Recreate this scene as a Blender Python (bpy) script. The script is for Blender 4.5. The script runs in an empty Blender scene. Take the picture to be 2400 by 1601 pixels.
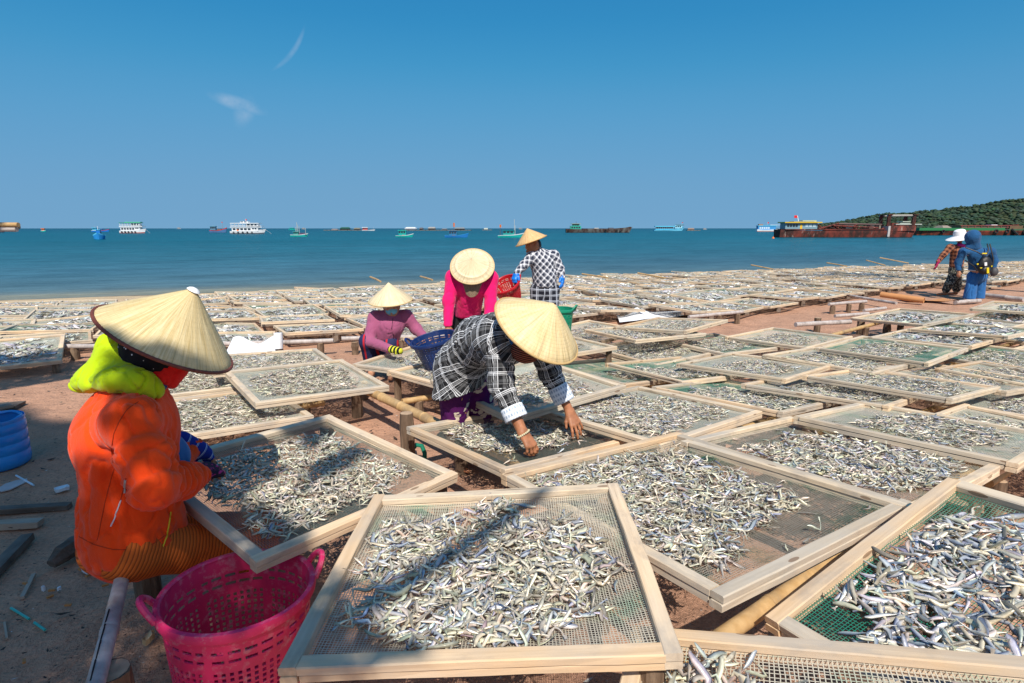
import bpy, bmesh, math, random
import numpy as np
from mathutils import Vector, Matrix, Euler
rng = np.random.default_rng(7)
random.seed(7)
scene = bpy.context.scene
COL = scene.collection

# ------------------------------------------------------------------ camera
CAM_H = 1.6
FPX = 1333.0                      # focal length in pixels of the 2400 px wide photograph
PITCH = math.atan((800.5 - 535.0) / FPX)
cam_data = bpy.data.cameras.new('camera')
cam_data.sensor_width = 36.0
cam_data.lens = FPX / 2400.0 * 36.0
cam_data.clip_start = 0.05
cam_data.clip_end = 30000.0
cam = bpy.data.objects.new('camera', cam_data)
COL.objects.link(cam)
cam.location = (0, 0, CAM_H)
cam.rotation_euler = (math.pi / 2 - PITCH, 0, 0)
scene.camera = cam

# ------------------------------------------------------------------ sky and sun
SUN_EL = math.radians(50.0)
SUN_AZ = math.atan2(0.12, -0.99)          # measured from +Y towards +X : behind the camera
S_DIR = Vector((math.sin(SUN_AZ) * math.cos(SUN_EL), math.cos(SUN_AZ) * math.cos(SUN_EL), math.sin(SUN_EL)))
world = bpy.data.worlds.new('World')
scene.world = world
world.use_nodes = True
wn, wl = world.node_tree.nodes, world.node_tree.links
wn.clear()
w_out = wn.new('ShaderNodeOutputWorld')
w_bg = wn.new('ShaderNodeBackground')
w_sky = wn.new('ShaderNodeTexSky')
w_sky.sky_type = 'NISHITA'
w_sky.sun_disc = False
w_sky.sun_elevation = SUN_EL
w_sky.sun_rotation = SUN_AZ
w_sky.altitude = 0
w_sky.air_density = 1.0
w_sky.dust_density = 0.75
w_sky.ozone_density = 2.5
w_gam = wn.new('ShaderNodeGamma'); w_gam.inputs['Gamma'].default_value = 1.0
w_hsv = wn.new('ShaderNodeHueSaturation')
w_hsv.inputs['Saturation'].default_value = 1.32
w_hsv.inputs['Hue'].default_value = 0.49
w_hsv.inputs['Value'].default_value = 1.0
w_bg.inputs['Strength'].default_value = 0.10
# look the sky up a little above the true direction: clear dry-season air without an amber rim
w_tc0 = wn.new('ShaderNodeTexCoord')
w_mp = wn.new('ShaderNodeMapping'); w_mp.vector_type = 'POINT'
w_mp.inputs['Scale'].default_value = (1, 1, .85); w_mp.inputs['Location'].default_value = (0, 0, .20)
wl.new(w_tc0.outputs['Generated'], w_mp.inputs['Vector']); wl.new(w_mp.outputs[0], w_sky.inputs['Vector'])
wl.new(w_sky.outputs['Color'], w_gam.inputs['Color'])
wl.new(w_gam.outputs['Color'], w_hsv.inputs['Color'])
# two thin wisps of cloud high over the sea
def w_math(op, a, b=None, clamp=False):
    n = wn.new('ShaderNodeMath'); n.operation = op; n.use_clamp = clamp
    for i, v in enumerate((a, b)):
        if v is None: continue
        if hasattr(v, 'links'): wl.new(v, n.inputs[i])
        else: n.inputs[i].default_value = v
    return n.outputs[0]
def pix_dir(px, py):
    u, v = (px - 1200.0) / FPX, (800.5 - py) / FPX
    return Vector((u, math.cos(PITCH) + v * math.sin(PITCH), -math.sin(PITCH) + v * math.cos(PITCH))).normalized()
w_tc = wn.new('ShaderNodeTexCoord')
def w_dot(vec):
    n = wn.new('ShaderNodeVectorMath'); n.operation = 'DOT_PRODUCT'
    wl.new(w_tc.outputs['Generated'], n.inputs[0]); n.inputs[1].default_value = vec
    return n.outputs['Value']
def wisp(px, py, ang, la, lb, amt, seed, curve=0.0):
    c = pix_dir(px, py)
    ex = Vector((c.y, -c.x, 0)).normalized(); ey = ex.cross(c).normalized()
    ca, sa = math.cos(ang), math.sin(ang)
    a = w_dot(ex * ca + ey * sa); b = w_dot(-ex * sa + ey * ca)
    b = w_math('ADD', b, w_math('MULTIPLY', w_math('MULTIPLY', a, a), curve))
    no = wn.new('ShaderNodeTexNoise'); no.inputs['Scale'].default_value = 38.0; no.inputs['Detail'].default_value = 5.0
    mp = wn.new('ShaderNodeMapping'); mp.inputs['Location'].default_value = (seed, seed * 2, 0)
    wl.new(w_tc.outputs['Generated'], mp.inputs['Vector']); wl.new(mp.outputs[0], no.inputs['Vector'])
    d = w_math('ADD', w_math('POWER', w_math('ABSOLUTE', w_math('DIVIDE', a, la)), 2.0),
               w_math('POWER', w_math('ABSOLUTE', w_math('DIVIDE', b, lb)), 2.0))
    m = w_math('POWER', w_math('SUBTRACT', 1.0, d, True), 1.6)
    nz = w_math('SUBTRACT', w_math('MULTIPLY', no.outputs['Fac'], 2.6), 0.75, True)
    m = w_math('MULTIPLY', w_math('MULTIPLY', m, nz), amt)
    front = w_math('GREATER_THAN', w_dot(c), 0.5)
    return w_math('MULTIPLY', m, front, True)
w1 = wisp(558, 243, math.radians(-14), 0.045, 0.012, 0.50, 1.3)
w3 = wisp(574, 262, math.radians(65), 0.030, 0.016, 0.32, 2.2)
w2 = wisp(686, 122, math.radians(52), 0.045, 0.0048, 0.26, 4.1, -4.5)
w_mask = w_math('ADD', w_math('MAXIMUM', w1, w3), w2, True)
w_mix = wn.new('ShaderNodeMix'); w_mix.data_type = 'RGBA'
wl.new(w_mask, w_mix.inputs['Factor'])
# colour response of the clear-sky blue, channel by channel
w_sep = wn.new('ShaderNodeSeparateColor'); w_cmb = wn.new('ShaderNodeCombineColor')
wl.new(w_hsv.outputs['Color'], w_sep.inputs[0])
for i, pts in enumerate(([(.18, .12), (.367, .278), (.555, .76), (.751, 1.13), (1.015, 1.40), (1.363, 1.52), (3, 2.6), (8, 7), (20, 17)],
                         [(.8, 1.1), (1.491, 2.18), (1.988, 2.90), (2.433, 3.12), (2.951, 3.22), (3.54, 3.30), (6, 4.8), (12, 10), (20, 17)],
                         [(1.8, 2.9), (3.244, 4.64), (4.04, 5.22), (4.68, 5.28), (5.33, 5.22), (5.95, 5.25), (9, 7), (14, 12), (20, 17)])):
    fc = wn.new('ShaderNodeFloatCurve'); cv = fc.mapping.curves[0]
    cv.points[0].location = (0, 0); cv.points[1].location = (1, .85)
    for x_, y_ in pts[:-1]: cv.points.new(x_ / 20, y_ / 20)
    fc.mapping.update()
    wl.new(w_math('MULTIPLY', w_sep.outputs[i], .05), fc.inputs['Value'])
    wl.new(w_math('MULTIPLY', fc.outputs[0], 20.0), w_cmb.inputs[i])
wl.new(w_cmb.outputs[0], w_mix.inputs['A'])
w_mix.inputs['B'].default_value = (4.6, 5.4, 6.6, 1)
wl.new(w_mix.outputs['Result'], w_bg.inputs['Color'])
wl.new(w_bg.outputs[0], w_out.inputs['Surface'])

sun_data = bpy.data.lights.new('sun', 'SUN')
sun_data.energy = 4.9
sun_data.angle = math.radians(0.5)
sun_data.color = (1.0, 0.95, 0.86)
sun = bpy.data.objects.new('sun', sun_data)
COL.objects.link(sun)
sun.rotation_euler = S_DIR.to_track_quat('Z', 'Y').to_euler()

vs = scene.view_settings
vs.view_transform = 'Standard'
vs.look = 'None'
vs.exposure = 0.2
vs.gamma = 1.0
vs.use_curve_mapping = False
scene.cycles.transparent_max_bounces = 16
scene.cycles.max_bounces = 6

# ------------------------------------------------------------------ helpers
SEA_Z = -0.7
SH_A, SH_B = 24.8, 0.376                       # waterline  y = SH_A + SH_B x
SH_N = np.array([SH_B, -1.0]) / math.hypot(SH_B, 1.0)    # points inland
SH_T = np.array([1.0, SH_B]) / math.hypot(SH_B, 1.0)
def inland(x, y):
    return (x * SH_N[0] + (y - SH_A) * SH_N[1])
def ground_z(x, y):
    d = inland(np.asarray(x, float), np.asarray(y, float))
    t = np.clip(1 - d / 14.0, 0, 1)
    z = -0.7 * t ** 1.5
    z = np.where(d < 0, -0.7 + d * 0.06, z)
    return z

def U(px, py, Y):
    """point of the photograph's pixel at distance Y in front of the camera"""
    d = pix_dir(px, py); t = Y / d.y
    return Vector((d.x * t, Y, CAM_H + d.z * t))
def UZ(px, py, z):
    """point of the photograph's pixel on the level z"""
    d = pix_dir(px, py); t = (z - CAM_H) / d.z
    return Vector((d.x * t, d.y * t, z))
def D(px, py):            # displayed (2351 px) to photograph pixels
    return px * 1.02084, py * 1.02084

def tag(o, label=None, cat=None, group=None, kind=None):
    if label: o['label'] = label
    if cat: o['category'] = cat
    if group: o['group'] = group
    if kind: o['kind'] = kind
    return o
def empty(name, loc=(0, 0, 0), rot=(0, 0, 0), label=None, cat=None, group=None):
    o = bpy.data.objects.new(name, None); COL.objects.link(o)
    o.empty_display_size = 0.1
    o.location = loc; o.rotation_euler = rot
    return tag(o, label, cat, group)

def mesh_np(name, V, F, mat=None, smooth=False, uv=None, col=None):
    """fast mesh from numpy; F is (n,k) array or list of such arrays"""
    V = np.asarray(V, np.float32)
    Fs = [np.asarray(f, np.int32) for f in (F if isinstance(F, list) else [F]) if len(f)]
    me = bpy.data.meshes.new(name)
    me.vertices.add(len(V)); me.vertices.foreach_set('co', V.ravel())
    nl = sum(f.size for f in Fs); nf = sum(len(f) for f in Fs)
    me.loops.add(nl); me.polygons.add(nf)
    me.loops.foreach_set('vertex_index', np.concatenate([f.ravel() for f in Fs]))
    tot = np.concatenate([np.full(len(f), f.shape[1], np.int32) for f in Fs])
    me.polygons.foreach_set('loop_start', np.concatenate([[0], np.cumsum(tot)[:-1]]).astype(np.int32))
    me.polygons.foreach_set('loop_total', tot)
    if smooth: me.polygons.foreach_set('use_smooth', np.ones(nf, bool))
    if uv is not None:
        l = me.uv_layers.new(name='UVMap'); l.data.foreach_set('uv', np.asarray(uv, np.float32).ravel())
    if col is not None:
        a = me.color_attributes.new('Col', 'FLOAT_COLOR', 'POINT')
        c = np.ones((len(V), 4), np.float32); c[:, :3] = col
        a.data.foreach_set('color', c.ravel())
    me.update(calc_edges=True)
    me.validate()
    if mat: me.materials.append(mat)
    return me
def ob(name, me, parent=None, loc=None, rot=None, label=None, cat=None, group=None, kind=None):
    o = bpy.data.objects.new(name, me); COL.objects.link(o)
    if parent: o.parent = parent
    if loc is not None: o.location = loc
    if rot is not None: o.rotation_euler = rot
    return tag(o, label, cat, group, kind)

class MB:
    """collects simple shapes into one mesh"""
    def __init__(self): self.V = []; self.F = []; self.n = 0
    def add(self, V, F):
        V = [tuple(v) for v in V]
        self.V += V; self.F += [tuple(i + self.n for i in f) for f in F]; self.n += len(V); return self
    def box(self, c, s, R=None, taper=(1, 1)):
        c = Vector(c); pts = []
        for dz in (-1, 1):
            k = taper if dz > 0 else (1, 1)
            for dx, dy in ((-1, -1), (1, -1), (1, 1), (-1, 1)):
                p = Vector((dx * s[0] / 2 * k[0], dy * s[1] / 2 * k[1], dz * s[2] / 2))
                if R is not None: p = R @ p
                pts.append(c + p)
        return self.add(pts, [(3, 2, 1, 0), (4, 5, 6, 7), (0, 1, 5, 4), (1, 2, 6, 5), (2, 3, 7, 6), (3, 0, 4, 7)])
    def tube(self, pts, radii, n=10, cap=True, jit=0.0):
        pts = [Vector(p) for p in pts]
        if not hasattr(radii, '__len__'): radii = [radii] * len(pts)
        V = []; F = []; ref = None
        for i, p in enumerate(pts):
            t = (pts[min(i + 1, len(pts) - 1)] - pts[max(i - 1, 0)]).normalized()
            if ref is None: ref = Vector((0, 0, 1)) if abs(t.z) < .9 else Vector((1, 0, 0))
            a = t.cross(ref).normalized(); b = a.cross(t).normalized(); ref = b
            for k in range(n):
                an = 2 * math.pi * k / n; r = radii[i] * (1 + (random.uniform(-jit, jit) if jit else 0))
                V.append(p + (a * math.cos(an) + b * math.sin(an)) * r)
        for i in range(len(pts) - 1):
            for k in range(n):
                k2 = (k + 1) % n
                F.append((i * n + k, i * n + k2, (i + 1) * n + k2, (i + 1) * n + k))
        if cap:
            F.append(tuple(range(n - 1, -1, -1))[::1]); F.append(tuple((len(pts) - 1) * n + k for k in range(n)))
        # flip winding so that normals point out
        F = [tuple(reversed(f)) for f in F]
        return self.add(V, F)
    def lathe(self, prof, n=32, R=None, c=(0, 0, 0), close=False):
        V = []; F = []; m = len(prof)
        for k in range(n):
            an = 2 * math.pi * k / n
            for r, z in prof:
                p = Vector((r * math.cos(an), r * math.sin(an), z))
                if R is not None: p = R @ p
                V.append(p + Vector(c))
        for k in range(n):
            k2 = (k + 1) % n
            for i in range(m - 1):
                F.append((k * m + i, k2 * m + i, k2 * m + i + 1, k * m + i + 1))
        return self.add(V, F)
    def mesh(self, name, mat, smooth=False, bevel=0.0, seg=1):
        me = bpy.data.meshes.new(name)
        me.from_pydata([tuple(v) for v in self.V], [], self.F)
        me.validate()
        if bevel > 0:
            bm = bmesh.new(); bm.from_mesh(me)
            bmesh.ops.bevel(bm, geom=[e for e in bm.edges if len(e.link_faces) == 2 and e.calc_face_angle(0) > 0.5],
                            offset=bevel, segments=seg, affect='EDGES', profile=0.6)
            bm.to_mesh(me); bm.free()
        if smooth:
            me.polygons.foreach_set('use_smooth', np.ones(len(me.polygons), bool))
            try: me.set_sharp_from_angle(angle=math.radians(40))
            except Exception: pass
        me.update()
        if mat: me.materials.append(mat)
        return me
    def ob(self, name, mat, parent=None, smooth=False, bevel=0.0, seg=1, **kw):
        return ob(name, self.mesh(name, mat, smooth, bevel, seg), parent, **kw)

# cheap vectorised value noise
_perm = np.random.default_rng(3).random((64, 64, 64)).astype(np.float32)
def vnoise(P):
    P = np.asarray(P, np.float64); i = np.floor(P).astype(int); f = P - i; f = f * f * (3 - 2 * f)
    r = 0
    for dx in (0, 1):
        for dy in (0, 1):
            for dz in (0, 1):
                w = (f[:, 0] if dx else 1 - f[:, 0]) * (f[:, 1] if dy else 1 - f[:, 1]) * (f[:, 2] if dz else 1 - f[:, 2])
                r = r + w * _perm[(i[:, 0] + dx) % 64, (i[:, 1] + dy) % 64, (i[:, 2] + dz) % 64]
    return r * 2 - 1
def vfbm(P, o=3):
    r = 0; a = 1.0; P = np.asarray(P, float)
    for k in range(o): r = r + a * vnoise(P * 2 ** k + 17.3 * k); a *= .5
    return r

# ------------------------------------------------------------------ materials
class NT:
    def __init__(self, name):
        self.m = bpy.data.materials.new(name); self.m.use_nodes = True
        self.n = self.m.node_tree.nodes; self.l = self.m.node_tree.links
        self.b = self.n['Principled BSDF']; self.out = self.n['Material Output']
    def new(self, t, **kw):
        n = self.n.new(t)
        for k, v in kw.items(): setattr(n, k, v)
        return n
    def set(self, sock, v):
        if hasattr(v, 'links'): self.l.new(v, sock)
        else: sock.default_value = v
    def math(self, op, a, b=None, c=None, clamp=False):
        n = self.new('ShaderNodeMath', operation=op, use_clamp=clamp)
        for i, v in enumerate((a, b, c)):
            if v is not None: self.set(n.inputs[i], v)
        return n.outputs[0]
    def coord(self, kind='Object'): return self.new('ShaderNodeTexCoord').outputs[kind]
    def map(self, vec, scale=(1, 1, 1), loc=(0, 0, 0), rot=(0, 0, 0)):
        n = self.new('ShaderNodeMapping'); self.l.new(vec, n.inputs['Vector'])
        n.inputs['Scale'].default_value = scale; n.inputs['Rotation'].default_value = rot
        self.set(n.inputs['Location'], loc); return n.outputs[0]
    def noise(self, vec, scale=5, detail=4, rough=.55, out='Fac'):
        n = self.new('ShaderNodeTexNoise'); self.l.new(vec, n.inputs['Vector'])
        n.inputs['Scale'].default_value = scale; n.inputs['Detail'].default_value = detail; n.inputs['Roughness'].default_value = rough
        return n.outputs[out]
    def vor(self, vec, scale=5, feature='F1', out='Distance'):
        n = self.new('ShaderNodeTexVoronoi', feature=feature); self.l.new(vec, n.inputs['Vector'])
        n.inputs['Scale'].default_value = scale; return n.outputs[out]
    def ramp(self, fac, stops, interp='LINEAR'):
        n = self.new('ShaderNodeValToRGB'); self.set(n.inputs['Fac'], fac); cr = n.color_ramp; cr.interpolation = interp
        while len(cr.elements) < len(stops): cr.elements.new(0.5)
        for e, (p, c) in zip(cr.elements, stops):
            e.position = p
            e.color = (c, c, c, 1) if not hasattr(c, '__len__') else (*c[:3], 1)
        return n.outputs['Color']
    def mix(self, f, a, b, blend='MIX'):
        n = self.new('ShaderNodeMix', data_type='RGBA', blend_type=blend)
        self.set(n.inputs['Factor'], f)
        for s, v in (('A', a), ('B', b)):
            self.set(n.inputs[s], v if hasattr(v, 'links') else (*v[:3], 1))
        return n.outputs['Result']
    def sep(self, vec):
        n = self.new('ShaderNodeSeparateXYZ'); self.l.new(vec, n.inputs[0]); return n.outputs
    def comb(self, x, y, z):
        n = self.new('ShaderNodeCombineXYZ')
        for i, v in enumerate((x, y, z)): self.set(n.inputs[i], v)
        return n.outputs[0]
    def bump(self, h, strength=.3, dist=.01, normal=None):
        n = self.new('ShaderNodeBump'); self.l.new(h, n.inputs['Height'])
        n.inputs['Strength'].default_value = strength; n.inputs['Distance'].default_value = dist
        if normal is not None: self.l.new(normal, n.inputs['Normal'])
        return n.outputs[0]
    def fin(self, color=None, rough=.6, spec=.5, metal=0.0, normal=None, sheen=0.0):
        b = self.b
        if color is not None: self.set(b.inputs['Base Color'], color if hasattr(color, 'links') else (*color[:3], 1))
        self.set(b.inputs['Roughness'], rough); self.set(b.inputs['Metallic'], metal)
        b.inputs['Specular IOR Level'].default_value = spec
        if sheen: b.inputs['Sheen Weight'].default_value = sheen
        if normal is not None: self.l.new(normal, b.inputs['Normal'])
        return self.m
    def rand(self): return self.new('ShaderNodeObjectInfo').outputs['Random']

def simple(name, c, rough=.6, spec=.4, var=.15, scale=8, bump=0.0):
    t = NT(name); co = t.coord()
    n = t.noise(co, scale, 5)
    k = t.ramp(n, [(0.25, 1 - var), (0.75, 1 + var)])
    col = t.mix(1.0, c, k, 'MULTIPLY')
    nr = t.bump(t.noise(co, scale * 6, 4), bump, .004) if bump else None
    return t.fin(col, rough, spec, normal=nr)
# ================================================================== setting
def mat_beach():
    t = NT('beach_sand'); co = t.coord()
    x, y, z = t.sep(co)[:3]
    d = t.math('ADD', t.math('MULTIPLY', x, float(SH_N[0])), t.math('MULTIPLY', t.math('SUBTRACT', y, SH_A), float(SH_N[1])))
    big = t.noise(co, .55, 5, .6)
    dn = t.math('ADD', d, t.math('MULTIPLY', t.math('SUBTRACT', big, .5), 5.0))
    base = t.ramp(t.math('DIVIDE', dn, 16.0), [(0.0, (.20, .15, .10)), (.03, (.30, .23, .15)), (.07, (.60, .46, .29)), (.40, (.55, .39, .26)), (.62, (.50, .29, .19)), (1.0, (.50, .285, .19))])
    mid = t.noise(co, 3.0, 6, .65)
    base = t.mix(.55, base, t.ramp(mid, [(.3, (.55, .52, .50)), (.7, (1.15, 1.1, 1.05))]), 'MULTIPLY')
    fine = t.noise(co, 60, 3, .7)
    base = t.mix(.35, base, t.ramp(fine, [(.35, .45), (.6, 1.2)]), 'MULTIPLY')
    # dark organic crumbs and pale shell bits trodden into the sand
    v = t.vor(co, 42); pick = t.noise(t.map(co, (1, 1, 1), (7, 3, 0)), 9, 3)
    dk = t.math('MULTIPLY', t.math('LESS_THAN', v, .2), t.math('GREATER_THAN', pick, .54))
    base = t.mix(t.math('MULTIPLY', dk, .75), base, (.055, .042, .035))
    v2 = t.vor(t.map(co, (1, 1, 1), (3.3, 8.1, 0)), 30); p2 = t.noise(t.map(co, (1, 1, 1), (1, 9, 0)), 14, 2)
    lt = t.math('MULTIPLY', t.math('LESS_THAN', v2, .13), t.math('GREATER_THAN', p2, .62))
    base = t.mix(t.math('MULTIPLY', lt, .6), base, (.62, .58, .52))
    h = t.math('ADD', t.math('MULTIPLY', mid, 1.6), t.math('ADD', t.math('MULTIPLY', t.noise(co, 14, 5, .6), .8), t.math('MULTIPLY', fine, .25)))
    rough = t.ramp(t.math('DIVIDE', d, 3.0), [(0.0, .35), (.35, .95)])
    return t.fin(base, rough, .15, normal=t.bump(h, .9, .035))

def build_ground():
    # rows along the shore (s) and inland (d), dense round the racks
    k = np.linspace(-1, 1, 301)
    s = 1.5 + np.sign(k) * (np.abs(k) * 9 + np.abs(k) ** 7 * 900)
    q = np.linspace(0, 1, 240)
    d = np.concatenate([np.linspace(-60, -1, 8), -0.9 + 30 * q, 30 + np.geomspace(.5, 900, 14)])
    Sg, Dg = np.meshgrid(s, d, indexing='ij')
    X = Sg * SH_T[0] + Dg * SH_N[0]; Y = SH_A + Sg * SH_T[1] + Dg * SH_N[1]
    Z = ground_z(X, Y)
    P = np.stack([X.ravel(), Y.ravel(), np.zeros(X.size)], 1)
    near = np.clip(1.3 - np.hypot(P[:, 0], P[:, 1] - 4) / 25, 0, 1)
    bump = (vfbm(P * 1.1, 3) * .018 + vfbm(P * 4.3, 2) * .008) * near
    Z = Z.ravel() + bump - .012 * near
    n0, n1 = X.shape
    i, j = np.meshgrid(np.arange(n0 - 1), np.arange(n1 - 1), indexing='ij')
    a = (i * n1 + j).ravel()
    F = np.stack([a, a + 1, a + n1 + 1, a + n1], 1)
    me = mesh_np('beach', np.stack([P[:, 0], P[:, 1], Z], 1), F[:, ::-1], mat_beach(), True)
    # make sure it faces up
    if me.polygons[1000].normal.z < 0: me.flip_normals()
    ob('beach', me, kind='structure')
build_ground()

def mat_sea():
    t = NT('sea_water'); co = t.coord()
    x, y, z = t.sep(co)[:3]
    d = t.math('MULTIPLY', t.math('ADD', t.math('MULTIPLY', x, float(SH_N[0])), t.math('MULTIPLY', t.math('SUBTRACT', y, SH_A), float(SH_N[1]))), -1.0)
    big = t.noise(t.map(co, (.012, .05, 1), rot=(0, 0, -math.atan(SH_B))), 1.0, 4)
    ld = t.math('DIVIDE', t.math('LOGARITHM', t.math('MAXIMUM', d, .6), 10.0), 3.6)
    ldn = t.math('ADD', ld, t.math('MULTIPLY', t.math('SUBTRACT', big, .5), .16))
    col = t.ramp(ldn, [(0.0, (.20, .20, .15)), (.10, (.085, .145, .165)), (.28, (.040, .108, .145)), (.42, (.018, .098, .135)), (.55, (.003, .088, .124)), (.70, (.000, .070, .105)), (.85, (.000, .055, .090)), (1.0, (.000, .048, .080))])
    rip = t.map(co, (1, 1, 1), rot=(0, 0, -math.atan(SH_B)))
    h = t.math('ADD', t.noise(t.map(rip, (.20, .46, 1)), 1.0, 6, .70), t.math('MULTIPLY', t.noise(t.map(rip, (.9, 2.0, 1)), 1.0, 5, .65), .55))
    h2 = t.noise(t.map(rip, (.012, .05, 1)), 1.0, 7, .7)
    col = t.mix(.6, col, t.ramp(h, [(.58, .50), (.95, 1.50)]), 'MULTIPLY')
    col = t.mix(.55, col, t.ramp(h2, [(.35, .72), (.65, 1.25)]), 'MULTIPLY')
    n1 = t.bump(h, .55, .30); n2 = t.bump(h2, .5, 2.5, n1)
    t.b.inputs['IOR'].default_value = 1.33
    return t.fin(col, .30, .06, normal=n2)
def build_sea():
    s = np.concatenate([-np.geomspace(9000, 60, 24), np.linspace(-50, 60, 23), np.geomspace(70, 9000, 24)])
    d = np.concatenate([np.linspace(3.0, -40, 30), -np.geomspace(45, 9000, 40)])
    Sg, Dg = np.meshgrid(s, d, indexing='ij')
    X = Sg * SH_T[0] + Dg * SH_N[0]; Y = SH_A + Sg * SH_T[1] + Dg * SH_N[1]
    Z = np.full(X.size, SEA_Z)
    w = np.clip((-Dg.ravel()) / 3, 0, 1) * np.exp(-np.clip(-Dg.ravel(), 0, 1e9) / 60)
    Z = Z + .03 * w * np.sin(Dg.ravel() * 1.4 + 1.5 * vnoise(np.stack([Sg.ravel() * .08, Dg.ravel() * .1, 0 * Z], 1)))
    n0, n1 = X.shape
    i, j = np.meshgrid(np.arange(n0 - 1), np.arange(n1 - 1), indexing='ij')
    a = (i * n1 + j).ravel()
    me = mesh_np('sea', np.stack([X.ravel(), Y.ravel(), Z], 1), np.stack([a, a + n1, a + n1 + 1, a + 1], 1), mat_sea(), True)
    if me.polygons[10].normal.z < 0: me.flip_normals()
    ob('sea', me, kind='structure')
build_sea()

# wooded headland on the right
def mat_forest():
    t = NT('forest_leaves'); co = t.coord()
    at = t.new('ShaderNodeAttribute', attribute_name='Col').outputs['Color']
    n = t.noise(co, .5, 4)
    return t.fin(t.mix(.7, at, t.ramp(n, [(.3, .55), (.7, 1.35)]), 'MULTIPLY'), .8, .1)
HILL_Y = 620.0
def hill_prof(px):       # ridge height above the horizon in photograph pixels
    return np.interp(px, [1880, 1935, 1985, 2060, 2110, 2160, 2250, 2340, 2400, 2500, 2700, 3100, 3600], [0, 0, 11, 24, 34, 38, 43, 55, 68, 80, 95, 110, 90])
def build_hill():
    px = np.linspace(1930, 3600, 150); rows = np.linspace(0, 1, 34)
    V = []; 
    for r in rows:
        Yd = HILL_Y + 20 + 330 * r
        x = (px - 1200) / FPX * (HILL_Y + 190)
        top = hill_prof(px) / FPX * (HILL_Y + 200) * 0.93
        z = SEA_Z + 0.3 + np.sin(np.clip(r / .62, 0, 1.6) * math.pi / 2) ** .75 * (top + 1.6) 
        P = np.stack([x / 45, np.full_like(x, Yd / 45), 0 * x], 1)
        z = z + vfbm(P, 3) * 4.0 * np.clip(top / 20, 0, 1) * min(1, r * 3)
        V.append(np.stack([x, np.full_like(x, Yd) + 12 * vnoise(P * 2), z], 1))
    V = np.array(V); n0, n1 = V.shape[:2]
    V[0, :, 2] = SEA_Z - 1.0
    i, j = np.meshgrid(np.arange(n0 - 1), np.arange(n1 - 1), indexing='ij'); a = (i * n1 + j).ravel()
    m = simple('headland_soil', (.05, .06, .03), .9, .1, .3, .05)
    ob('headland_hill', mesh_np('headland_hill', V.reshape(-1, 3), np.stack([a, a + 1, a + n1 + 1, a + n1], 1), m, True), kind='structure')
    # tree crowns: lumpy clumps over the slope, one mass of wood
    ico = bmesh.new(); bmesh.ops.create_icosphere(ico, subdivisions=1, radius=1.0)
    iv = np.array([v.co[:] for v in ico.verts]); fi = np.array([[v.index for v in f.verts] for f in ico.faces]); ico.free()
    N = 9000; g = np.random.default_rng(5)
    r = g.random(N) ** .8 * (n0 * .74); c = g.random(N) ** 1.5 * (n1 - 2)
    ri = r.astype(int); ci = c.astype(int)
    cen = V[np.minimum(ri, n0 - 1), ci] + np.stack([g.normal(0, 3, N), g.normal(0, 4, N), 0 * r], 1)
    rad = g.uniform(1.1, 2.7, N)
    base = np.array([.034, .058, .036])
    Vs = []; Cs = []; 
    for k in range(N):
        s = rad[k] * np.array([g.uniform(.9, 1.5), g.uniform(.9, 1.5), g.uniform(.45, .85)])
        p = iv * s * (1 + .35 * g.normal(0, 1, (len(iv), 1)).clip(-1.3, 1.3) * .7)
        Vs.append(p + cen[k] + (0, 0, rad[k] * .45))
        tint = base * g.uniform(.6, 1.45) * np.array([g.uniform(.8, 1.3), 1, g.uniform(.7, 1.2)])
        Cs.append(np.repeat(tint[None], len(iv), 0))
    F = (fi[None] + (np.arange(N) * len(iv))[:, None, None]).reshape(-1, 3)
    ob('forest', mesh_np('forest', np.concatenate(Vs), F, mat_forest(), False, col=np.concatenate(Cs)), kind='stuff',
       label='dark green woodland covering the headland behind the rusty barges', cat='forest')
build_hill()
# ================================================================== drying trays
def mat_wood(name, c1, c2, gray=.25):
    t = NT(name); co = t.coord(); r = t.rand()
    off = t.comb(t.math('MULTIPLY', r, 31.0), t.math('MULTIPLY', r, 17.0), t.math('MULTIPLY', r, 7.0))
    p = t.map(co, (1, 1, 1), off)
    grain = t.noise(t.map(p, (3.0, 60, 60)), 1.0, 5, .6)
    stain = t.noise(t.map(p, (5, 9, 9)), 1.0, 5, .65)
    c = t.mix(t.ramp(grain, [(.3, 0.0), (.7, 1.0)]), c1, c2)
    c = t.mix(1.0, c, t.ramp(r, [(0, (.66, .66, .67)), (.25, (.92, .90, .88)), (.55, (1.02, .99, .95)), (.8, (1.10, .98, .86)), (1, (.86, .72, .58))]), 'MULTIPLY')
    c = t.mix(t.math('MULTIPLY', t.ramp(stain, [(.50, 0.0), (.75, 1.0)]), gray), c, (.22, .19, .17))
    grey = t.noise(t.map(p, (2.2, 5, 5)), 1.0, 4, .6)
    c = t.mix(t.math('MULTIPLY', t.ramp(grey, [(.42, 0.0), (.66, 1.0)]), gray * .9), c, (.46, .41, .35))
    # dark splits along the grain, nails near the ends
    sp = t.noise(t.map(p, (1.3, 34, 20)), 1.0, 3, .5)
    c = t.mix(t.math('MULTIPLY', t.ramp(sp, [(.68, 0.0), (.72, 1.0)]), .65), c, (.10, .07, .05))
    kn = t.vor(t.map(p, (4, 14, 14)), 1.0)
    c = t.mix(t.math('MULTIPLY', t.math('LESS_THAN', kn, .12), .7), c, (.16, .08, .04))
    n = t.bump(t.math('ADD', grain, t.math('MULTIPLY', stain, .6)), .35, .002)
    return t.fin(c, .75, .2, normal=n)
M_WOOD = mat_wood('tray_wood', (.58, .45, .31), (.76, .63, .47), .7)
M_WOODOLD = mat_wood('weathered_wood', (.30, .22, .16), (.42, .33, .26), .6)
M_WOODDARK = mat_wood('dark_wood', (.06, .045, .038), (.12, .095, .08), .3)

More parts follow.
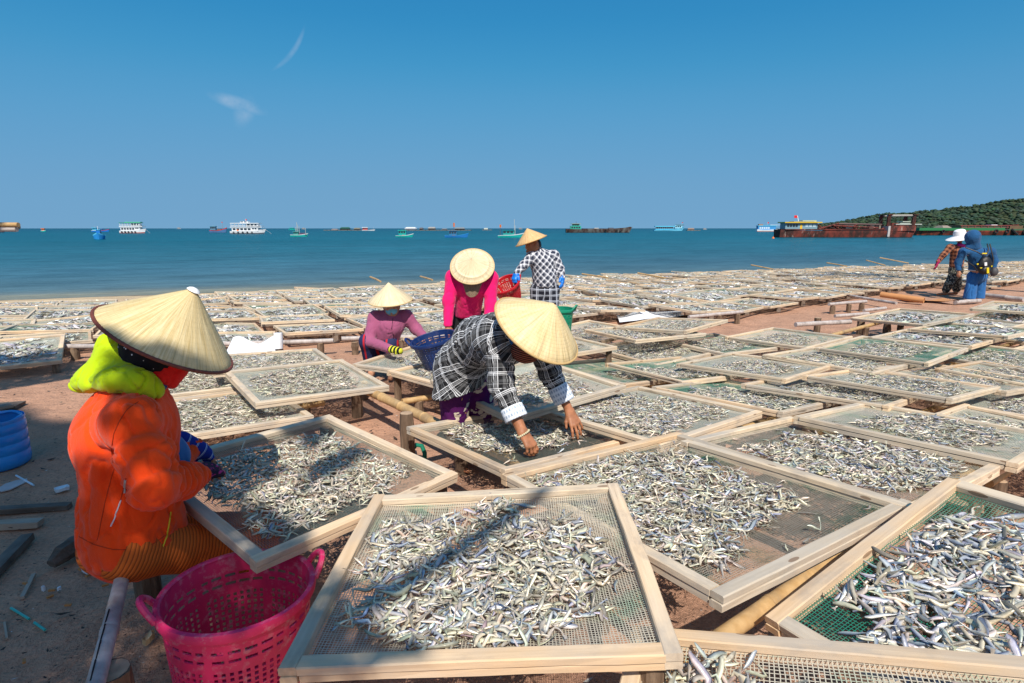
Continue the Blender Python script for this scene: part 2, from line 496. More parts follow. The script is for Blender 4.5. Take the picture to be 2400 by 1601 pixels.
def mat_net_thread(name, c1, c2):
    t = NT(name); co = t.coord()
    n = t.noise(co, 5, 3)
    return t.fin(t.mix(t.ramp(n, [(.50, 0), (.68, 1)]), c1, c2), .6, .3)
NET_THREAD = [mat_net_thread('net_thread_beige', (.52, .46, .36), (.30, .40, .28)),
              mat_net_thread('net_thread_green', (.02, .20, .13), (.20, .30, .22)),
              mat_net_thread('net_thread_grey', (.20, .22, .18), (.08, .14, .11)), mat_net_thread('net_thread_mixed', (.46, .42, .33), (.05, .22, .14))]
def mat_net_sheet(name, c1, c2, cover):
    """fine netting seen from far: thread pattern over clear holes"""
    t = NT(name); co = t.coord(); x, y, z = t.sep(co)[:3]
    n = t.noise(co, 3.5, 3)
    col = t.mix(t.ramp(n, [(.40, 0), (.62, 1)]), c1, c2)
    t.fin(col, .7, .2)
    pit = .0095
    ax = t.math('LESS_THAN', t.math('FRACT', t.math('DIVIDE', t.math('ADD', x, 5.0), pit)), cover)
    ay = t.math('LESS_THAN', t.math('FRACT', t.math('DIVIDE', t.math('ADD', y, 5.0), pit)), cover)
    t.set(t.b.inputs['Alpha'], t.math('MAXIMUM', ax, ay))
    return t.m
NET_SHEET = [mat_net_sheet('net_sheet_beige', (.56, .52, .42), (.36, .43, .33), .34),
             mat_net_sheet('net_sheet_green', (.10, .27, .19), (.42, .46, .36), .32),
             mat_net_sheet('net_sheet_grey', (.44, .46, .38), (.56, .53, .44), .34)]

BW, BH = .046, .022              # width of a batten, height of one of its two layers
def bar_mesh(L, seed, detail):
    """two battens laid on each other with the net pinched between; x is the length, top face at z = 0"""
    g = random.Random(seed); mb = MB()
    for layer in (0, 1):
        z1 = -layer * (BH + .003); z0 = z1 - BH
        w = BW * (1 if layer == 0 else g.uniform(.86, 1.0)); oy = 0 if layer == 0 else g.uniform(-.003, .003)
        n = 9 if detail else 2
        xs = np.linspace(-L / 2, L / 2, n); V = []; F = []
        dl = 0 if layer == 0 else g.uniform(-.006, .006)
        for i, x in enumerate(xs):
            j = (lambda a: g.uniform(-a, a)) if (detail and 0 < i < n - 1) else (lambda a: g.uniform(-a, a) * .4)
            bow = .004 * math.sin(math.pi * (x / L + .5)) * g.choice((.7, 1)) if detail else 0
            xx = x + (dl if i in (0, n - 1) else 0)
            ch = .0035
            V += [(xx, -w / 2 + oy + bow + j(.0012), z0 + j(.0008)), (xx, w / 2 + oy + bow + j(.0012), z0 + j(.0008)),
                  (xx, w / 2 + oy + bow + j(.0012), z1 - ch), (xx, w / 2 + oy + bow - ch, z1 + j(.0008)),
                  (xx, -w / 2 + oy + bow + ch, z1 + j(.0008)), (xx, -w / 2 + oy + bow + j(.0012), z1 - ch)]
        for i in range(n - 1):
            for k in range(6):
                a, b = i * 6 + k, i * 6 + (k + 1) % 6
                F.append((a, b, b + 6, a + 6))
        F.append((5, 4, 3, 2, 1, 0)); F.append(tuple((n - 1) * 6 + k for k in range(6)))
        mb.add(V, [tuple(reversed(f)) for f in F])
    me = mb.mesh('frame_bar', M_WOOD)
    bm = bmesh.new(); bm.from_mesh(me); bmesh.ops.recalc_face_normals(bm, faces=bm.faces); bm.to_mesh(me); bm.free()
    return me
BAR_CACHE = {}
def bar(L, near, i):
    key = (round(L, 2), near, i % (7 if near else 3))
    if key not in BAR_CACHE: BAR_CACHE[key] = bar_mesh(key[0], hash(key) % 9999, near)
    return BAR_CACHE[key]

def sag(u, v, s): return -BH - .002 - s * np.clip(1 - u * u, 0, 1) ** .8 * np.clip(1 - v * v, 0, 1) ** .8
def net_geo(w, h, s, mat, pitch, th):
    """netting of real threads, u,v in -1..1 ; flat ribbons that follow the sag"""
    Vs = []; Fs = []; n = 0
    iw, ih = w / 2 - BW * .5, h / 2 - BW * .5
    for axis in (0, 1):
        L, M = (iw, ih) if axis == 0 else (ih, iw)
        cnt = int(2 * M / pitch); seg = 22
        t = np.linspace(-1, 1, seg + 1)
        for k in range(cnt + 1):
            c0 = -M + 2 * M * k / cnt
            wob = .0016 * np.sin(t * 5 + k * .7) + .0007 * rng.normal(0, 1, seg + 1)
            a = t * L; b = c0 + wob
            for sd in (-1, 1):
                bb = b + sd * th / 2
                x, y = (a, bb) if axis == 0 else (bb, a)
                z = sag(x / iw, y / ih, s) + (.0005 if axis else -.0005) + .004 * np.sin(x * 9 + y * 4) * s / .04
                Vs.append(np.stack([x, y, z], 1))
            i = np.arange(seg)
            f = np.stack([n + i, n + i + 1, n + seg + 1 + i + 1, n + seg + 1 + i], 1)
            Fs.append(f if axis == 0 else f[:, ::-1]); n += 2 * (seg + 1)
    return mesh_np('net', np.concatenate(Vs), np.concatenate(Fs), mat, False)
SHEET_CACHE = {}
def net_sheet(w, h, s, mi):
    key = (round(w, 2), round(h, 2), round(s, 2), mi)
    if key not in SHEET_CACHE:
        n = 8; g = np.linspace(-1, 1, n + 1); A, B = np.meshgrid(g, g, indexing='ij')
        iw, ih = w / 2 - BW * .5, h / 2 - BW * .5
        V = np.stack([A.ravel() * iw, B.ravel() * ih, sag(A, B, s).ravel()], 1)
        i, j = np.meshgrid(np.arange(n), np.arange(n), indexing='ij'); a = (i * (n + 1) + j).ravel()
        SHEET_CACHE[key] = mesh_np('net', V, np.stack([a, a + n + 1, a + n + 2, a + 1], 1), NET_SHEET[mi], True)
    return SHEET_CACHE[key]

def pose(x, y, z, yaw, p, r):
    return Matrix.Translation((x, y, z)) @ Matrix.Rotation(yaw, 4, 'Z') @ Matrix.Rotation(p, 4, 'X') @ Matrix.Rotation(r, 4, 'Y')
TRAYS = []        # every tray: dict(M, w, h, s, dist, pile)
def make_tray(x, y, z, yaw, p, r, w, h, label, group=None, near=False, mi=0, s=.03, pitch=.0085, th=.0017, slim=1.0):
    M = pose(x, y, z, yaw, p, r)
    root = empty('drying_tray', label=label, cat='drying tray', group=group); root.matrix_world = M
    idx = len(TRAYS)
    for k, (L, loc, rz) in enumerate(((w, (0, h / 2 - BW / 2, 0), 0), (w, (0, -h / 2 + BW / 2, 0), math.pi),
                                      (h - 2 * BW - .001, (w / 2 - BW / 2, 0, -.0006), math.pi / 2), (h - 2 * BW - .001, (-w / 2 + BW / 2, 0, -.0006), -math.pi / 2))):
        jr_ = random.Random(idx * 7 + k); fb = ob('frame_bar', bar(L, near, idx * 4 + k), root, (loc[0] + jr_.uniform(-.004, .004), loc[1] + jr_.uniform(-.004, .004), loc[2] + jr_.uniform(-.003, 0)), (jr_.uniform(-.02, .02), jr_.uniform(-.004, .004), rz + jr_.uniform(-.007, .007)))
        if slim != 1: fb.scale = (1, slim, .85)
    ob('net', net_geo(w, h, s, NET_THREAD[mi], pitch, th) if near else net_sheet(w, h, s, mi), root)
    TRAYS.append(dict(M=np.array(M), w=w, h=h, s=s, d=math.hypot(x, y), c=(x, y, z), yaw=yaw))
    return TRAYS[-1]

_a, _b = UZ(1786, 1436, .50), UZ(2229, 1119, .72)      # low and high corner of the tilted green-netted tray
_e = (_b - _a); _w = _e.length; _e.normalize(); _yw = math.atan2(_e.y, _e.x); _rl = -math.asin(_e.z); _pt = -.07
_c = (_a + _b) / 2 - (Matrix.Rotation(_yw, 3, 'Z') @ Matrix.Rotation(_pt, 3, 'X')) @ Vector((0, .52, 0))
C_POSE = (_c.x, _c.y, _c.z, _yw, _pt, _rl, _w, 1.04)
_a, _b = UZ(1580, 1468, .52), UZ(2400, 1535, .66)      # back rail of the tray right below the camera
_e = (_b - _a).normalized(); _yw = math.atan2(_e.y, _e.x); _rl = -math.asin(_e.z)
_m = _a + _e * .46 + Vector((_e.y, -_e.x, 0)).normalized() * .48
H_POSE = (_m.x, _m.y, _m.z, _yw, 0.0, _rl, 1.14, .96)
# trays whose place was measured one by one  (x, y, z, yaw, pitch, roll, w, h)
NEAR = {
 'F': (-0.073, 1.667, 0.572, 1.556, -0.06, 0.0, 0.93, 0.99), 'Lf': (-0.952, 2.422, 0.53, 0.899, 0.07, 0.02, 0.97, 1.03),
 'B': (0.766, 2.257, 0.52, 0.581, -0.06, 0.03, 1.17, 1.18), 'C': C_POSE,
 'Hb': H_POSE,
 'E': (0.063, 3.365, 0.36, 0.671, -0.06, 0.07, 1.06, 1.03), 'G': (0.903, 3.652, 0.411, 0.65, -0.06, 0.018, 1.04, 1.06),
 'D': (1.66, 2.75, 0.485, 0.595, -0.071, 0.054, 1.05, 1.11), 'v': (2.441, 3.197, 0.46, 0.656, -0.05, 0.10, 1.06, 1.05),
 'K': (-1.749, 4.661, 0.36, 0.646, 0.028, 0.042, 1.04, 1.06), 'M': (-2.40, 5.517, 0.33, 0.515, -0.05, 0.03, 1.06, 1.05),
 'N': (-3.015, 5.017, 0.25, 0.632, 0.0, 0.03, 1.02, 1.05), 'O': (-2.211, 4.15, 0.25, 0.683, -0.01, 0.05, 1.03, 1.05),
 'P1': (-0.856, 5.62, 0.31, 1.13, 0, 0, 1.05, 1.05), 'P2': (-0.39, 5.04, 0.34, 0.84, 0, 0, 1.05, 1.05),
 'h2': (0.102, 4.151, 0.46, 0.648, 0.02, -0.03, 1.06, 1.05), 'Z1': (-5.80, 6.36, 0.22, 0.61, 0.14, 0, 1.06, 1.05)}
MID = {
 'a': (1.642, 6.458, 0.225, 0.591, 0.006, -0.013), 'b': (2.511, 6.762, 0.245, 0.539, -0.002, 0.03), 'T1': (1.052, 7.529, 0.252, 0.69, 0.004, -0.055),
 'T2': (1.609, 6.894, 0.36, 0.467, -0.037, 0.008), 'T3': (2.05, 7.25, 0.40, 0.758, -0.08, -0.016), 'c': (3.43, 6.948, 0.283, 0.607, -0.033, -0.015),
 'd': (2.319, 5.282, 0.332, 0.722, -0.052, 0.041), 'e': (3.304, 5.598, 0.316, 0.631, -0.02, 0.05), 'g': (1.649, 5.4, 0.27, 0.521, -0.051, 0.047),
 'h': (1.079, 5.58, 0.205, 0.691, 0.0, 0.09), 'i': (1.856, 4.339, 0.325, 0.71, -0.043, 0.11), 'j': (2.612, 4.452, 0.335, 0.727, -0.053, 0.095),
 'k': (3.173, 4.51, 0.375, 0.622, -0.054, 0.08), 'l': (4.073, 4.989, 0.30, 0.507, -0.032, 0.067), 'm': (4.02, 5.91, 0.358, 0.617, -0.029, -0.019),
 'n': (5.20, 6.834, 0.307, 0.586, -0.051, -0.003), 'o': (5.689, 8.042, 0.376, 0.374, -0.058, -0.09), 'p': (5.793, 7.034, 0.367, 0.547, -0.066, 0.01),
 'q': (7.427, 8.377, 0.285, 0.519, -0.039, -0.06), 'r': (7.832, 8.65, 0.42, 0.622, -0.035, -0.039), 's': (5.30, 5.91, 0.26, 0.551, -0.012, -0.029),
 't': (6.671, 7.038, 0.25, 0.519, 0.0, 0.0), 'u': (3.93, 4.1, 0.30, 0.60, -0.053, 0.06), 'x1': (0.42, 6.2, 0.34, 0.6, 0.0, 0.0), 'x2': (8.3, 7.6, .27, .55, 0, 0), 'x3': (4.75, 5.1, .27, .55, 0, .05), 'x4': (3.2, 3.3, .36, .6, 0, .05), 'x5': (6.4, 6.2, .24, .55, 0, 0), 'x6': (6.5, 8.0, .3, .55, 0, 0), 'x7': (8.7, 9.4, .28, .6, 0, 0)}
NLAB = {
 'F': 'weathered square tray of silver fish beside the crimson basket, crossed by a branch shadow',
 'Lf': 'drying tray in front of the woman in the orange jacket, her hands over its edge',
 'B': 'thick framed tray with a broad bare net margin, its corner over dark shaded sand',
 'C': 'tray with green netting holding the largest blue-backed silver fish',
 'Hb': 'tray with bare net and a few fish, half under the tray of silver fish',
 'E': 'drying tray the bare-handed woman in plaid bends over and sorts',
 'G': 'well filled tray under the flat left hand of the bending woman',
 'D': 'drying tray between the thick framed tray and the green netted one behind',
 'v': 'drying tray with a long narrow heap, next behind the tray of blue flecked fish',
 'K': 'bowed frame tray of pale curled fish lying alone over the open pit',
 'M': 'tray of pale fish right behind the bowed frame one, beside the sandy path',
 'N': 'tray of pale fish under the rim of the big hat of the woman in orange',
 'O': 'tray of pale fish whose free end juts out under the bowed frame tray',
 'P1': 'small heap tray under the striped gloves of the woman in the purple jacket',
 'P2': 'drying tray carrying the blue basket, with a splintered free edge',
 'h2': 'tray behind the bending woman in her own shadow', 
 'Z1': 'tilted tray of white fish at the open end of the left rack'}
NNET = {'F': 0, 'C': 1, 'B': 3, 'Hb': 0, 'Lf': 2, 'D': 0, 'E': 2, 'G': 2, 'v': 0, 'h2': 2}
MLAB = {'h': 'nearly bare tray with dark netting beside the plaid-clad person\'s straw hat', 'x1': 'tray that the green plastic basket stands on',
        'o': 'tray jutting out over the bare sand on dark posts by the pale pole', 'T1': 'tray right beside the green basket with one corner raised',
        'T2': 'tray lying across its neighbours before the flat white tarpaulin', 'T3': 'tray tipped up at the edge of the sandy path before the white tarpaulin',
        'i': 'tray next behind the well filled one under the flat left hand', 'r': 'raised tray just before the feet of the hooded person',
        'a': 'tray behind the nearly bare one, under the edge of the tipped-up trays', 'c': 'heaped tray at the path edge between the tipped-up trays and the pale pole',
        'g': 'tray between the nearly bare one and the rack\'s inner rows', 'n': 'tray just this side of the one jutting over bare sand'}
T_BY = {}
for k, a in NEAR.items():
    nr = k in ('F', 'Lf', 'B', 'C', 'Hb', 'D', 'E')
    T_BY[k] = make_tray(*a, NLAB[k], near=nr, mi=NNET.get(k, 2), s={'F': .05, 'B': .045, 'C': .035}.get(k, .03),
                        pitch={'F': .0085, 'C': .0105, 'B': .0095, 'Hb': .011}.get(k, .0085), th={'F': .0026, 'Hb': .0026, 'C': .0020}.get(k, .0017))
    T_BY[k]['key'] = k
for k, a in MID.items():
    T_BY[k] = make_tray(*a, 1.05, 1.05, MLAB.get(k, 'tray of blue and cream fish on the racks this side of the path'),
                        None if k in MLAB else 'trays on the near racks', slim=.82, mi=rng.choice([0, 1, 2], p=[.35, .35, .3]))
    T_BY[k]['key'] = k

# the far racks: rows of trays beyond the path, down to the water
EDGE = ([-14, -9, -5.9, -5.0, -2.9, 0, 2.25, 4.6, 7.1, 9.5, 14, 32], [2.6, 5.2, 6.9, 6.7, 7.0, 7.7, 8.9, 10.0, 11.2, 13.6, 15.5, 24])
far = []
for th0, xlo, xhi in ((math.radians(33), -30, -0.6), (math.radians(36), -0.6, 60)):
    ca, sa = math.cos(th0), math.sin(th0)
    for ia in range(-40, 60):
        for ib in range(-20, 50):
            a_, b_ = ia * 1.06, ib * 1.06
            x = ca * a_ - sa * b_ + .12 * math.sin(ib * 1.9 + ia * .3); y = sa * a_ + ca * b_ + .12 * math.cos(ia * 2.3)
            if not (xlo <= x < xhi): continue
            if y < np.interp(x, *EDGE) + .45: continue
            if abs(x) > .93 * y + 1.2 or inland(x, y) < 1.1 + .5 * math.sin(x * .9): continue
            if inland(x, y) < np.interp(x, [-14, -8, -3, 0], [8.6, 7.0, 5.2, 1.6]) + .5 * math.sin(x * 1.3): continue
            if min(math.hypot(x - t['c'][0], y - t['c'][1]) for t in TRAYS[:40]) < .95: continue
            if math.hypot(x - .45, y - 7.4) < .62 or math.hypot(x + .45, y - 6.1) < .85: continue
            if math.hypot(x - 10.4, y - 13.1) < 1.1: continue
            far.append((x, y, th0))
far.sort(key=lambda q: math.hypot(q[0], q[1]))
NIND = 300 - len(TRAYS)
for x, y, th0 in far[:NIND]:
    z = float(ground_z(x, y)) + .19 + rng.normal(0, .02)
    left = x < -3.6
    make_tray(x + rng.normal(0, .02), y + rng.normal(0, .02), z, th0 + rng.normal(0, .07), rng.normal(0, .03), .04 + rng.normal(0, .03), 1.07, 1.07,
              'weathered tray of white fish in the rows on the left of the orange-clad woman' if left else 'tray of grey dried fish in the close rows beyond the path near the sea',
              'trays in the left rows' if left else 'trays in the far rows', slim=.74, mi=rng.choice([0, 1, 2], p=[.4, .15, .45]))
mbf = MB(); netV = []; netF = []; nn = 0
REST = []
for x, y, th0 in far[NIND:]:
    z = float(ground_z(x, y)) + .19 + rng.normal(0, .02)
    M = pose(x, y, z, th0 + rng.normal(0, .06), rng.normal(0, .03), .04 + rng.normal(0, .03)); R = M.to_3x3()
    for L, c, sx in ((1.05, (0, .5, -.02), 1), (1.05, (0, -.5, -.02), 1), (.94, (.5, 0, -.02), 0), (.94, (-.5, 0, -.02), 0)):
        mbf.box(M @ Vector(c), (L, .05, .045) if sx else (.05, L, .045), R)
    c4 = [M @ Vector((sx * .48, sy * .48, -.04)) for sx, sy in ((-1, -1), (1, -1), (1, 1), (-1, 1))]
    netV += [tuple(v) for v in c4]; netF.append((nn, nn + 1, nn + 2, nn + 3)); nn += 4
    REST.append(dict(M=np.array(M), w=1.05, h=1.05, s=.02, d=math.hypot(x, y), c=(x, y, z), yaw=th0))
if netF:
    M_NETFAR = simple('net_far', (.50, .48, .40), .8, .1)
    fr = mbf.ob('drying_trays', M_WOOD, kind='stuff', label='mass of small fish trays farthest off along the water', cat='drying trays')
    ob('nets', mesh_np('nets', np.array(netV), np.array(netF), M_NETFAR), fr, kind='stuff')
print('trays', len(TRAYS), 'rest', len(REST))

# ------------------------------------------------------------------ fish
def mat_fish():
    t = NT('dried_fish_skin')
    at = t.new('ShaderNodeAttribute', attribute_name='Col').outputs['Color']
    co = t.coord(); n = t.noise(co, 90, 3)
    c = t.mix(.6, at, t.ramp(n, [(.3, .70), (.7, 1.2)]), 'MULTIPLY')
    return t.fin(c, .34, .5, .18, normal=t.bump(t.noise(co, 160, 2), .3, .002))
M_FISH = mat_fish()
def fish_template(bend, ns, rings, blue, seed):
    """body lying on its side along x (length 1), tail fork at the end; returns verts, tris-quads, colours"""
    g = np.random.default_rng(seed)
    ts = {8: [0, .05, .16, .30, .48, .66, .82, .90], 4: [0, .18, .45, .86]}[rings]
    V = []; C = []
    back = np.array([.04, .06, .13]) if blue > .5 else np.array([.20, .18, .15])
    flank = np.array([.50, .53, .58]) if blue > .5 else np.array([.56, .49, .37])
    belly = np.array([.70, .66, .58]) if blue > .5 else np.array([.80, .72, .56])
    def cen(t): return np.array([t - .5, bend * ((t - .45) ** 2) * 1.0 + .10 * bend * math.sin(t * 7 + seed), .10 * abs(bend) * (t - .5) ** 2 + .02 * math.sin(t * 5 + seed)])
    for t in ts:
        w = .086 * math.sin(math.pi * min(1, (t + .02) / 1.0) ** .62) ** .85 * (1 if t < .5 else 1 - (t - .5) * .9) + .006
        c = cen(t); d = cen(t + .01) - cen(t - .01); d /= np.linalg.norm(d); nrm = np.array([-d[1], d[0], 0])
        for k in range(ns):
            a = 2 * math.pi * k / ns + (math.pi / ns if ns == 4 else 0)
            V.append(c + nrm * math.cos(a) * w + np.array([0, 0, 1]) * math.sin(a) * w * .55)
            q = math.cos(a)
            col = flank + (back - flank) * max(0, q) ** 1.3 if q > 0 else flank + (belly - flank) * (-q)
            if t < .12: col = col * .75
            C.append(col * g.uniform(.85, 1.15))
    F = []
    for i in range(len(ts) - 1):
        for k in range(ns):
            k2 = (k + 1) % ns; F.append((i * ns + k, i * ns + k2, (i + 1) * ns + k2, (i + 1) * ns + k))
    e = len(V); c = cen(1.0); d = cen(1.0) - cen(.96); d /= np.linalg.norm(d); nrm = np.array([-d[1], d[0], 0]); c0 = cen(.90)
    for s_ in (-1, 1):
        V += [c0 + nrm * .012 * s_, c0 - nrm * .012 * s_ + (0, 0, .004), c + nrm * .065 * s_, c + d * -.03]
        C += [flank * .8, flank * .8, back * .9 + .08, flank * .7]
        F.append((e, e + 1, e + 3, e + 2)); e += 4
    return np.array(V), np.array(F), np.array(C)
FT_HI = [fish_template(b, 6, 8, bl, i) for i, (b, bl) in enumerate([(b, bl) for bl in (0, 1) for b in ((-1.7, -1.0, -.5, .15, .6, 1.2, 1.9) if not bl else (-.9, -.5, -.2, .1, .35, .6, 1.0))])]
FT_MD = [fish_template(b, 4, 4, bl, 50 + i) for i, (b, bl) in enumerate([(b, bl) for bl in (0, 1) for b in (-.9, -.4, 0.05, .45, .9)])]
def shard(blue, seed):
    V, F, C = [], [], []
    c1 = np.array([.46, .43, .37]) if not blue else np.array([.34, .37, .44]); c2 = np.array([.70, .65, .55])
    for i, t in enumerate((-.5, 0, .5)):
        w = (.05, .13, .04)[i]
        V += [(t, -w + .3 * t * t, 0), (t, w + .3 * t * t, .06 if i == 1 else 0)]; C += [c2, c1]
    return np.array(V), np.array([(0, 2, 3, 1), (2, 4, 5, 3)]), np.array(C)
FT_LO = [shard(i % 2, i) for i in range(4)]
def pile_points(t, n, key, g):
    """positions inside a tray: an irregular heap that leaves net bare at the margins"""
    P = PILE.get(key, None)
    cx, cy, rx, ry, an, pw = P if P else (g.normal(0, .06), g.normal(0, .05), g.uniform(.72, .92), g.uniform(.55, .85), g.uniform(-.2, .2), 4.0)
    out = []; need = n; sd = g.random() * 50
    while need > 0:
        q = g.uniform(-1, 1, (need * 3 + 60, 2))
        ca, sa = math.cos(an), math.sin(an)
        a = (q[:, 0] - cx) * ca + (q[:, 1] - cy) * sa; b = -(q[:, 0] - cx) * sa + (q[:, 1] - cy) * ca
        rr = (np.abs(a / rx) ** pw + np.abs(b / ry) ** pw)
        nz = vfbm(np.stack([q[:, 0] * 3 + sd, q[:, 1] * 3, 0 * a + sd], 1), 3) * .75
        nz2 = vnoise(np.stack([q[:, 0] * 6 + sd, q[:, 1] * 6 + 9, 0 * a], 1)) * .35
        ok = (rr + nz < 1.0) & (g.random(len(a)) < np.clip(.82 + nz2 + (1 - rr) * .35, .12, 1)) | (g.random(len(a)) < .012)
        ok &= np.abs(q).max(1) < .93
        out.append(q[ok][:need]); need -= len(out[-1])
    return np.concatenate(out)
# centre, half sizes, angle in the tray's own axes (-1..1)
PILE = {'F': (.04, .10, .90, .86, .15, 3.0), 'B': (-.20, .12, .90, .88, 0.1, 3.6), 'C': (.0, .10, .92, .80, 0.0, 3.6), 'Lf': (.0, .0, .88, .88, 0, 4), 'E': (.05, .08, .80, .62, -.3, 3),
        'G': (.0, .05, .86, .84, 0, 4), 'K': (-.02, .1, .88, .82, 0, 4), 'O': (0, 0, .95, .92, 0, 5), 'N': (0, 0, .95, .9, 0, 5), 'M': (0, 0, .92, .88, 0, 5), 'Hb': (-.62, .62, .30, .30, .4, 2),
        'h': (0, -.2, .5, .25, .2, 2)}
BLUE = {'Lf': .06, 'K': .05, 'O': .04, 'N': .04, 'M': .05, 'E': .12, 'F': .26, 'C': .55, 'P1': .3, 'Z1': .25}
SIZE = {'C': .080, 'F': .066, 'B': .060, 'Lf': .058, 'K': .062, 'O': .064, 'N': .064, 'M': .060, 'Hb': .085}
COUNT = {'F': 1700, 'B': 2700, 'C': 1350, 'Lf': 1900, 'Hb': 90, 'D': 2000, 'E': 1500, 'G': 2300, 'K': 1350, 'O': 1500, 'N': 1350, 'M': 1250, 'h': 200, 'v': 1200}
accV, accF, accC, accN = [], [], [], 0
cand = []
FISH_ME = {}
def fish_frame(t, q, g, size, layer):
    """transforms (n,4,4) of fish lying at q in tray t"""
    n = len(q); iw, ih = t['w'] / 2 - BW, t['h'] / 2 - BW
    x, y = q[:, 0] * iw, q[:, 1] * ih
    z = sag(x / iw, y / ih, t['s']) + .004 + layer
    yaw = g.uniform(0, 2 * math.pi, n); pit = g.normal(0, .20, n); rol = g.normal(0, .65, n) + math.pi * (g.random(n) < .5)
    cy, sy, cp, sp, cr, sr = np.cos(yaw), np.sin(yaw), np.cos(pit), np.sin(pit), np.cos(rol), np.sin(rol)
    R = np.empty((n, 3, 3))
    R[:, 0, 0] = cy * cp; R[:, 0, 1] = cy * sp * sr - sy * cr; R[:, 0, 2] = cy * sp * cr + sy * sr
    R[:, 1, 0] = sy * cp; R[:, 1, 1] = sy * sp * sr + cy * cr; R[:, 1, 2] = sy * sp * cr - cy * sr
    R[:, 2, 0] = -sp; R[:, 2, 1] = cp * sr; R[:, 2, 2] = cp * cr
    L = size * np.exp(np.clip(g.normal(0, .18, n), -.4, .35))
    T = np.zeros((n, 4, 4)); T[:, :3, :3] = R * L[:, None, None]; T[:, 0, 3] = x; T[:, 1, 3] = y; T[:, 2, 3] = z + L * .05; T[:, 3, 3] = 1
    return t['M'][None] @ T, L
for ti, t in enumerate(TRAYS + REST):
    g = np.random.default_rng(100 + ti); key = t.get('key', '')
    d = t['d']
    if d < 3.6: n, temps = COUNT.get(key, 1600), FT_HI
    elif d < 8.2: n, temps = COUNT.get(key, int(np.interp(d, [3.6, 8.2], [1500, 800]))), FT_MD
    else: n, temps = int(np.interp(d, [8.2, 13, 25], [520, 300, 120])), FT_LO
    size = SIZE.get(key, .060) if d < 8.2 else float(np.interp(d, [8.2, 25], [.095, .16]))
    q = pile_points(t, n, key, g)
    # heap height from local crowding
    cell = np.floor((q + 1) * 8).astype(int); idc = cell[:, 0] * 20 + cell[:, 1]
    cnt = np.bincount(idc, minlength=500)[idc]
    layer = g.random(n) * np.clip(cnt / max(1, np.percentile(cnt, 90)), .1, 1.2) * .028
    T, L = fish_frame(t, q, g, size, layer)
    bl = BLUE.get(key, .22); half = len(temps) // 2
    if key in ('F', 'C'):                      # a few much bigger fish among them
        big = g.random(n) < (.07 if key == 'F' else .25); T[big, :3, :3] *= 1.4 if key == 'F' else 1.2
    pick = np.where(g.random(n) < bl, half + g.integers(0, half, n), g.integers(0, half, n)) if len(temps) > 4 else g.integers(0, 4, n)
    tint = np.exp(g.normal(-.02, .20, (n, 1))) * np.array([1, 1, 1]) * (1 + g.normal(0, .05, (n, 3)))
    single = np.zeros(n, bool)
    if key in ('C', 'F'):
        # the ones that show largest become fish of their own
        top = np.argsort(-(layer / .028 + .8 * (L / L.max())))[:(180 if key == 'C' else 120)]
        single[top] = True
        for i in top: cand.append((key, T[i], int(pick[i])))
    for k in range(len(temps)):
        m = (pick == k) & ~single
        if not m.any(): continue
        V0, F0, C0 = temps[k]; Tm = T[m]
        W = np.einsum('nij,vj->nvi', Tm[:, :3, :3], V0) + Tm[:, None, :3, 3]
        accV.append(W.reshape(-1, 3)); accF.append((F0[None] + (np.arange(len(Tm)) * len(V0))[:, None, None] + accN).reshape(-1, 4))
        accC.append((C0[None] * tint[m][:, None, :]).reshape(-1, 3)); accN += len(Tm) * len(V0)
ob('dried_fish_heaps', mesh_np('dried_fish_heaps', np.concatenate(accV), np.concatenate(accF), M_FISH, True, col=np.concatenate(accC)), kind='stuff',
   label='heaps of small dried fish spread over all the trays', cat='dried fish')
for k, (V0, F0, C0) in enumerate(FT_HI): FISH_ME[k] = mesh_np('fish', V0, F0, M_FISH, True, col=C0)
for key, T, k in cand:
    o = ob('dried_fish', FISH_ME[k], label='single large silver fish on top of the heap on the green netting' if key == 'C' else 'single silver fish on top of the heap in the tray by the crimson basket',
           cat='fish', group='fish on the green netting' if key == 'C' else 'fish in the tray by the crimson basket')
    o.matrix_world = Matrix(T.tolist())
print('fish verts', accN, 'single', len(cand))
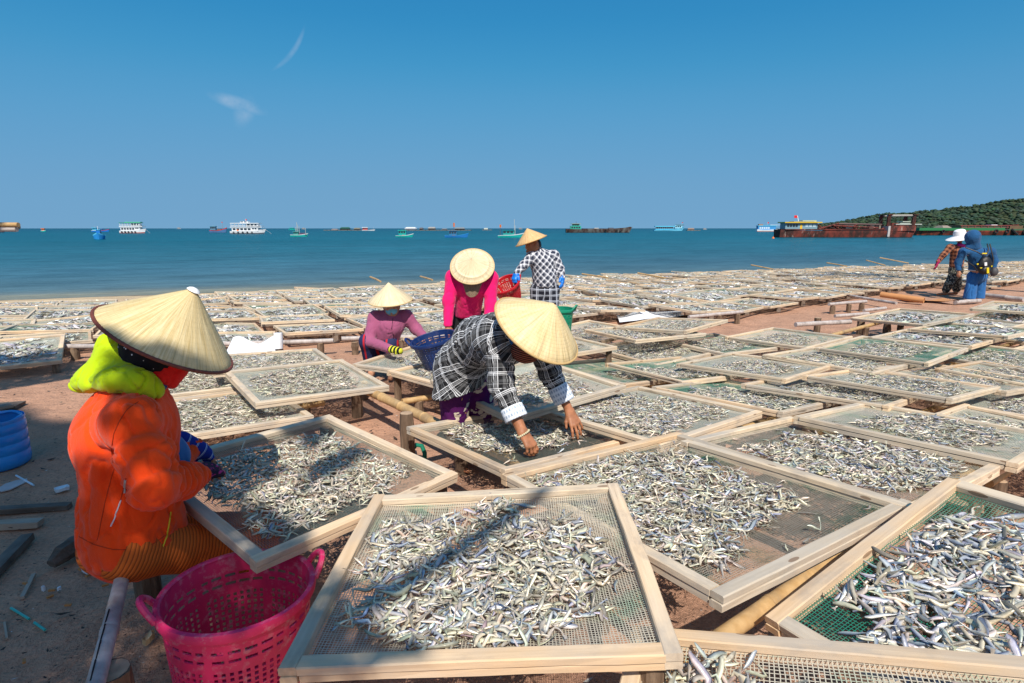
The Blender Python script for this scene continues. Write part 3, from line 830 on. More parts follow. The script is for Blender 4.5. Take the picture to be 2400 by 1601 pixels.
# ================================================================== people
def _v(p): return np.array(p[:] if isinstance(p, Vector) else p, float)
class Sdf:
    def __init__(self): self.p = []; self.cuts = []
    def cone(self, a, b, ra, rb, k=.03):
        self.p.append(('c', _v(a), _v(b), ra, rb, k)); return self
    def chain(self, pts, rad, k=.03):
        for i in range(len(pts) - 1): self.cone(pts[i], pts[i + 1], rad[i], rad[i + 1], k)
        return self
    def ell(self, c, r, R=None, k=.03):
        self.p.append(('e', _v(c), np.array(r, float), np.eye(3) if R is None else np.array(R, float), 0, k)); return self
    def trim(self, c, n): self.p.append(('h', _v(c), _v(n) / np.linalg.norm(_v(n)))); return self
    def cut(self, c, n): self.cuts.append((_v(c), _v(n) / np.linalg.norm(_v(n)))); return self
    def bounds(self, pad):
        lo, hi = [], []
        for q in self.p:
            if q[0] == 'h': continue
            if q[0] == 'c':
                for c, r in ((q[1], q[3]), (q[2], q[4])): lo.append(c - r); hi.append(c + r)
            else: m = q[2].max(); lo.append(q[1] - m); hi.append(q[1] + m)
        return np.min(lo, 0) - pad, np.max(hi, 0) + pad
    def eval(self, P):
        d = None
        for q in self.p:
            if q[0] == 'h': d = np.maximum(d, (P - q[1]) @ q[2]); continue
            if q[0] == 'c':
                a, b, r1, r2 = q[1:5]; ba = b - a; l2 = max(ba @ ba, 1e-9); rr = r1 - r2; a2 = l2 - rr * rr
                pa = P - a; y = pa @ ba; z = y - l2
                x2 = ((pa * l2 - np.outer(y, ba)) ** 2).sum(1); y2 = y * y * l2; z2 = z * z * l2; kk = np.sign(rr) * rr * rr * x2
                e = np.where(np.sign(z) * a2 * z2 > kk, np.sqrt(x2 + z2) / l2 - r2,
                    np.where(np.sign(y) * a2 * y2 < kk, np.sqrt(x2 + y2) / l2 - r1, (np.sqrt(np.maximum(x2 * a2 / l2, 0)) + y * rr) / l2 - r1))
            else:
                p = (P - q[1]) @ q[3]; k0 = np.linalg.norm(p / q[2], axis=1); k1 = np.linalg.norm(p / q[2] ** 2, axis=1) + 1e-9
                e = k0 * (k0 - 1) / k1
            if d is None: d = e
            else:
                k = q[5]; h = np.maximum(k - np.abs(d - e), 0) / k; d = np.minimum(d, e) - h * h * k * .25
        for c, n in self.cuts: d = np.maximum(d, (P - c) @ n)
        return d
    def mesh(self, h):
        lo, hi = self.bounds(h * 3); n = np.ceil((hi - lo) / h).astype(int) + 1
        ax = [lo[i] + h * np.arange(n[i]) for i in range(3)]
        G = np.stack(np.meshgrid(*ax, indexing='ij'), -1).reshape(-1, 3)
        Fv = np.concatenate([self.eval(G[i:i + 200000]) for i in range(0, len(G), 200000)]).reshape(n)
        return surface_nets(Fv, lo, h)
def surface_nets(Fv, lo, h):
    n = np.array(Fv.shape); S = Fv < 0
    c = np.zeros(n - 1, int)
    for dx in (0, 1):
        for dy in (0, 1):
            for dz in (0, 1): c += S[dx:n[0] - 1 + dx, dy:n[1] - 1 + dy, dz:n[2] - 1 + dz]
    act = np.argwhere((c > 0) & (c < 8)); idx = -np.ones(n - 1, int); idx[tuple(act.T)] = np.arange(len(act))
    acc = np.zeros((len(act), 3)); cnt = np.zeros(len(act))
    cor = [(a, b, d) for a in (0, 1) for b in (0, 1) for d in (0, 1)]
    for i, p in enumerate(cor):
        for q in cor[i + 1:]:
            if sum(abs(a - b) for a, b in zip(p, q)) != 1: continue
            va = Fv[tuple((act + p).T)]; vb = Fv[tuple((act + q).T)]; m = (va < 0) != (vb < 0)
            t = va[m] / (va[m] - vb[m]); acc[m] += np.array(p) + t[:, None] * (np.array(q) - np.array(p)); cnt[m] += 1
    V = lo + h * (act + acc / cnt[:, None])
    quads = []
    for ax in range(3):
        b, d = [(1, 2), (2, 0), (0, 1)][ax]
        A = S; sl0 = [slice(None)] * 3; sl1 = [slice(None)] * 3; sl0[ax] = slice(0, -1); sl1[ax] = slice(1, None)
        e = np.argwhere(A[tuple(sl0)] != A[tuple(sl1)])
        e = e[(e[:, b] > 0) & (e[:, d] > 0) & (e[:, b] < n[b] - 1) & (e[:, d] < n[d] - 1)]
        ub = np.zeros(3, int); ub[b] = 1; ud = np.zeros(3, int); ud[d] = 1
        q = np.stack([idx[tuple((e - ub - ud).T)], idx[tuple((e - ud).T)], idx[tuple(e.T)], idx[tuple((e - ub).T)]], 1)
        ins = A[tuple(sl0)][tuple(e.T)]
        q[~ins] = q[~ins][:, ::-1]; quads.append(q)
    return V, np.concatenate(quads)
def vnormals(V, F):
    n = np.cross(V[F[:, 2]] - V[F[:, 0]], V[F[:, 3]] - V[F[:, 1]]); N = np.zeros_like(V)
    for k in range(4): np.add.at(N, F[:, k], n)
    return N / (np.linalg.norm(N, axis=1, keepdims=True) + 1e-12)
def bone_uv(V, F, bones):
    """cloth coordinates in metres: around and along the nearest bone"""
    C = V[F].mean(1); best = None
    for i, (a, b, R) in enumerate(bones):
        a, b = _v(a), _v(b); ba = b - a; t = np.clip((C - a) @ ba / (ba @ ba), 0, 1)
        d = np.linalg.norm(C - a - t[:, None] * ba, axis=1) / R
        if best is None: best = d.copy(); who = np.zeros(len(C), int)
        else: m = d < best; best[m] = d[m]; who[m] = i
    uv = np.zeros((len(F), F.shape[1], 2))
    for i, (a, b, R) in enumerate(bones):
        m = who == i
        if not m.any(): continue
        a, b = _v(a), _v(b); ax = (b - a) / np.linalg.norm(b - a)
        ref = np.array([0, 1.0, 0]) if abs(ax[1]) < .8 else np.array([0, 0, -1.0])
        e1 = ref - ax * (ref @ ax); e1 /= np.linalg.norm(e1); e2 = np.cross(ax, e1)   # seam on the side away from the camera
        P = V[F[m]] - a; along = P @ ax; an = np.arctan2(P @ e2, -(P @ e1))
        w = np.ptp(an, axis=1) > math.pi; an[w] = np.where(an[w] < 0, an[w] + 2 * math.pi, an[w])
        uv[m, :, 0] = an * R; uv[m, :, 1] = along
    return uv.reshape(-1, 2)
class Person:
    def __init__(self, base, label, name='person'):
        self.b = Vector(base); self.root = empty(name, self.b, label=label, cat='person'); self.bvh = {}
    def part(self, name, V, F, mat, uv=None, label=None, smooth=True):
        me = mesh_np(name, np.asarray(V) - _v(self.b), F, mat, smooth, uv=uv)
        return ob(name, me, self.root, label=label)
    def sdf(self, name, s, h, mat, bones=None, wr=0.0, wf=9.0, label=None, stretch=(1, 1, .45), keep=False, rucks=()):
        V, F = s.mesh(h)
        if wr:
            N = vnormals(V, F); q = vfbm(V * wf * np.array(stretch), 3)
            rid = 1 - np.abs(vnoise(V * wf * .9 * np.array(stretch) + 40)) * 2
            st_ = np.array(stretch)
            n1 = vfbm(V * wf * 1.5 * st_ + 7, 2); n2 = vfbm((V @ np.array([[.8, 0, .6], [0, 1, 0], [-.6, 0, .8]])) * wf * 1.9 * st_ + 31, 2)
            msk = np.clip(.55 + q, 0, 1)
            dsp = wr * (q * .35 - 1.15 * np.exp(-(n1 / .13) ** 2) * msk - .7 * np.exp(-(n2 / .12) ** 2) * (1 - msk * .5))
            for (ra, rb_, amp, per_) in rucks:      # folds that ring a limb
                ra, rb_ = _v(ra), _v(rb_); ba = rb_ - ra; L_ = np.linalg.norm(ba); t_ = (V - ra) @ ba / L_ ** 2
                dist = np.linalg.norm(V - ra - np.clip(t_, 0, 1)[:, None] * ba, axis=1)
                m_ = np.clip((.13 - dist) / .04, 0, 1) * np.clip(np.minimum(t_ + .15, 1.15 - t_) * 5, 0, 1)
                ph = t_ * L_ / per_ * 2 * math.pi + 3.0 * vnoise(V * 9) + 1.5 * vnoise(V * 23 + 5)
                dsp = dsp + m_ * amp * (np.abs(np.sin(ph * .5)) * 2 - 1)
            V = V + N * dsp[:, None]
        uv = bone_uv(V, F, bones) if bones else None
        if keep:
            from mathutils.bvhtree import BVHTree
            self.bvh[name] = BVHTree.FromPolygons([tuple(v) for v in V], [tuple(f) for f in F.tolist()])
        return self.part(name, V, F, mat, uv, label)
    def hit(self, name, px, py):
        r = self.bvh[name].ray_cast(Vector((0, 0, CAM_H)), pix_dir(px, py))
        return r[0], r[1]
    def mb(self, name, mb, mat, smooth=True, label=None, parent=None):
        for i, v in enumerate(mb.V): mb.V[i] = tuple(Vector(v) - self.b)
        o = mb.ob(name, mat, parent or self.root, smooth)
        if label: o['label'] = label
        return o
def rot_to(z, xhint=(1, 0, 0)):
    z = Vector(z).normalized(); x = Vector(xhint); x = (x - z * x.dot(z)).normalized(); y = z.cross(x)
    return Matrix((x, y, z)).transposed()

# ---- cloth and skin materials
def mat_cloth(name, c, rough=.85, var=.12, weave=350, folds=.25, scale=6):
    t = NT(name); co = t.coord()
    k = t.ramp(t.noise(co, scale, 4), [(.3, 1 - var), (.7, 1 + var)])
    h = t.math('ADD', t.noise(t.map(co, (1, 1, .5)), 14, 4, .5), t.math('MULTIPLY', t.noise(co, weave, 2), .12))
    return t.fin(t.mix(1.0, c, k, 'MULTIPLY'), rough, .2, normal=t.bump(h, folds, .02), sheen=.15)
def stripe(t, coord, period, stops):
    return t.ramp(t.math('FRACT', t.math('DIVIDE', t.math('ADD', coord, 50.0), period)), stops, 'CONSTANT')
def mat_plaid(name, period, stu, stv, dark, light, rot=0.0, mode='lines'):
    t = NT(name); uv = t.map(t.coord('UV'), rot=(0, 0, rot)); u, v, _ = t.sep(uv)[:3]
    # a little waviness of the weave
    co = t.coord(); w = t.math('MULTIPLY', t.math('SUBTRACT', t.noise(co, 7, 3), .5), .012)
    u = t.math('ADD', u, w); v = t.math('ADD', v, w)
    a = stripe(t, u, period, stu); b = stripe(t, v, period, stv)
    if mode == 'lines': f = t.mix(1.0, a, b, 'SCREEN')
    else: f = t.mix(.5, a, b, 'MIX')
    h = t.math('ADD', t.noise(t.map(co, (1, 1, .5)), 14, 4, .5), t.math('MULTIPLY', t.noise(co, 350, 2), .12))
    return t.fin(t.mix(f, dark, light), .85, .2, normal=t.bump(h, .25, .02), sheen=.1)
def mat_skin(name, c):
    t = NT(name); co = t.coord()
    k = t.noise(co, 22, 5)
    col = t.mix(1.0, c, t.ramp(k, [(.3, (.72, .68, .66)), (.7, (1.15, 1.12, 1.1))]), 'MULTIPLY')
    n = t.bump(t.math('ADD', t.noise(co, 90, 4, .6), t.math('MULTIPLY', t.noise(t.map(co, (1, 1, .35)), 60, 3), .6)), .4, .004)
    t.b.inputs['Subsurface Weight'].default_value = .06; t.b.inputs['Subsurface Radius'].default_value = (.01, .004, .002)
    return t.fin(col, .48, .35, normal=n)
M_SKIN = mat_skin('skin', (.40, .17, .085)); M_SKIN2 = mat_skin('skin_light', (.50, .26, .16))
def mat_straw(name, c1, c2, rings=0.35, leaf=90, ringn=16):
    t = NT(name); u, v, _ = t.sep(t.coord('UV'))[:3]
    st = t.noise(t.comb(t.math('MULTIPLY', u, float(leaf)), t.math('MULTIPLY', v, 2.2), 0.0), 1.0, 4, .6)
    fine = t.noise(t.comb(t.math('MULTIPLY', u, float(leaf * 4)), t.math('MULTIPLY', v, 6.0), 3.0), 1.0, 2, .6)
    c = t.mix(t.ramp(st, [(.32, 0), (.68, 1)]), c1, c2)
    c = t.mix(.5, c, t.ramp(fine, [(.35, .75), (.65, 1.15)]), 'MULTIPLY')
    ln = t.noise(t.comb(t.math('MULTIPLY', u, float(leaf * 1.7)), t.math('MULTIPLY', v, .7), 9.0), 1.0, 2, .5)
    c = t.mix(t.math('MULTIPLY', t.ramp(ln, [(.60, 0), (.68, 1)]), .45), c, tuple(q * .45 for q in c1))
    rg = t.math('FRACT', t.math('MULTIPLY', v, float(ringn)))
    c = t.mix(rings, c, t.ramp(rg, [(0.0, .55), (.10, 1.05), (.9, 1.0), (1.0, .6)]), 'MULTIPLY')
    h = t.math('ADD', st, t.math('ADD', t.math('MULTIPLY', fine, .4), t.math('MULTIPLY', t.ramp(rg, [(0, 0), (.12, 1), (.88, 1), (1, 0)]), rings)))
    n = t.bump(h, .5, .0025)
    # palm leaf lets some light through
    t.fin(c, .55, .3, normal=n)
    tr = t.new('ShaderNodeBsdfTranslucent'); t.l.new(c, tr.inputs['Color'])
    mx = t.new('ShaderNodeMixShader'); mx.inputs[0].default_value = .12
    t.l.new(t.b.outputs[0], mx.inputs[1]); t.l.new(tr.outputs[0], mx.inputs[2]); t.l.new(mx.outputs[0], t.out.inputs['Surface'])
    return t.m
M_STRAW_A = mat_straw('straw_leaf', (.60, .44, .19), (.84, .69, .40), .16, 120, 16)
M_STRAW_B = mat_straw('straw_woven', (.72, .53, .25), (.86, .69, .40), .40, 46, 17)
M_STRAW_C = mat_straw('straw_pale', (.74, .58, .34), (.86, .72, .48), .12, 60, 14)
M_STRAW_D = mat_straw('straw_orange', (.66, .40, .17), (.78, .53, .26), .15, 60, 14)
M_RIM = simple('hat_rim_cord', (.16, .045, .03), .6, .3, .3, 60)
M_WHITE = simple('white_cloth', (.80, .79, .78), .8, .2, .05)
def conical_hat(per, c, axis, R, H, mat, prof=None, rim=True, tip=False, leaf=72, rough=.0011, bow=0.0, xh=(1, 0, 0)):
    """leaf hat with its rim centre at c; uv = (angle, slant)"""
    M3 = rot_to(axis, xh); c = Vector(c); n = leaf * 2
    pr = prof or [(0.012, 1.0), (.05, .96), (.2, .81), (.4, .61), (.6, .415), (.8, .215), (.93, .078), (1.0, 0.0)]
    V = []; uv = []; F = []; m = len(pr); g = random.Random(int(R * 1e5))
    lift = [g.uniform(-1, 1) for _ in range(n)]
    for side in (0, 1):
        for k in range(n):
            an = 2 * math.pi * k / n
            for i, (r, z) in enumerate(pr):
                ridge = (rough * (1 if k % 2 else -1) + rough * .8 * lift[k]) * min(1, r * 3) if side == 0 else -.003
                wob = 1 + bow * math.cos(2 * an + .6)
                p = Vector((r * R * math.cos(an), r * R * math.sin(an), z * H * (1) + ridge)) 
                p.z += bow * R * .6 * math.cos(2 * an) * r
                V.append(M3 @ p + c)
    for side in (0, 1):
        o = side * n * m
        for k in range(n):
            k2 = (k + 1) % n
            for i in range(m - 1):
                f = (o + k * m + i, o + k2 * m + i, o + k2 * m + i + 1, o + k * m + i + 1)
                fu = [(k / n, pr[i][0]), ((k + 1) / n, pr[i][0]), ((k + 1) / n, pr[i + 1][0]), (k / n, pr[i + 1][0])]
                if side == 0: f = f[::-1]; fu = fu[::-1]
                F.append(f); uv += fu
    base = len(V)
    for k in range(n):       # close the edge
        k2 = (k + 1) % n
        F.append((k * m + m - 1, n * m + k * m + m - 1, n * m + k2 * m + m - 1, k2 * m + m - 1)); uv += [(k / n, 1)] * 4
    o = per.part('conical_hat', np.array([v[:] for v in V]), np.array(F), mat, uv, smooth=True)
    if rim:
        mb = MB(); pts = [M3 @ Vector((R * 1.0 * math.cos(a), R * math.sin(a), bow * R * .6 * math.cos(2 * a) - .001)) + c for a in np.linspace(0, 2 * math.pi, 181)]
        rad = [.0058 + (.0009 if i % 2 else 0) for i in range(181)]
        mb.tube(pts, rad, 8, False); per.mb('hat_rim', mb, rim if rim is not True else M_RIM, parent=o)
    if tip:
        mb = MB(); mb.lathe([(0, H * 1.012), (.010, H * 1.008), (.019, H * .985), (.024, H * .955)], 14, M3, c); per.mb('hat_tip', mb, M_WHITE, parent=o)
    return o
def hand(s, wrist, d, n, L=.17, curl=(.35, .35, .35, .4), th=(.6, .5), flip=1, inf=0.0, spread=1.0, fingers=True, k=.007):
    """palm and five fingers; d along the hand, n the way the fingers curl; thumb leaves the side of the palm"""
    d = Vector(d).normalized(); n = Vector(n); n = (n - d * n.dot(d)).normalized(); sd = d.cross(n).normalized() * flip
    w = Vector(wrist); pl = L * .50
    kn = []
    for i, o in enumerate((.36, .13, -.11, -.33)):
        a = w + sd * (o * .05) + d * .005; b = w + d * (pl * (1.0, 1.04, 1.0, .90)[i]) + sd * (o * L * .47 * (.8 + .2 * spread)) - n * (.004 if i in (1, 2) else 0)
        s.cone(a, b, .0135 + inf, .0110 + inf, .018); kn.append(b)
    for i, b in enumerate(kn):
        fl = L * (.42, .47, .43, .34)[i]; ang = 0.0; p = b
        dd = (d + sd * ((.14, .04, -.05, -.16)[i] * spread)).normalized()
        r = (.0092, .0096, .0090, .0080)[i] + inf
        for j, q in enumerate((.46, .30, .24)):
            ang += curl[i] * (.75, 1.05, .8)[j]
            v = dd * math.cos(ang) + n * math.sin(ang); e = p + v * fl * q
            if fingers or j == 0: s.cone(p, e, r * (1.0, .94, .88)[j], r * (.94, .88, .76)[j], k)
            p = e
    tb = w + d * pl * .30 + sd * L * .12 + n * .006
    d1 = (sd * th[0] + d * th[1] + n * .25).normalized(); p1 = tb + d1 * L * .22
    d2 = (sd * th[0] * .55 + d * (th[1] + .35) + n * .3).normalized(); p2 = p1 + d2 * L * .19
    s.cone(w + d * pl * .2, tb, .014 + inf, .0125 + inf, .016).cone(tb, p1, .0125 + inf, .0105 + inf, .008).cone(p1, p2, .0100 + inf, .0075 + inf, .006)
    return s
def head(s, c, face, up, r=.105, k=.02):
    """skull, jaw, nose, ears, brow and lips facing 'face'"""
    f = Vector(face).normalized(); u = Vector(up); u = (u - f * u.dot(f)).normalized(); sx = u.cross(f)
    c = Vector(c); R = np.array(Matrix((sx, f, u)).transposed())
    s.ell(c, (r * .74, r * .92, r * 1.0), R, k).ell(c + f * r * .22 - u * r * .55, (r * .55, r * .62, r * .62), R, .03)
    s.cone(c + f * r * .88 + u * r * .05, c + f * r * 1.10 - u * r * .30, .008, .013, .012)
    s.cone(c + f * r * .82 - u * r * .62 + sx * .02, c + f * r * .82 - u * r * .62 - sx * .02, .008, .008, .01)
    for q in (-1, 1):
        s.ell(c + sx * q * r * .76 - f * r * .05 - u * r * .1, (.010, .020, .030), R, .008)
        s.ell(c + sx * q * r * .32 + f * r * .82 + u * r * .12, (.018, .012, .012), R, .012)
    return s

def people_orange():
    P = lambda x, y, Y: U(*D(x, y), Y + .07)
    p = Person((-1.3, 2.0, 0), 'person in orange jacket and lime hood seated on a pole sorting fish')
    pel, bel, che, nek = P(290, 1238, 1.86), P(300, 1140, 1.87), P(282, 1005, 1.87), P(310, 893, 1.90)
    hd = P(352, 808, 1.93)
    sR, sL = P(302, 968, 1.71), P(335, 962, 2.04)
    eR, wR, hR = P(352, 1122, 1.62), P(455, 1092, 1.96), P(495, 1072, 2.12)
    eL, wL, hL = P(390, 1075, 2.16), P(440, 1025, 2.30), P(490, 1052, 2.36)
    M_OR = mat_cloth('orange_fleece', (.86, .062, .004), .9, .10, 300, .6)
    M_LIME = mat_cloth('lime_cotton', (.42, .58, .004), .85, .08, 300, .3)
    face = (Vector((.80, .35, -.55))).normalized()
    axis = Vector((.51, .11, .85)).normalized()
    # body (mostly covered)
    b = Sdf(); b.chain([pel, bel, che, nek], [.125, .115, .115, .055], .05).cone(nek, hd, .05, .06, .03); head(b, hd, face, (.3, 0, .9))
    b.chain([che, sR, eR, wR], [.09, .06, .042, .027], .03).chain([che, sL, eL, wL], [.09, .06, .042, .027], .03)
    kR, kL = P(585, 1262, 2.10), P(600, 1215, 2.45)
    hipR, hipL = P(305, 1258, 1.78), P(320, 1250, 2.0)
    fR, fL = Vector((kR.x - .02, kR.y + .10, .05)), Vector((kL.x - .05, kL.y + .05, .05))
    fR = UZ(*D(420, 1320), .06); fR = Vector((fR.x + .12, fR.y + .12, .06))
    b.chain([hipR, kR, fR], [.095, .062, .038], .04).chain([hipL, kL, fL], [.095, .062, .038], .04)
    b.cone(fR, fR + Vector((.17, .06, -.015)), .036, .026, .02).cone(fL, fL + Vector((.17, .06, -.015)), .036, .026, .02)
    hand(b, wR, hR - wR, (.2, .3, -.9), .17, (.5, .55, .6, .6), flip=-1)
    hand(b, wL, hL - wL, (-.1, -.6, -.8), .17, (.5, .5, .55, .6), flip=1)
    p.sdf('body', b, .0085, M_SKIN)
    # trousers: orange with fine dark ribs
    t = NT('orange_ribbed_cloth'); _d = (kR - hipR).normalized(); _dn = t.new('ShaderNodeVectorMath', operation='DOT_PRODUCT'); t.l.new(t.coord(), _dn.inputs[0]); _dn.inputs[1].default_value = _d
    st = t.math('FRACT', t.math('DIVIDE', t.math('ADD', _dn.outputs['Value'], 20.0), .0125))
    c = t.mix(t.ramp(st, [(0, 0), (.18, 1), (.82, 1), (1, 0)]), (.16, .03, .008), (.62, .13, .018))
    M_TR = t.fin(c, .8, .2, normal=t.bump(t.math('ADD', t.ramp(st, [(0, 0), (.4, 1), (.6, 1), (1, 0)]), t.noise(t.coord(), 9, 3)), .35, .006))
    s = Sdf().ell(P(288, 1246, 1.86), (.150, .15, .112), None).chain([hipR, kR, fR + (kR - fR) * .25], [.095, .085, .06], .05).chain([hipL, kL, fL + (kL - fL) * .25], [.118, .088, .06], .05)
    s.cone(hipR, hipL, .105, .105, .05)
    p.sdf('trousers', s, .0095, M_TR, [(P(180, 1270, 1.86), P(420, 1262, 1.9), .13), (hipR, kR, .11), (hipL, kL, .11), (kR, fR, .08), (kL, fL, .08)], .004, 8)
    # jacket
    s = Sdf().ell(P(294, 1215, 1.86), (.142, .165, .165)).cone(P(286, 1140, 1.86), P(284, 1010, 1.87), .132, .130, .08).ell(P(326, 1120, 1.87), (.110, .14, .17), None, .08).ell(P(322, 1235, 1.84), (.135, .165, .135), None, .08).ell(P(288, 1005, 1.87), (.130, .165, .165), None, .08).cone(P(288, 990, 1.87), nek, .112, .085, .10)
    s.cone(sR, sL, .080, .080, .12)
    s.chain([sR, (sR + eR) / 2 + Vector((.005, 0, 0)), eR], [.078, .070, .066], .035).chain([eR, (eR + wR) / 2, wR + (hR - wR) * .08], [.066, .056, .043], .03)
    s.chain([sL, eL, wL], [.085, .068, .048], .05)
    hem0 = P(280, 1322, 1.86)
    s.cut(hem0, (-.10, 0, -1))
    p.sdf('jacket', s, .0075, M_OR, [(pel, nek, .15), (sR, eR, .075), (eR, wR, .06), (sL, eL, .07), (eL, wL, .06)], .012, 9, keep=True, rucks=[(eR + (sR - eR) * .3, wR, .011, .045), (sR + (eR - sR) * .25, eR, .006, .075), (pel, bel, .008, .075)], label='orange zipped jacket with stains at the hem')
    ip = lambda a, b, n: [(a[0] + (b[0] - a[0]) * i / n, a[1] + (b[1] - a[1]) * i / n) for i in range(n + 1)]
    # sleeve rucks on the forearm, pocket zip, front edge piping, seam lines
    def line(name, pts, rad, mat, off=.0015):
        out = []; pts = [q for i in range(len(pts) - 1) for q in ip(pts[i], pts[i + 1], 4)[:-1]] + [pts[-1]]; off = max(off, .001)
        for x, y in pts:
            h, n = p.hit('jacket', *D(x, y))
            if h is not None: out.append(h + n * off)
        if len(out) > 1: p.mb(name, MB().tube(out, rad, 6), mat)
    M_YEL = simple('yellow_piping', (.70, .55, .02), .6); M_SEAM = simple('dark_seam', (.40, .035, .004), .9); M_ZIP = simple('zip_lining', (.62, .60, .66), .4)
    ip = lambda a, b, n: [(a[0] + (b[0] - a[0]) * i / n, a[1] + (b[1] - a[1]) * i / n) for i in range(n + 1)]
    line('front_piping', ip((392, 1175), (383, 1230), 8) + ip((383, 1230), (364, 1283), 8)[1:], .0026, M_YEL)
    line('pocket_zip', ip((278, 1148), (262, 1192), 8) + ip((262, 1192), (254, 1208), 4)[1:], .0024, M_ZIP)
    line('zip_pull', ip((289, 1102), (286, 1132), 5), .0036, simple('zip_steel', (.35, .33, .32), .35))
    line('pocket_zip', ip((290, 1098), (276, 1150), 6), .0016, M_SEAM, .0006)
    line('side_seam', ip((262, 1075), (242, 1150), 8) + ip((242, 1150), (224, 1240), 8)[1:], .0013, M_SEAM, .0002)
    line('armhole_seam', [(318, 922), (292, 940), (275, 965), (262, 995), (256, 1030), (260, 1062)], .0014, M_SEAM, .0003)
    line('hem_seam', [(182, 1232), (215, 1250), (260, 1262), (310, 1262), (350, 1250), (378, 1230)], .0013, M_SEAM, .0002)
    # hood lying on the back of the neck, and collar
    s = Sdf().chain([P(172, 886, 1.86), P(205, 872, 1.87), P(250, 845, 1.90), P(290, 838, 1.92)], [.018, .034, .052, .050], .05)
    s.chain([P(205, 885, 1.82), P(262, 872, 1.79), P(318, 878, 1.79), P(350, 895, 1.83), P(362, 905, 1.87)], [.022, .034, .030, .022, .016], .05)
    s.chain([P(240, 862, 1.98), P(300, 860, 2.02), P(355, 890, 1.98)], [.04, .045, .02], .05)
    s.chain([P(246, 782, 1.93), P(262, 805, 1.92), P(270, 840, 1.90)], [.020, .036, .050], .05).cone(P(262, 800, 1.92), P(320, 870, 1.82), .030, .030, .05)
    p.sdf('hood', s, .0058, M_LIME, None, .009, 15, label='lime green lining of the hood')
    # scarf round the head, red mask
    t = NT('black_print_scarf'); co = t.coord(); v = t.vor(co, 55)
    M_SC = t.fin(t.mix(t.math('LESS_THAN', v, .16), (.008, .008, .012), (.65, .65, .68)), .8, .2)
    fR3 = np.array(rot_to((.3, 0, .9), face))
    s = Sdf().ell(hd, (.105, .092, .118)).cone(hd, nek + Vector((.02, 0, .02)), .085, .062, .05)
    p.sdf('headscarf', s, .007, M_SC, None, .003, 16)
    M_RED = mat_cloth('red_mask_cloth', (.72, .012, .010), .8, .1, 250, .4)
    m0 = hd + face * .060 + Vector((0, -.02, -.028))
    s = Sdf().ell(m0, (.064, .074, .058)).cone(m0 + Vector((-.01, -.04, -.02)), hd + Vector((-.035, -.085, -.072)), .04, .022, .03).cone(m0, m0 + Vector((.02, -.02, -.05)), .045, .02, .03)
    p.sdf('face_mask', s, .0055, M_RED, None, .006, 22, label='red cloth mask over nose and mouth')
    # blue shirt under the open jacket
    s = Sdf().chain([P(362, 980, 1.96), P(382, 1050, 2.0), P(378, 1120, 1.98)], [.05, .07, .05], .05)
    p.sdf('shirt', s, .008, mat_cloth('blue_cotton', (.02, .13, .36), .8), None, .003, 8)
    # gloves
    t = NT('blue_striped_glove'); u_, v_, _ = t.sep(t.coord('UV'))[:3]
    M_G1 = t.fin(t.mix(stripe(t, v_, .042, [(0, 0.0), (.78, 1.0), (.84, 0.0), (.9, .9), (.94, 0)]), (.012, .03, .24), (.5, .55, .7)), .85, .2)
    s = Sdf().cone(wL - (hL - wL).normalized() * .05, wL + (hL - wL) * .35, .043, .041, .02); hand(s, wL, hL - wL, (-.1, -.6, -.8), .155, (.5, .5, .55, .6), flip=1, inf=.0065, fingers=False)
    p.sdf('glove', s, .0048, M_G1, [(wL - (hL - wL).normalized() * .1, hL, .04)], .001, 30, label='blue fingerless glove with white stripes')
    t = NT('dark_pink_glove'); co = t.coord(); n = t.noise(t.map(co, (1, 1, 3)), 30, 3)
    M_G2 = t.fin(t.mix(t.ramp(n, [(.52, 0), (.6, 1)]), (.018, .012, .03), (.40, .03, .18)), .85, .2)
    s = Sdf().cone(wR - (hR - wR).normalized() * .02, wR + (hR - wR) * .4, .040, .040, .02); hand(s, wR, hR - wR, (.2, .3, -.9), .155, (.5, .55, .6, .6), flip=-1, inf=.0065, fingers=False)
    p.sdf('glove', s, .0048, M_G2, None, .001, 30, label='dark glove marbled with pink')
    # hat
    rc = Vector((-1.258, 2.035, 1.205))
    conical_hat(p, rc, Vector((.512, .11, .85)), .236, .212, M_STRAW_A, rim=True, tip=True, leaf=64, rough=.0012)
    # chin cord tag
    p.mb('chin_cord', MB().tube([P(362, 905, 1.86), P(373, 893, 1.87), P(380, 886, 1.87)], [.004, .009, .008], 6), simple('cord_blue', (.03, .12, .3), .5))
people_orange()

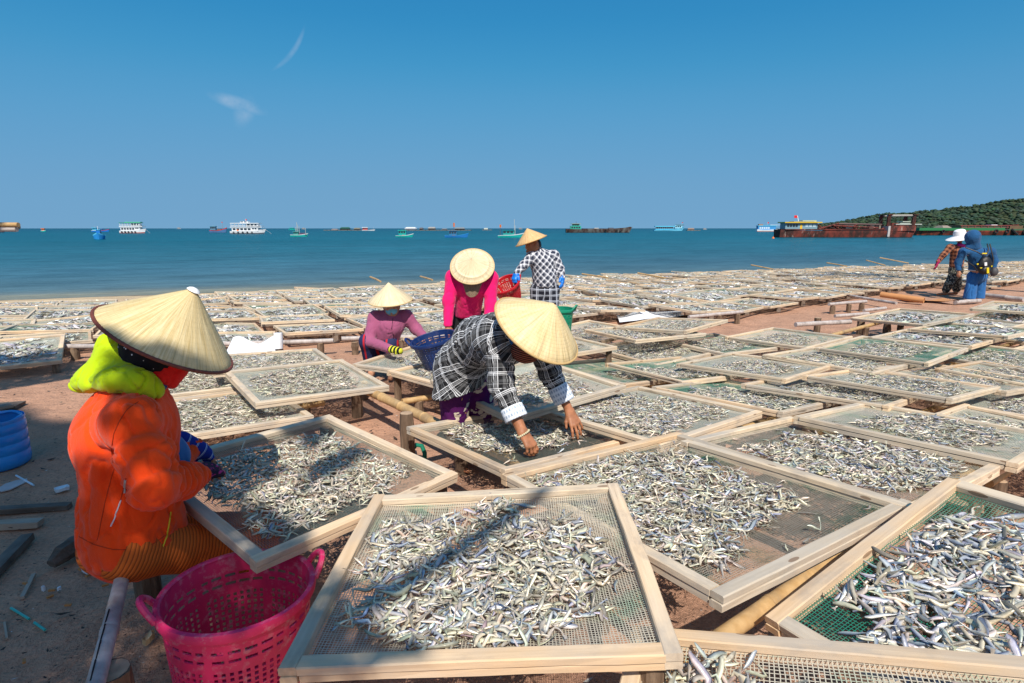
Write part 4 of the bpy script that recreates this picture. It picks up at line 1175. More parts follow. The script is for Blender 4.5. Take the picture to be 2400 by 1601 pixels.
def people_plaid():
    p = Person((-.25, 3.75, 0), 'bare-handed person in black and white plaid shirt bending over a tray')
    hip = U(1092, 868, 3.72); wai = U(1120, 800, 3.55); che = U(1175, 795, 3.28); nek = U(1222, 790, 3.14)
    rc = U(1258, 772, 3.08); ax = Vector((.50, -.34, .80)).normalized()
    hd = rc - ax * .075
    s1, e1, w1 = U(1172, 812, 3.14), U(1174, 900, 3.08), U(1224, 1012, 2.97)
    f1 = U(1258, 1066, 2.92)
    s2, e2, w2 = U(1262, 800, 3.40), U(1290, 875, 3.44), U(1334, 962, 3.39)
    f2 = U(1354, 1004, 3.34)
    face = Vector((.25, -.55, -.78))
    kn1, kn2 = U(1066, 1000, 3.74), U(1125, 985, 3.86)
    ft1, ft2 = Vector((kn1.x + .03, 3.72, .07)), Vector((kn2.x - .02, 3.86, .07))
    b = Sdf(); b.chain([hip, wai, che, nek], [.125, .11, .115, .05], .05).cone(nek, hd, .05, .06, .03); head(b, hd, face, ax)
    b.chain([che, s1], [.09, .06], .03).chain([che, s2], [.09, .06], .03)
    for h_, k_, f_ in ((U(1068, 890, 3.66), kn1, ft1), (U(1120, 880, 3.80), kn2, ft2)):
        b.chain([h_, k_, f_], [.09, .055, .036], .04)
        b.cone(f_ + Vector((0, .03, -.03)), f_ + Vector((.03, -.13, -.045)), .034, .028, .02)
        for q in range(5): b.cone(f_ + Vector((.03, -.13, -.045)), f_ + Vector((.075 - .021 * q, -.185 + .008 * q, -.055)), .02, .011 if q else .014, .006)
    V1, F1 = b.mesh(.010)
    h = Sdf().chain([s1, e1, w1], [.055, .044, .029], .03); hand(h, w1, f1 - w1, (-.15, .35, -.8), .182, (.55, .7, .75, .75), (.45, .6), flip=1, k=.005)
    V2, F2 = h.mesh(.0042)
    h = Sdf().chain([s2, e2, w2], [.055, .042, .026], .03); hand(h, w2, f2 - w2, (.0, .30, -.9), .185, (.18, .2, .25, .3), (.62, .75), flip=-1, spread=1.5, k=.005)
    V3, F3 = h.mesh(.0042)
    V = np.concatenate([V1, V2, V3]); F = np.concatenate([F1, F2 + len(V1), F3 + len(V1) + len(V2)])
    p.part('body', V, F, M_SKIN)
    # trousers
    t = NT('purple_floral_cloth'); co = t.coord(); n = t.noise(co, 9, 3, .6, 'Color')
    q = t.mix(.16, co, n); v = t.vor(q, 9.5); e = t.vor(q, 30)
    fl = t.math('LESS_THAN', v, .34); pet = t.math('GREATER_THAN', e, .12)
    c = t.mix(t.math('MULTIPLY', fl, pet), (.085, .008, .095), (.70, .58, .46))
    c = t.mix(t.math('MULTIPLY', t.math('LESS_THAN', v, .10), 1.0), c, (.45, .12, .06))
    lf = t.vor(t.map(q, loc=(3, 1, 7)), 16); c = t.mix(t.math('MULTIPLY', t.math('LESS_THAN', lf, .16), t.math('GREATER_THAN', v, .36)), c, (.50, .26, .07))
    M_FL = t.fin(c, .8, .2, normal=t.bump(t.noise(co, 14, 3), .3, .02))
    s = Sdf().ell(hip, (.17, .15, .15)).chain([U(1066, 890, 3.66), kn1, ft1 + Vector((0, 0, .16))], [.115, .09, .085], .04).chain([U(1122, 880, 3.80), kn2, ft2 + Vector((0, 0, .16))], [.115, .09, .085], .04)
    p.sdf('trousers', s, .010, M_FL, None, .006, 8)
    # shirt
    L1 = [(0, 0), (.06, .8), (.10, 0), (.16, .55), (.18, 0), (.23, .55), (.25, 0), (.31, .8), (.35, 0), (.62, .08), (.80, 0), (.88, .45), (.90, 0)]
    L2 = [(0, 0), (.05, .85), (.09, .06), (.15, .8), (.19, .06), (.25, .6), (.27, 0), (.52, .05), (.70, 0), (.78, .4), (.80, 0)]
    M_PL = mat_plaid('black_white_plaid', .092, L1, L2, (.010, .010, .012), (.82, .82, .84))
    b1, b2 = U(1060, 925, 3.70), U(1095, 860, 3.70)
    s = Sdf().ell(U(1082, 862, 3.70), (.175, .175, .17)).cone(U(1085, 850, 3.69), wai, .165, .150, .06).cone(wai, che, .152, .165, .06).ell(che, (.165, .18, .15)).cone(che, nek, .12, .07, .05)
    s.cone(U(1075, 880, 3.70), U(1075, 935, 3.68), .165, .178, .05)
    s.trim(U(1090, 912, 3.68), (.28, 0, -1))
    s.cone(s1, s2, .085, .085, .05).chain([s1, e1, w1 + (e1 - w1) * .42], [.088, .070, .054], .04).chain([s2, e2, w2 + (e2 - w2) * .42], [.085, .068, .054], .04)
    p.sdf('shirt', s, .0085, M_PL, [(hip + (hip - wai) * .6, nek, .165), (s1, e1, .075), (e1, w1, .065), (s2, e2, .075), (e2, w2, .065)], .009, 9, rucks=[(s1, w1, .004, .06), (s2, w2, .004, .06)], label='loose black and white plaid shirt')
    # turned up cuffs
    M_CF = mat_plaid('cuff_plaid', .03, [(0, 0), (.3, .8), (.5, .2), (.8, 1)], [(0, .2), (.5, .9)], (.22, .30, .42), (.78, .81, .86))
    for e_, w_ in ((e1, w1), (e2, w2)):
        a = w_ + (e_ - w_) * (.26 if e_ is e1 else .24); c_ = w_ + (e_ - w_) * (.52 if e_ is e1 else .66)
        d_ = (a - c_).normalized(); M3 = rot_to(d_); L_ = (a - c_).length
        mb = MB(); prof = [(.058, 0), (.064, .004), (.0655, L_ * .5), (.066, L_ - .004), (.063, L_), (.055, L_ - .002), (.052, L_ * .5)]
        V_, F_, uv = [], [], []; n_ = 40
        for k in range(n_):
            an = 2 * math.pi * k / n_
            for r, z in prof: V_.append(M3 @ Vector((r * (1 + .05 * math.sin(3 * an)) * math.cos(an), r * math.sin(an), z)) + c_)
        for k in range(n_):
            k2 = (k + 1) % n_
            for i in range(len(prof) - 1):
                F_.append((k * 7 + i, k2 * 7 + i, k2 * 7 + i + 1, k * 7 + i + 1)); uv += [(k * .009, prof[i][1]), ((k + 1) * .009, prof[i][1]), ((k + 1) * .009, prof[i + 1][1]), (k * .009, prof[i + 1][1])]
        p.part('cuff', np.array([v[:] for v in V_]), np.array(F_), M_CF, uv)
    # bead bracelet
    d_ = (f1 - w1).normalized(); M3 = rot_to(d_); c_ = w1 + d_ * .012; root = None
    M_BD = simple('cream_bead', (.62, .55, .36), .4, .5)
    mb = MB()
    for k in range(20):
        an = 2 * math.pi * k / 20; q = M3 @ Vector((.036 * math.cos(an), .033 * math.sin(an), .006 * math.sin(an))) + c_
        mb.lathe([(.0005, -.0062), (.0045, -.0045), (.0062, 0), (.0045, .0045), (.0005, .0062)], 8, None, q)
    p.mb('bracelet', mb, M_BD, label='bracelet of round cream beads')
    # face cover, blue strap
    t = NT('brown_striped_mask'); z_ = t.sep(t.coord())[2]; x_ = t.sep(t.coord())[0]
    M_MK = t.fin(t.mix(stripe(t, t.math('ADD', z_, t.math('MULTIPLY', x_, .25)), .012, [(0, 0), (.6, 1.0)]), (.03, .015, .012), (.36, .10, .06)), .85, .2)
    s = Sdf().ell(hd + face.normalized() * .055 + Vector((-.035, 0, -.01)), (.085, .075, .078)).cone(hd, nek, .09, .07, .04)
    p.sdf('face_cover', s, .006, M_MK, None, .003, 18, label='brown striped cloth covering the face')
    p.sdf('scarf', Sdf().ell(hd + Vector((-.03, .02, .005)), (.100, .098, .098)), .008, simple('blue_scarf', (.015, .10, .24), .8))
    conical_hat(p, rc, ax, .262, .185, M_STRAW_B, prof=[(0.02, 1.0), (.07, .965), (.14, .895), (.3, .745), (.5, .55), (.7, .35), (.88, .155), (1.0, 0.0)], rim=simple('straw_rim', (.50, .33, .14), .7), leaf=50, rough=.0006, bow=.03)
people_plaid()

def people_pink():
    p = Person((-.42, 6.05, 0), 'person in bright pink top stooping, hat crown tilted forward')
    Y = 5.9
    rc = U(1107, 624, Y); ax = Vector((0, -.76, .65)).normalized(); hd = rc - ax * .085
    hip = U(1092, 742, 6.2); che = U(1105, 672, 5.98); nek = U(1106, 650, 5.92)
    sl, sr = U(1062, 650, 5.98), U(1150, 652, 5.98)
    el, er = U(1052, 705, 5.90), U(1150, 715, 5.9)
    wl_, wr_ = U(1050, 762, 5.78), U(1140, 775, 5.75)
    b = Sdf(); b.chain([hip, che, nek], [.12, .115, .05], .05); head(b, hd, (0, -.75, -.6), ax)
    for s_, e_, w_, fl in ((sl, el, wl_, 1), (sr, er, wr_, -1)):
        b.chain([che, s_, e_, w_], [.08, .055, .04, .026], .03); hand(b, w_, w_ - e_, (0, .3, -.6), .17, flip=fl)
    for q in (-1, 1): b.chain([hip + Vector((.09 * q, 0, 0)), Vector((hip.x + .1 * q, 6.15, .42)), Vector((hip.x + .1 * q, 6.2, .06))], [.09, .055, .036], .04).cone(Vector((hip.x + .1 * q, 6.2, .05)), Vector((hip.x + .1 * q, 6.02, .035)), .036, .028, .02)
    p.sdf('body', b, .012, M_SKIN)
    s = Sdf().ell(hip, (.165, .14, .15))
    for q in (-1, 1): s.chain([hip + Vector((.09 * q, 0, -.02)), Vector((hip.x + .1 * q, 6.15, .42)), Vector((hip.x + .1 * q, 6.2, .14))], [.105, .075, .065], .04)
    p.sdf('trousers', s, .013, mat_cloth('black_cloth', (.012, .011, .013), .85), None, .003, 8)
    M_PK = mat_cloth('pink_knit', (.72, .006, .13), .85, .1, 250, .4)
    s = Sdf().cone(U(1095, 738, 6.16), che, .145, .150, .06).ell(che, (.165, .13, .14)).cone(che, nek, .11, .065, .05).cone(sl, sr, .075, .075, .05)
    s.chain([sl, el, wl_], [.078, .062, .048], .04).chain([sr, er, wr_], [.078, .062, .048], .04).cut(U(1095, 742, 6.1), (0, .15, -1))
    p.sdf('jacket', s, .010, M_PK, None, .006, 10, label='bright pink knitted jacket')
    t = NT('brown_mesh_veil'); co = t.coord()
    M_V = t.fin(t.mix(t.math('LESS_THAN', t.vor(co, 160), .3), (.22, .15, .10), (.07, .045, .03)), .85, .2)
    V = []; n = 15; m = 8
    for j in range(m):
        for i in range(n):
            a = (i / (n - 1) - .5) * 2.5; v = j / (m - 1)
            r = .125 - .02 * v; c = U(1106, 652 + 44 * v * (1 - .35 * (abs(a) / 1.25) ** 2), 5.86 - .02 * v)
            V.append((c.x + r * math.sin(a) * (1 - .25 * v * v), c.y - r * .75 * math.cos(a) + .05 + .006 * math.sin(i * 1.9) * v, c.z))
    F = [(j * n + i, j * n + i + 1, (j + 1) * n + i + 1, (j + 1) * n + i) for j in range(m - 1) for i in range(n - 1)]
    V2 = [(x, y + .004, z) for x, y, z in V]; k = len(V)
    F += [tuple(q + k for q in f[::-1]) for f in F]
    p.part('veil', np.array(V + V2), np.array(F), M_V, label='brown mesh veil hanging below the hat')
    conical_hat(p, rc, ax, .225, .13, M_STRAW_C, prof=[(0.012, 1.0), (.05, .94), (.12, .84), (.3, .66), (.5, .47), (.66, .32), (.72, .27), (.745, .30), (.77, .29), (.79, .20), (.9, .09), (1.0, 0.0)], rim=simple('straw_rim_pale', (.58, .42, .22), .7), leaf=40, rough=.0004)
people_pink()

def people_purple():
    p = Person((-1.35, 6.1, 0), 'person in purple jacket and blue face mask squatting at a tray')
    Y = 6.0
    rc = U(915, 704, Y); ax = Vector((-.03, -.16, .98)).normalized(); hd = rc - ax * .05 + Vector((.005, 0, -.02))
    hip = U(900, 812, 6.15); che = U(914, 762, 6.04); nek = U(916, 733, 6.03)
    sl, sr = U(880, 745, 6.02), U(952, 742, 6.10)
    el, er = U(864, 800, 5.9), U(976, 772, 6.12)
    wl_, wr_ = U(914, 818, 5.68), U(995, 790, 5.95)
    hl = U(936, 822, 5.60)
    b = Sdf(); b.chain([hip, che, nek], [.12, .115, .05], .05); head(b, hd, (.15, -.9, -.35), ax)
    b.chain([che, sl, el, wl_], [.08, .055, .04, .026], .03).chain([che, sr, er, wr_], [.08, .055, .04, .026], .03)
    hand(b, wl_, hl - wl_, (.1, .1, -.9), .16, flip=1); hand(b, wr_, wr_ - er, (0, .2, -.9), .16, flip=-1)
    kl, kr = Vector((hip.x - .12, 5.92, .42)), Vector((hip.x + .10, 6.0, .38))
    for k_ in (kl, kr): b.chain([hip, k_, Vector((k_.x, 6.02, .06))], [.1, .06, .036], .04).cone(Vector((k_.x, 6.02, .05)), Vector((k_.x + .02, 5.85, .035)), .036, .026, .02)
    p.sdf('body', b, .012, M_SKIN2)
    t = NT('navy_trousers_red_stripe'); co = t.coord(); x_ = t.sep(co)[0]
    M_NV = t.fin(t.mix(stripe(t, x_, .11, [(0, 0), (.62, 1), (.80, 0)]), (.022, .028, .085), (.50, .02, .03)), .8, .2, normal=t.bump(t.noise(co, 12, 3), .3, .02))
    s = Sdf().ell(hip, (.17, .15, .12))
    for k_ in (kl, kr): s.chain([hip, k_, Vector((k_.x, 6.02, .14))], [.12, .085, .07], .04)
    p.sdf('trousers', s, .013, M_NV, None, .003, 8)
    M_PU = mat_cloth('purple_jersey', (.33, .085, .17), .8, .08, 250, .4)
    s = Sdf().cone(U(902, 800, 6.1), che, .14, .15, .06).ell(che, (.155, .13, .13)).cone(che, nek, .10, .062, .05).cone(sl, sr, .07, .07, .05)
    s.chain([sl, el, wl_], [.078, .062, .046], .04).chain([sr, er, wr_], [.074, .060, .046], .04).cut(U(900, 815, 6.1), (0, .1, -1))
    p.sdf('jacket', s, .0095, M_PU, None, .006, 11, keep=True, label='dusky purple zipped jacket')
    pts = []
    for x, y in ((921, 745), (920, 755), (918, 770), (922, 785), (922, 800)):
        h, n = p.hit('jacket', x, y)
        if h is not None: pts.append(h + n * .001)
    if len(pts) > 1: p.mb('zip', MB().tube(pts, .004, 6), simple('zip_dark', (.04, .008, .03), .6))
    s = Sdf().ell(hd + Vector((.012, -.062, -.035)), (.062, .040, .044))
    p.sdf('face_mask', s, .006, simple('light_blue_mask', (.16, .46, .58), .8), None, .001, 30, label='light blue surgical mask')
    p.sdf('hair', Sdf().ell(hd + Vector((0, .03, .01)), (.088, .085, .098)), .01, simple('black_hair', (.012, .010, .010), .5))
    t = NT('black_yellow_glove'); u_, v_, _ = t.sep(t.coord('UV'))[:3]
    M_GL = t.fin(t.mix(stripe(t, v_, .045, [(0, 0), (.55, 1)]), (.012, .012, .014), (.62, .60, .04)), .85, .2)
    s = Sdf().cone(wl_, hl, .040, .036, .02); hand(s, wl_, hl - wl_, (.1, .1, -.9), .155, flip=1, inf=.006)
    p.sdf('glove', s, .006, M_GL, [(wl_ - (hl - wl_) * .3, hl, .04)], label='black glove with yellow bands')
    conical_hat(p, rc, ax, .228, .195, M_STRAW_C, prof=[(0.012, 1.0), (.06, .95), (.2, .80), (.4, .60), (.6, .42), (.8, .235), (.93, .08), (1.0, 0.0)], rim=simple('straw_rim_thin', (.55, .40, .2), .7), leaf=40, rough=.0004)
people_purple()

def people_checked():
    p = Person((.45, 7.4, 0), 'standing person in checked shirt and trousers carrying a red basket')
    Y = 7.35
    rc = U(1245, 564.5, Y); ax = Vector((-.33, -.03, .94)).normalized(); hd = rc - ax * .045 + Vector((.005, 0, -.015))
    nek = U(1262, 588, Y + .02); che = U(1270, 615, Y + .03); wai = U(1276, 650, Y + .04); hip = U(1277, 680, Y + .04)
    sl, sr = U(1247, 602, Y - .03), U(1297, 600, Y + .06)
    el, er = U(1228, 622, Y - .10), U(1311, 630, Y + .05)
    wl_, wr_ = U(1211, 641, Y - .16), U(1317, 648, Y)
    hl, hr = U(1207, 650, Y - .18), U(1318, 661, Y - .02)
    b = Sdf(); b.chain([hip, wai, che, nek], [.125, .11, .115, .05], .05).cone(nek, hd, .05, .05, .02); head(b, hd, (-.75, -.35, -.45), ax)
    b.chain([che, sl, el, wl_], [.08, .055, .04, .026], .03).chain([che, sr, er, wr_], [.08, .055, .04, .026], .03)
    hand(b, wl_, hl - wl_, (.3, .3, -.4), .165, (.8, .8, .8, .8), flip=1); hand(b, wr_, hr - wr_, (-.4, .1, 0), .165, flip=-1)
    for q in (-1, 1): b.chain([hip + Vector((.085 * q, 0, 0)), Vector((hip.x + .09 * q, Y - .02, .45)), Vector((hip.x + .09 * q, Y + .04, .06))], [.09, .055, .036], .04).cone(Vector((hip.x + .09 * q, Y + .04, .05)), Vector((hip.x + .05 * q, Y - .13, .035)), .036, .026, .02)
    p.sdf('body', b, .0125, M_SKIN)
    M_PT = mat_plaid('dark_check_trousers', .075, [(0, 0), (.3, .7), (.45, .15), (.6, .5), (.66, 0)], [(0, 0), (.3, .7), (.45, .15), (.6, .5), (.66, 0)], (.012, .013, .022), (.55, .58, .66))
    s = Sdf().ell(hip, (.17, .14, .15)); bones = []
    for q in (-1, 1):
        k_ = Vector((hip.x + .09 * q, Y - .02, .45)); a_ = Vector((hip.x + .09 * q, Y + .04, .12)); h_ = hip + Vector((.085 * q, 0, 0))
        s.chain([h_, k_, a_], [.112, .085, .08], .03); bones += [(h_ + Vector((0, 0, .15)), a_, .1)]
    p.sdf('trousers', s, .0125, M_PT, bones, .004, 8)
    A = [(0, 0), (.42, 1.0), (.72, 0), (.80, .45), (.84, 0), (.90, .45), (.94, 0)]
    M_CH = mat_plaid('navy_white_check', .062, A, A, (.022, .028, .055), (.80, .80, .84), math.radians(38), 'mix')
    s = Sdf().cone(wai, che, .145, .150, .06).ell(che, (.165, .13, .14)).cone(U(1277, 664, Y + .04), wai, .155, .15, .05).cone(che, nek, .10, .062, .05).cone(sl, sr, .075, .075, .05)
    s.chain([sl, el, wl_], [.075, .058, .045], .03).chain([sr, er, wr_], [.078, .062, .048], .03).cut(U(1277, 672, Y + .04), (0, 0, -1))
    p.sdf('shirt', s, .010, M_CH, [(hip, nek, .15), (sl, el, .065), (el, wl_, .055), (sr, er, .065), (er, wr_, .055)], .007, 9, label='navy and white checked shirt')
    p.sdf('hair', Sdf().ell(hd + Vector((.028, .03, 0)), (.085, .08, .098)), .01, simple('black_hair_b', (.010, .010, .014), .5))
    M_BG = simple('blue_rubber_glove', (.006, .17, .62), .4, .5)
    for w_, h_, e_, n_, fl, cu in ((wl_, hl, el, (.3, .3, -.4), 1, .8), (wr_, hr, er, (-.4, .1, 0), -1, .35)):
        s = Sdf().cone(w_ + (e_ - w_) * .1, w_ + (h_ - w_) * .4, .042, .038, .02); hand(s, w_, h_ - w_, n_, .165, (cu,) * 4, flip=fl, inf=.007); p.sdf('glove', s, .0065, M_BG, label='bright blue rubber glove')
    conical_hat(p, rc, ax, .205, .165, M_STRAW_D, prof=[(0.012, 1.0), (.1, .92), (.3, .72), (.6, .42), (.85, .16), (1.0, 0.0)], rim=simple('straw_rim_or', (.50, .28, .1), .7), leaf=36, rough=.0004)
    return hl
CHK_HAND = people_checked()

def people_pair():
    # hooded one in blue, from behind
    p = Person((10.55, 12.9, 0), 'hooded person in blue denim with a black backpack, seen from behind')
    Y = 12.9; q = lambda x, y, dy=0: U(x, y, Y + dy)
    hd = q(2279, 556); nek = q(2283, 578); che = q(2290, 598); wai = q(2290, 630); hip = q(2290, 648)
    sl, sr = q(2258, 590), q(2322, 590)
    el, er = q(2246, 615, .05), q(2331, 612, -.02)
    wl_, wr_ = q(2247, 636, -.02), q(2327, 634, -.05)
    fw = Vector((-.45, .85, -.1))
    b = Sdf(); b.chain([hip, wai, che, nek], [.13, .12, .12, .05], .05); head(b, hd, fw, (0, 0, 1))
    b.chain([che, sl, el, wl_], [.08, .055, .04, .027], .03).chain([che, sr, er, wr_], [.08, .055, .04, .027], .03)
    hand(b, wl_, Vector((.06, 0, -1)), (.7, .5, 0), .17, (.5,) * 4, flip=1); hand(b, wr_, Vector((0, 0, -1)), (-.7, .5, 0), .17, flip=-1)
    for k in (-1, 1): b.chain([hip + Vector((.09 * k, 0, 0)), Vector((hip.x + .1 * k, Y, .45)), Vector((hip.x + .1 * k, Y, .07))], [.09, .055, .036], .04).cone(Vector((hip.x + .1 * k, Y, .05)), Vector((hip.x + .06 * k, Y + .17, .035)), .036, .028, .02)
    p.sdf('body', b, .014, M_SKIN2)
    M_DN = mat_cloth('blue_denim', (.020, .115, .32), .85, .15, 200, .5, 3); M_DN2 = mat_cloth('blue_denim_jacket', (.012, .075, .19), .85, .2, 200, .5, 3)
    s = Sdf().ell(hip, (.19, .16, .16))
    for k in (-1, 1): s.chain([hip + Vector((.09 * k, 0, 0)), Vector((hip.x + .12 * k, Y + .03 * k, .45)), Vector((hip.x + .145 * k, Y + .06 * k, .03))], [.125, .105, .125], .015)
    s.cut(Vector((hip.x, Y, .03)), (0, 0, -1))
    p.sdf('trousers', s, .013, M_DN, None, .012, 7, stretch=(1, 1, .25))
    s = Sdf().cone(wai, che, .16, .165, .06).ell(che, (.20, .15, .17)).cone(sl, sr, .085, .085, .05).chain([sl, el, wl_ + (el - wl_) * .12], [.09, .07, .055], .04).chain([sr, er, wr_ + (er - wr_) * .12], [.09, .07, .055], .04).cut(wai - Vector((0, 0, .04)), (0, 0, -1))
    p.sdf('jacket', s, .012, M_DN2, None, .008, 8, label='dark blue denim jacket')
    p.sdf('waistband', Sdf().ell(wai - Vector((0, 0, .03)), (.172, .148, .035)), .012, simple('grey_band', (.4, .42, .47), .8))
    s = Sdf().ell(hd + Vector((0, -.01, .01)), (.145, .15, .155)).cone(hd, nek, .13, .12, .05).cone(nek + Vector((-.13, 0, -.02)), nek + Vector((.10, 0, -.02)), .06, .06, .06)
    p.sdf('hood', s, .011, M_DN2, None, .006, 10)
    # backpack with straps, buckles and tag, grey side bag
    M_BK = simple('black_nylon', (.012, .012, .014), .5, .4); M_YB = simple('yellow_buckle', (.72, .55, .02), .5)
    bp = q(2308, 622, -.26)
    s = Sdf().ell(bp, (.145, .09, .20)).ell(bp + Vector((0, -.04, -.11)), (.12, .09, .09))
    o = p.sdf('backpack', s, .010, M_BK, None, .004, 12, label='small black backpack with yellow buckles')
    for a, c in (((2262, 580), (2306, 600)), ((2314, 572), (2308, 600)), ((2320, 572), (2324, 640)), ((2262, 610), (2290, 635))):
        A_, C_ = q(*a, -.12), q(*c, -.28); m_ = (A_ + C_) / 2 + Vector((0, -.07, 0)); p.mb('strap', MB().tube([A_, m_, C_], .014, 6), M_BK, parent=None)
    for x, y, w, h in ((2307, 594, .10, .025), (2291, 619, .03, .03), (2299, 628, .04, .02), (2324, 624, .02, .03)):
        c_ = q(x, y, -.36); p.mb('buckle', MB().box(c_, (w, .02, h)), M_YB)
    p.mb('tag', MB().box(q(2315, 634, -.39), (.045, .02, .12), Matrix.Rotation(-.2, 3, 'Y')), M_YB)
    p.mb('charm', MB().box(q(2310, 619, -.38), (.05, .02, .07), Matrix.Rotation(-.2, 3, 'Y')), M_WHITE)
    s = Sdf().ell(q(2330, 637, -.16), (.08, .07, .10)); p.sdf('side_bag', s, .012, simple('grey_bag', (.06, .06, .065), .6))
    # companion in white sun hat
    p = Person((9.9, 13.6, 0), 'person in brown plaid and wide white hat striding beside the hooded one')
    Y = 13.6; q = lambda x, y, dy=0: U(x - 13, y, Y + dy)
    hd = q(2262, 556); nek = q(2262, 572); che = q(2258, 590); wai = q(2254, 615); hip = q(2254, 632)
    sl, sr = q(2240, 580, -.05), q(2278, 580, .1); el, er = q(2224, 598, -.08), q(2300, 600, .1); wl_, wr_ = q(2212, 613, -.1), q(2335, 612, .1)
    fw = Vector((-.8, .3, -.45))
    b = Sdf(); b.chain([hip, wai, che, nek], [.12, .11, .115, .05], .05); head(b, hd, fw, (0, 0, 1))
    b.chain([che, sl, el, wl_], [.08, .055, .04, .027], .03).chain([che, sr, er, wr_], [.08, .055, .04, .027], .03)
    ft1, ft2 = q(2228, 695), q(2252, 697, .1); k1, k2 = q(2238, 665, -.05), q(2256, 665, .08)
    ft1.z = ft2.z = .06
    for k_, f_ in ((k1, ft1), (k2, ft2)): b.chain([hip, k_, f_], [.1, .06, .036], .04).cone(f_, f_ + Vector((-.15, .05, -.02)), .036, .028, .02)
    p.sdf('body', b, .014, M_SKIN)
    t = NT('dark_leaf_print'); co = t.coord(); n = t.noise(co, 26, 3)
    s = Sdf().ell(hip, (.16, .14, .14)).chain([hip, k1, ft1 + Vector((.0, 0, .10))], [.12, .09, .085], .04).chain([hip, k2, ft2 + Vector((0, 0, .10))], [.12, .09, .085], .04)
    p.sdf('trousers', s, .013, t.fin(t.mix(t.ramp(n, [(.52, 0), (.58, 1)]), (.014, .015, .014), (.30, .30, .24)), .8), None, .005, 8)
    B_ = [(0, 0), (.5, 1)]
    M_BP = mat_plaid('brown_plaid', .09, B_, B_, (.045, .012, .012), (.36, .14, .07), 0, 'mix')
    s = Sdf().cone(q(2254, 622), che, .14, .15, .06).ell(che, (.15, .13, .13)).cone(sl, sr, .075, .075, .05).chain([sl, el, wl_], [.08, .062, .048], .04).chain([sr, er, wr_], [.08, .062, .048], .04).cut(q(2254, 634), (0, 0, -1))
    p.sdf('shirt', s, .012, M_BP, [(hip, nek, .15), (sl, el, .065), (el, wl_, .055), (sr, er, .065)], .006, 9)
    M_MG = simple('magenta_glove', (.36, .008, .08), .6)
    s = Sdf().cone(wl_ + (el - wl_) * .15, wl_, .05, .045, .02); hand(s, wl_, Vector((-.25, 0, -1)), (-.6, .4, 0), .20, (.2,) * 4, flip=1, inf=.008); p.sdf('glove', s, .009, M_MG)
    s = Sdf().cone(wr_ + (er - wr_) * .15, wr_, .05, .045, .02); hand(s, wr_, Vector((.3, 0, -1)), (-.6, .4, 0), .20, (.3,) * 4, flip=-1, inf=.008); p.sdf('glove', s, .009, M_MG)
    p.sdf('neck_scarf', Sdf().cone(nek + Vector((-.05, -.05, -.02)), nek + Vector((.12, -.05, -.07)), .05, .05, .03), .012, simple('magenta_scarf', (.48, .01, .22), .7))
    # hat: white bucket crown, wide brim dark beneath
    M3 = rot_to(Vector((-.22, -.05, 1)))
    hc = hd + Vector((0, 0, .03))
    mb = MB().lathe([(.001, .155), (.07, .15), (.11, .125), (.125, .07), (.13, .015), (.20, -.025), (.27, -.06), (.272, -.066), (.20, -.032), (.128, .008)], 36, M3, hc)
    o = p.mb('sun_hat', mb, M_WHITE)
    p.mb('brim_lining', MB().lathe([(.266, -.0675), (.20, -.036), (.126, .0)], 36, M3, hc), simple('dark_lining', (.02, .008, .02), .8), parent=o)
people_pair()
# ================================================================== racks: posts, bamboo rails
def mat_bamboo(name, c1, c2):
    t = NT(name); co = t.coord(); r = t.rand()
    g = t.noise(t.map(co, (9, 9, 2)), 3.0, 5, .6)
    s = t.noise(co, 6, 4)
    c = t.mix(t.ramp(g, [(.3, 0), (.7, 1)]), c1, c2)
    c = t.mix(t.math('MULTIPLY', t.ramp(s, [(.5, 0), (.7, 1)]), .6), c, (.12, .09, .07))
    return t.fin(c, .5, .35, normal=t.bump(g, .25, .004))
M_BAM = mat_bamboo('bamboo_tan', (.42, .25, .10), (.55, .36, .17))
M_BAMG = mat_bamboo('bamboo_grey', (.36, .30, .27), (.52, .46, .43))
def mat_log():
    t = NT('log_bark'); co = t.coord()
    g = t.noise(t.map(co, (8, 8, 1.2)), 3.0, 6, .65)
    c = t.ramp(g, [(.25, (.05, .032, .022)), (.5, (.16, .105, .07)), (.75, (.30, .21, .14))])
    return t.fin(c, .85, .15, normal=t.bump(g, .7, .012))
M_LOG = mat_log()
M_END = simple('sawn_end', (.42, .29, .19), .8, .15, .25, 30)
def bamboo(a, b, r, mat=None, label=None, group=None, cat='bamboo pole', node=.28, bend=.01, name='bamboo_pole', pts=None):
    a, b = Vector(a), Vector(b); L = (b - a).length; mb = MB()
    n = max(2, int(L / node)); P = []; R = []
    sidev = (b - a).cross(Vector((0, 0, 1))).normalized() if abs((b - a).normalized().z) < .95 else Vector((1, 0, 0))
    ph = random.uniform(0, 6)
    def pt(t):
        if pts: 
            i = min(int(t * (len(pts) - 1)), len(pts) - 2); f = t * (len(pts) - 1) - i; base = Vector(pts[i]).lerp(Vector(pts[i + 1]), f)
        else: base = a.lerp(b, t)
        return base + sidev * bend * math.sin(t * 5 + ph)
    for i in range(n + 1):
        t = i / n; t = min(max(t + (random.uniform(-.15, .15) / n if 0 < i < n else 0), 0), 1)
        if 0 < i < n:
            for dt, k in ((-.018, 1.0), (-.008, 1.10), (0, .97), (.008, 1.10), (.018, 1.0)):
                P.append(pt(t + dt / L)); R.append(r * k)
        else: P.append(pt(t)); R.append(r)
    mb.tube(P, R, 12)
    c = (a + b) / 2
    mb.V = [tuple(Vector(v) - c) for v in mb.V]
    return mb.ob(name, mat or M_BAM, smooth=True, loc=c, label=label, cat=cat, group=group)
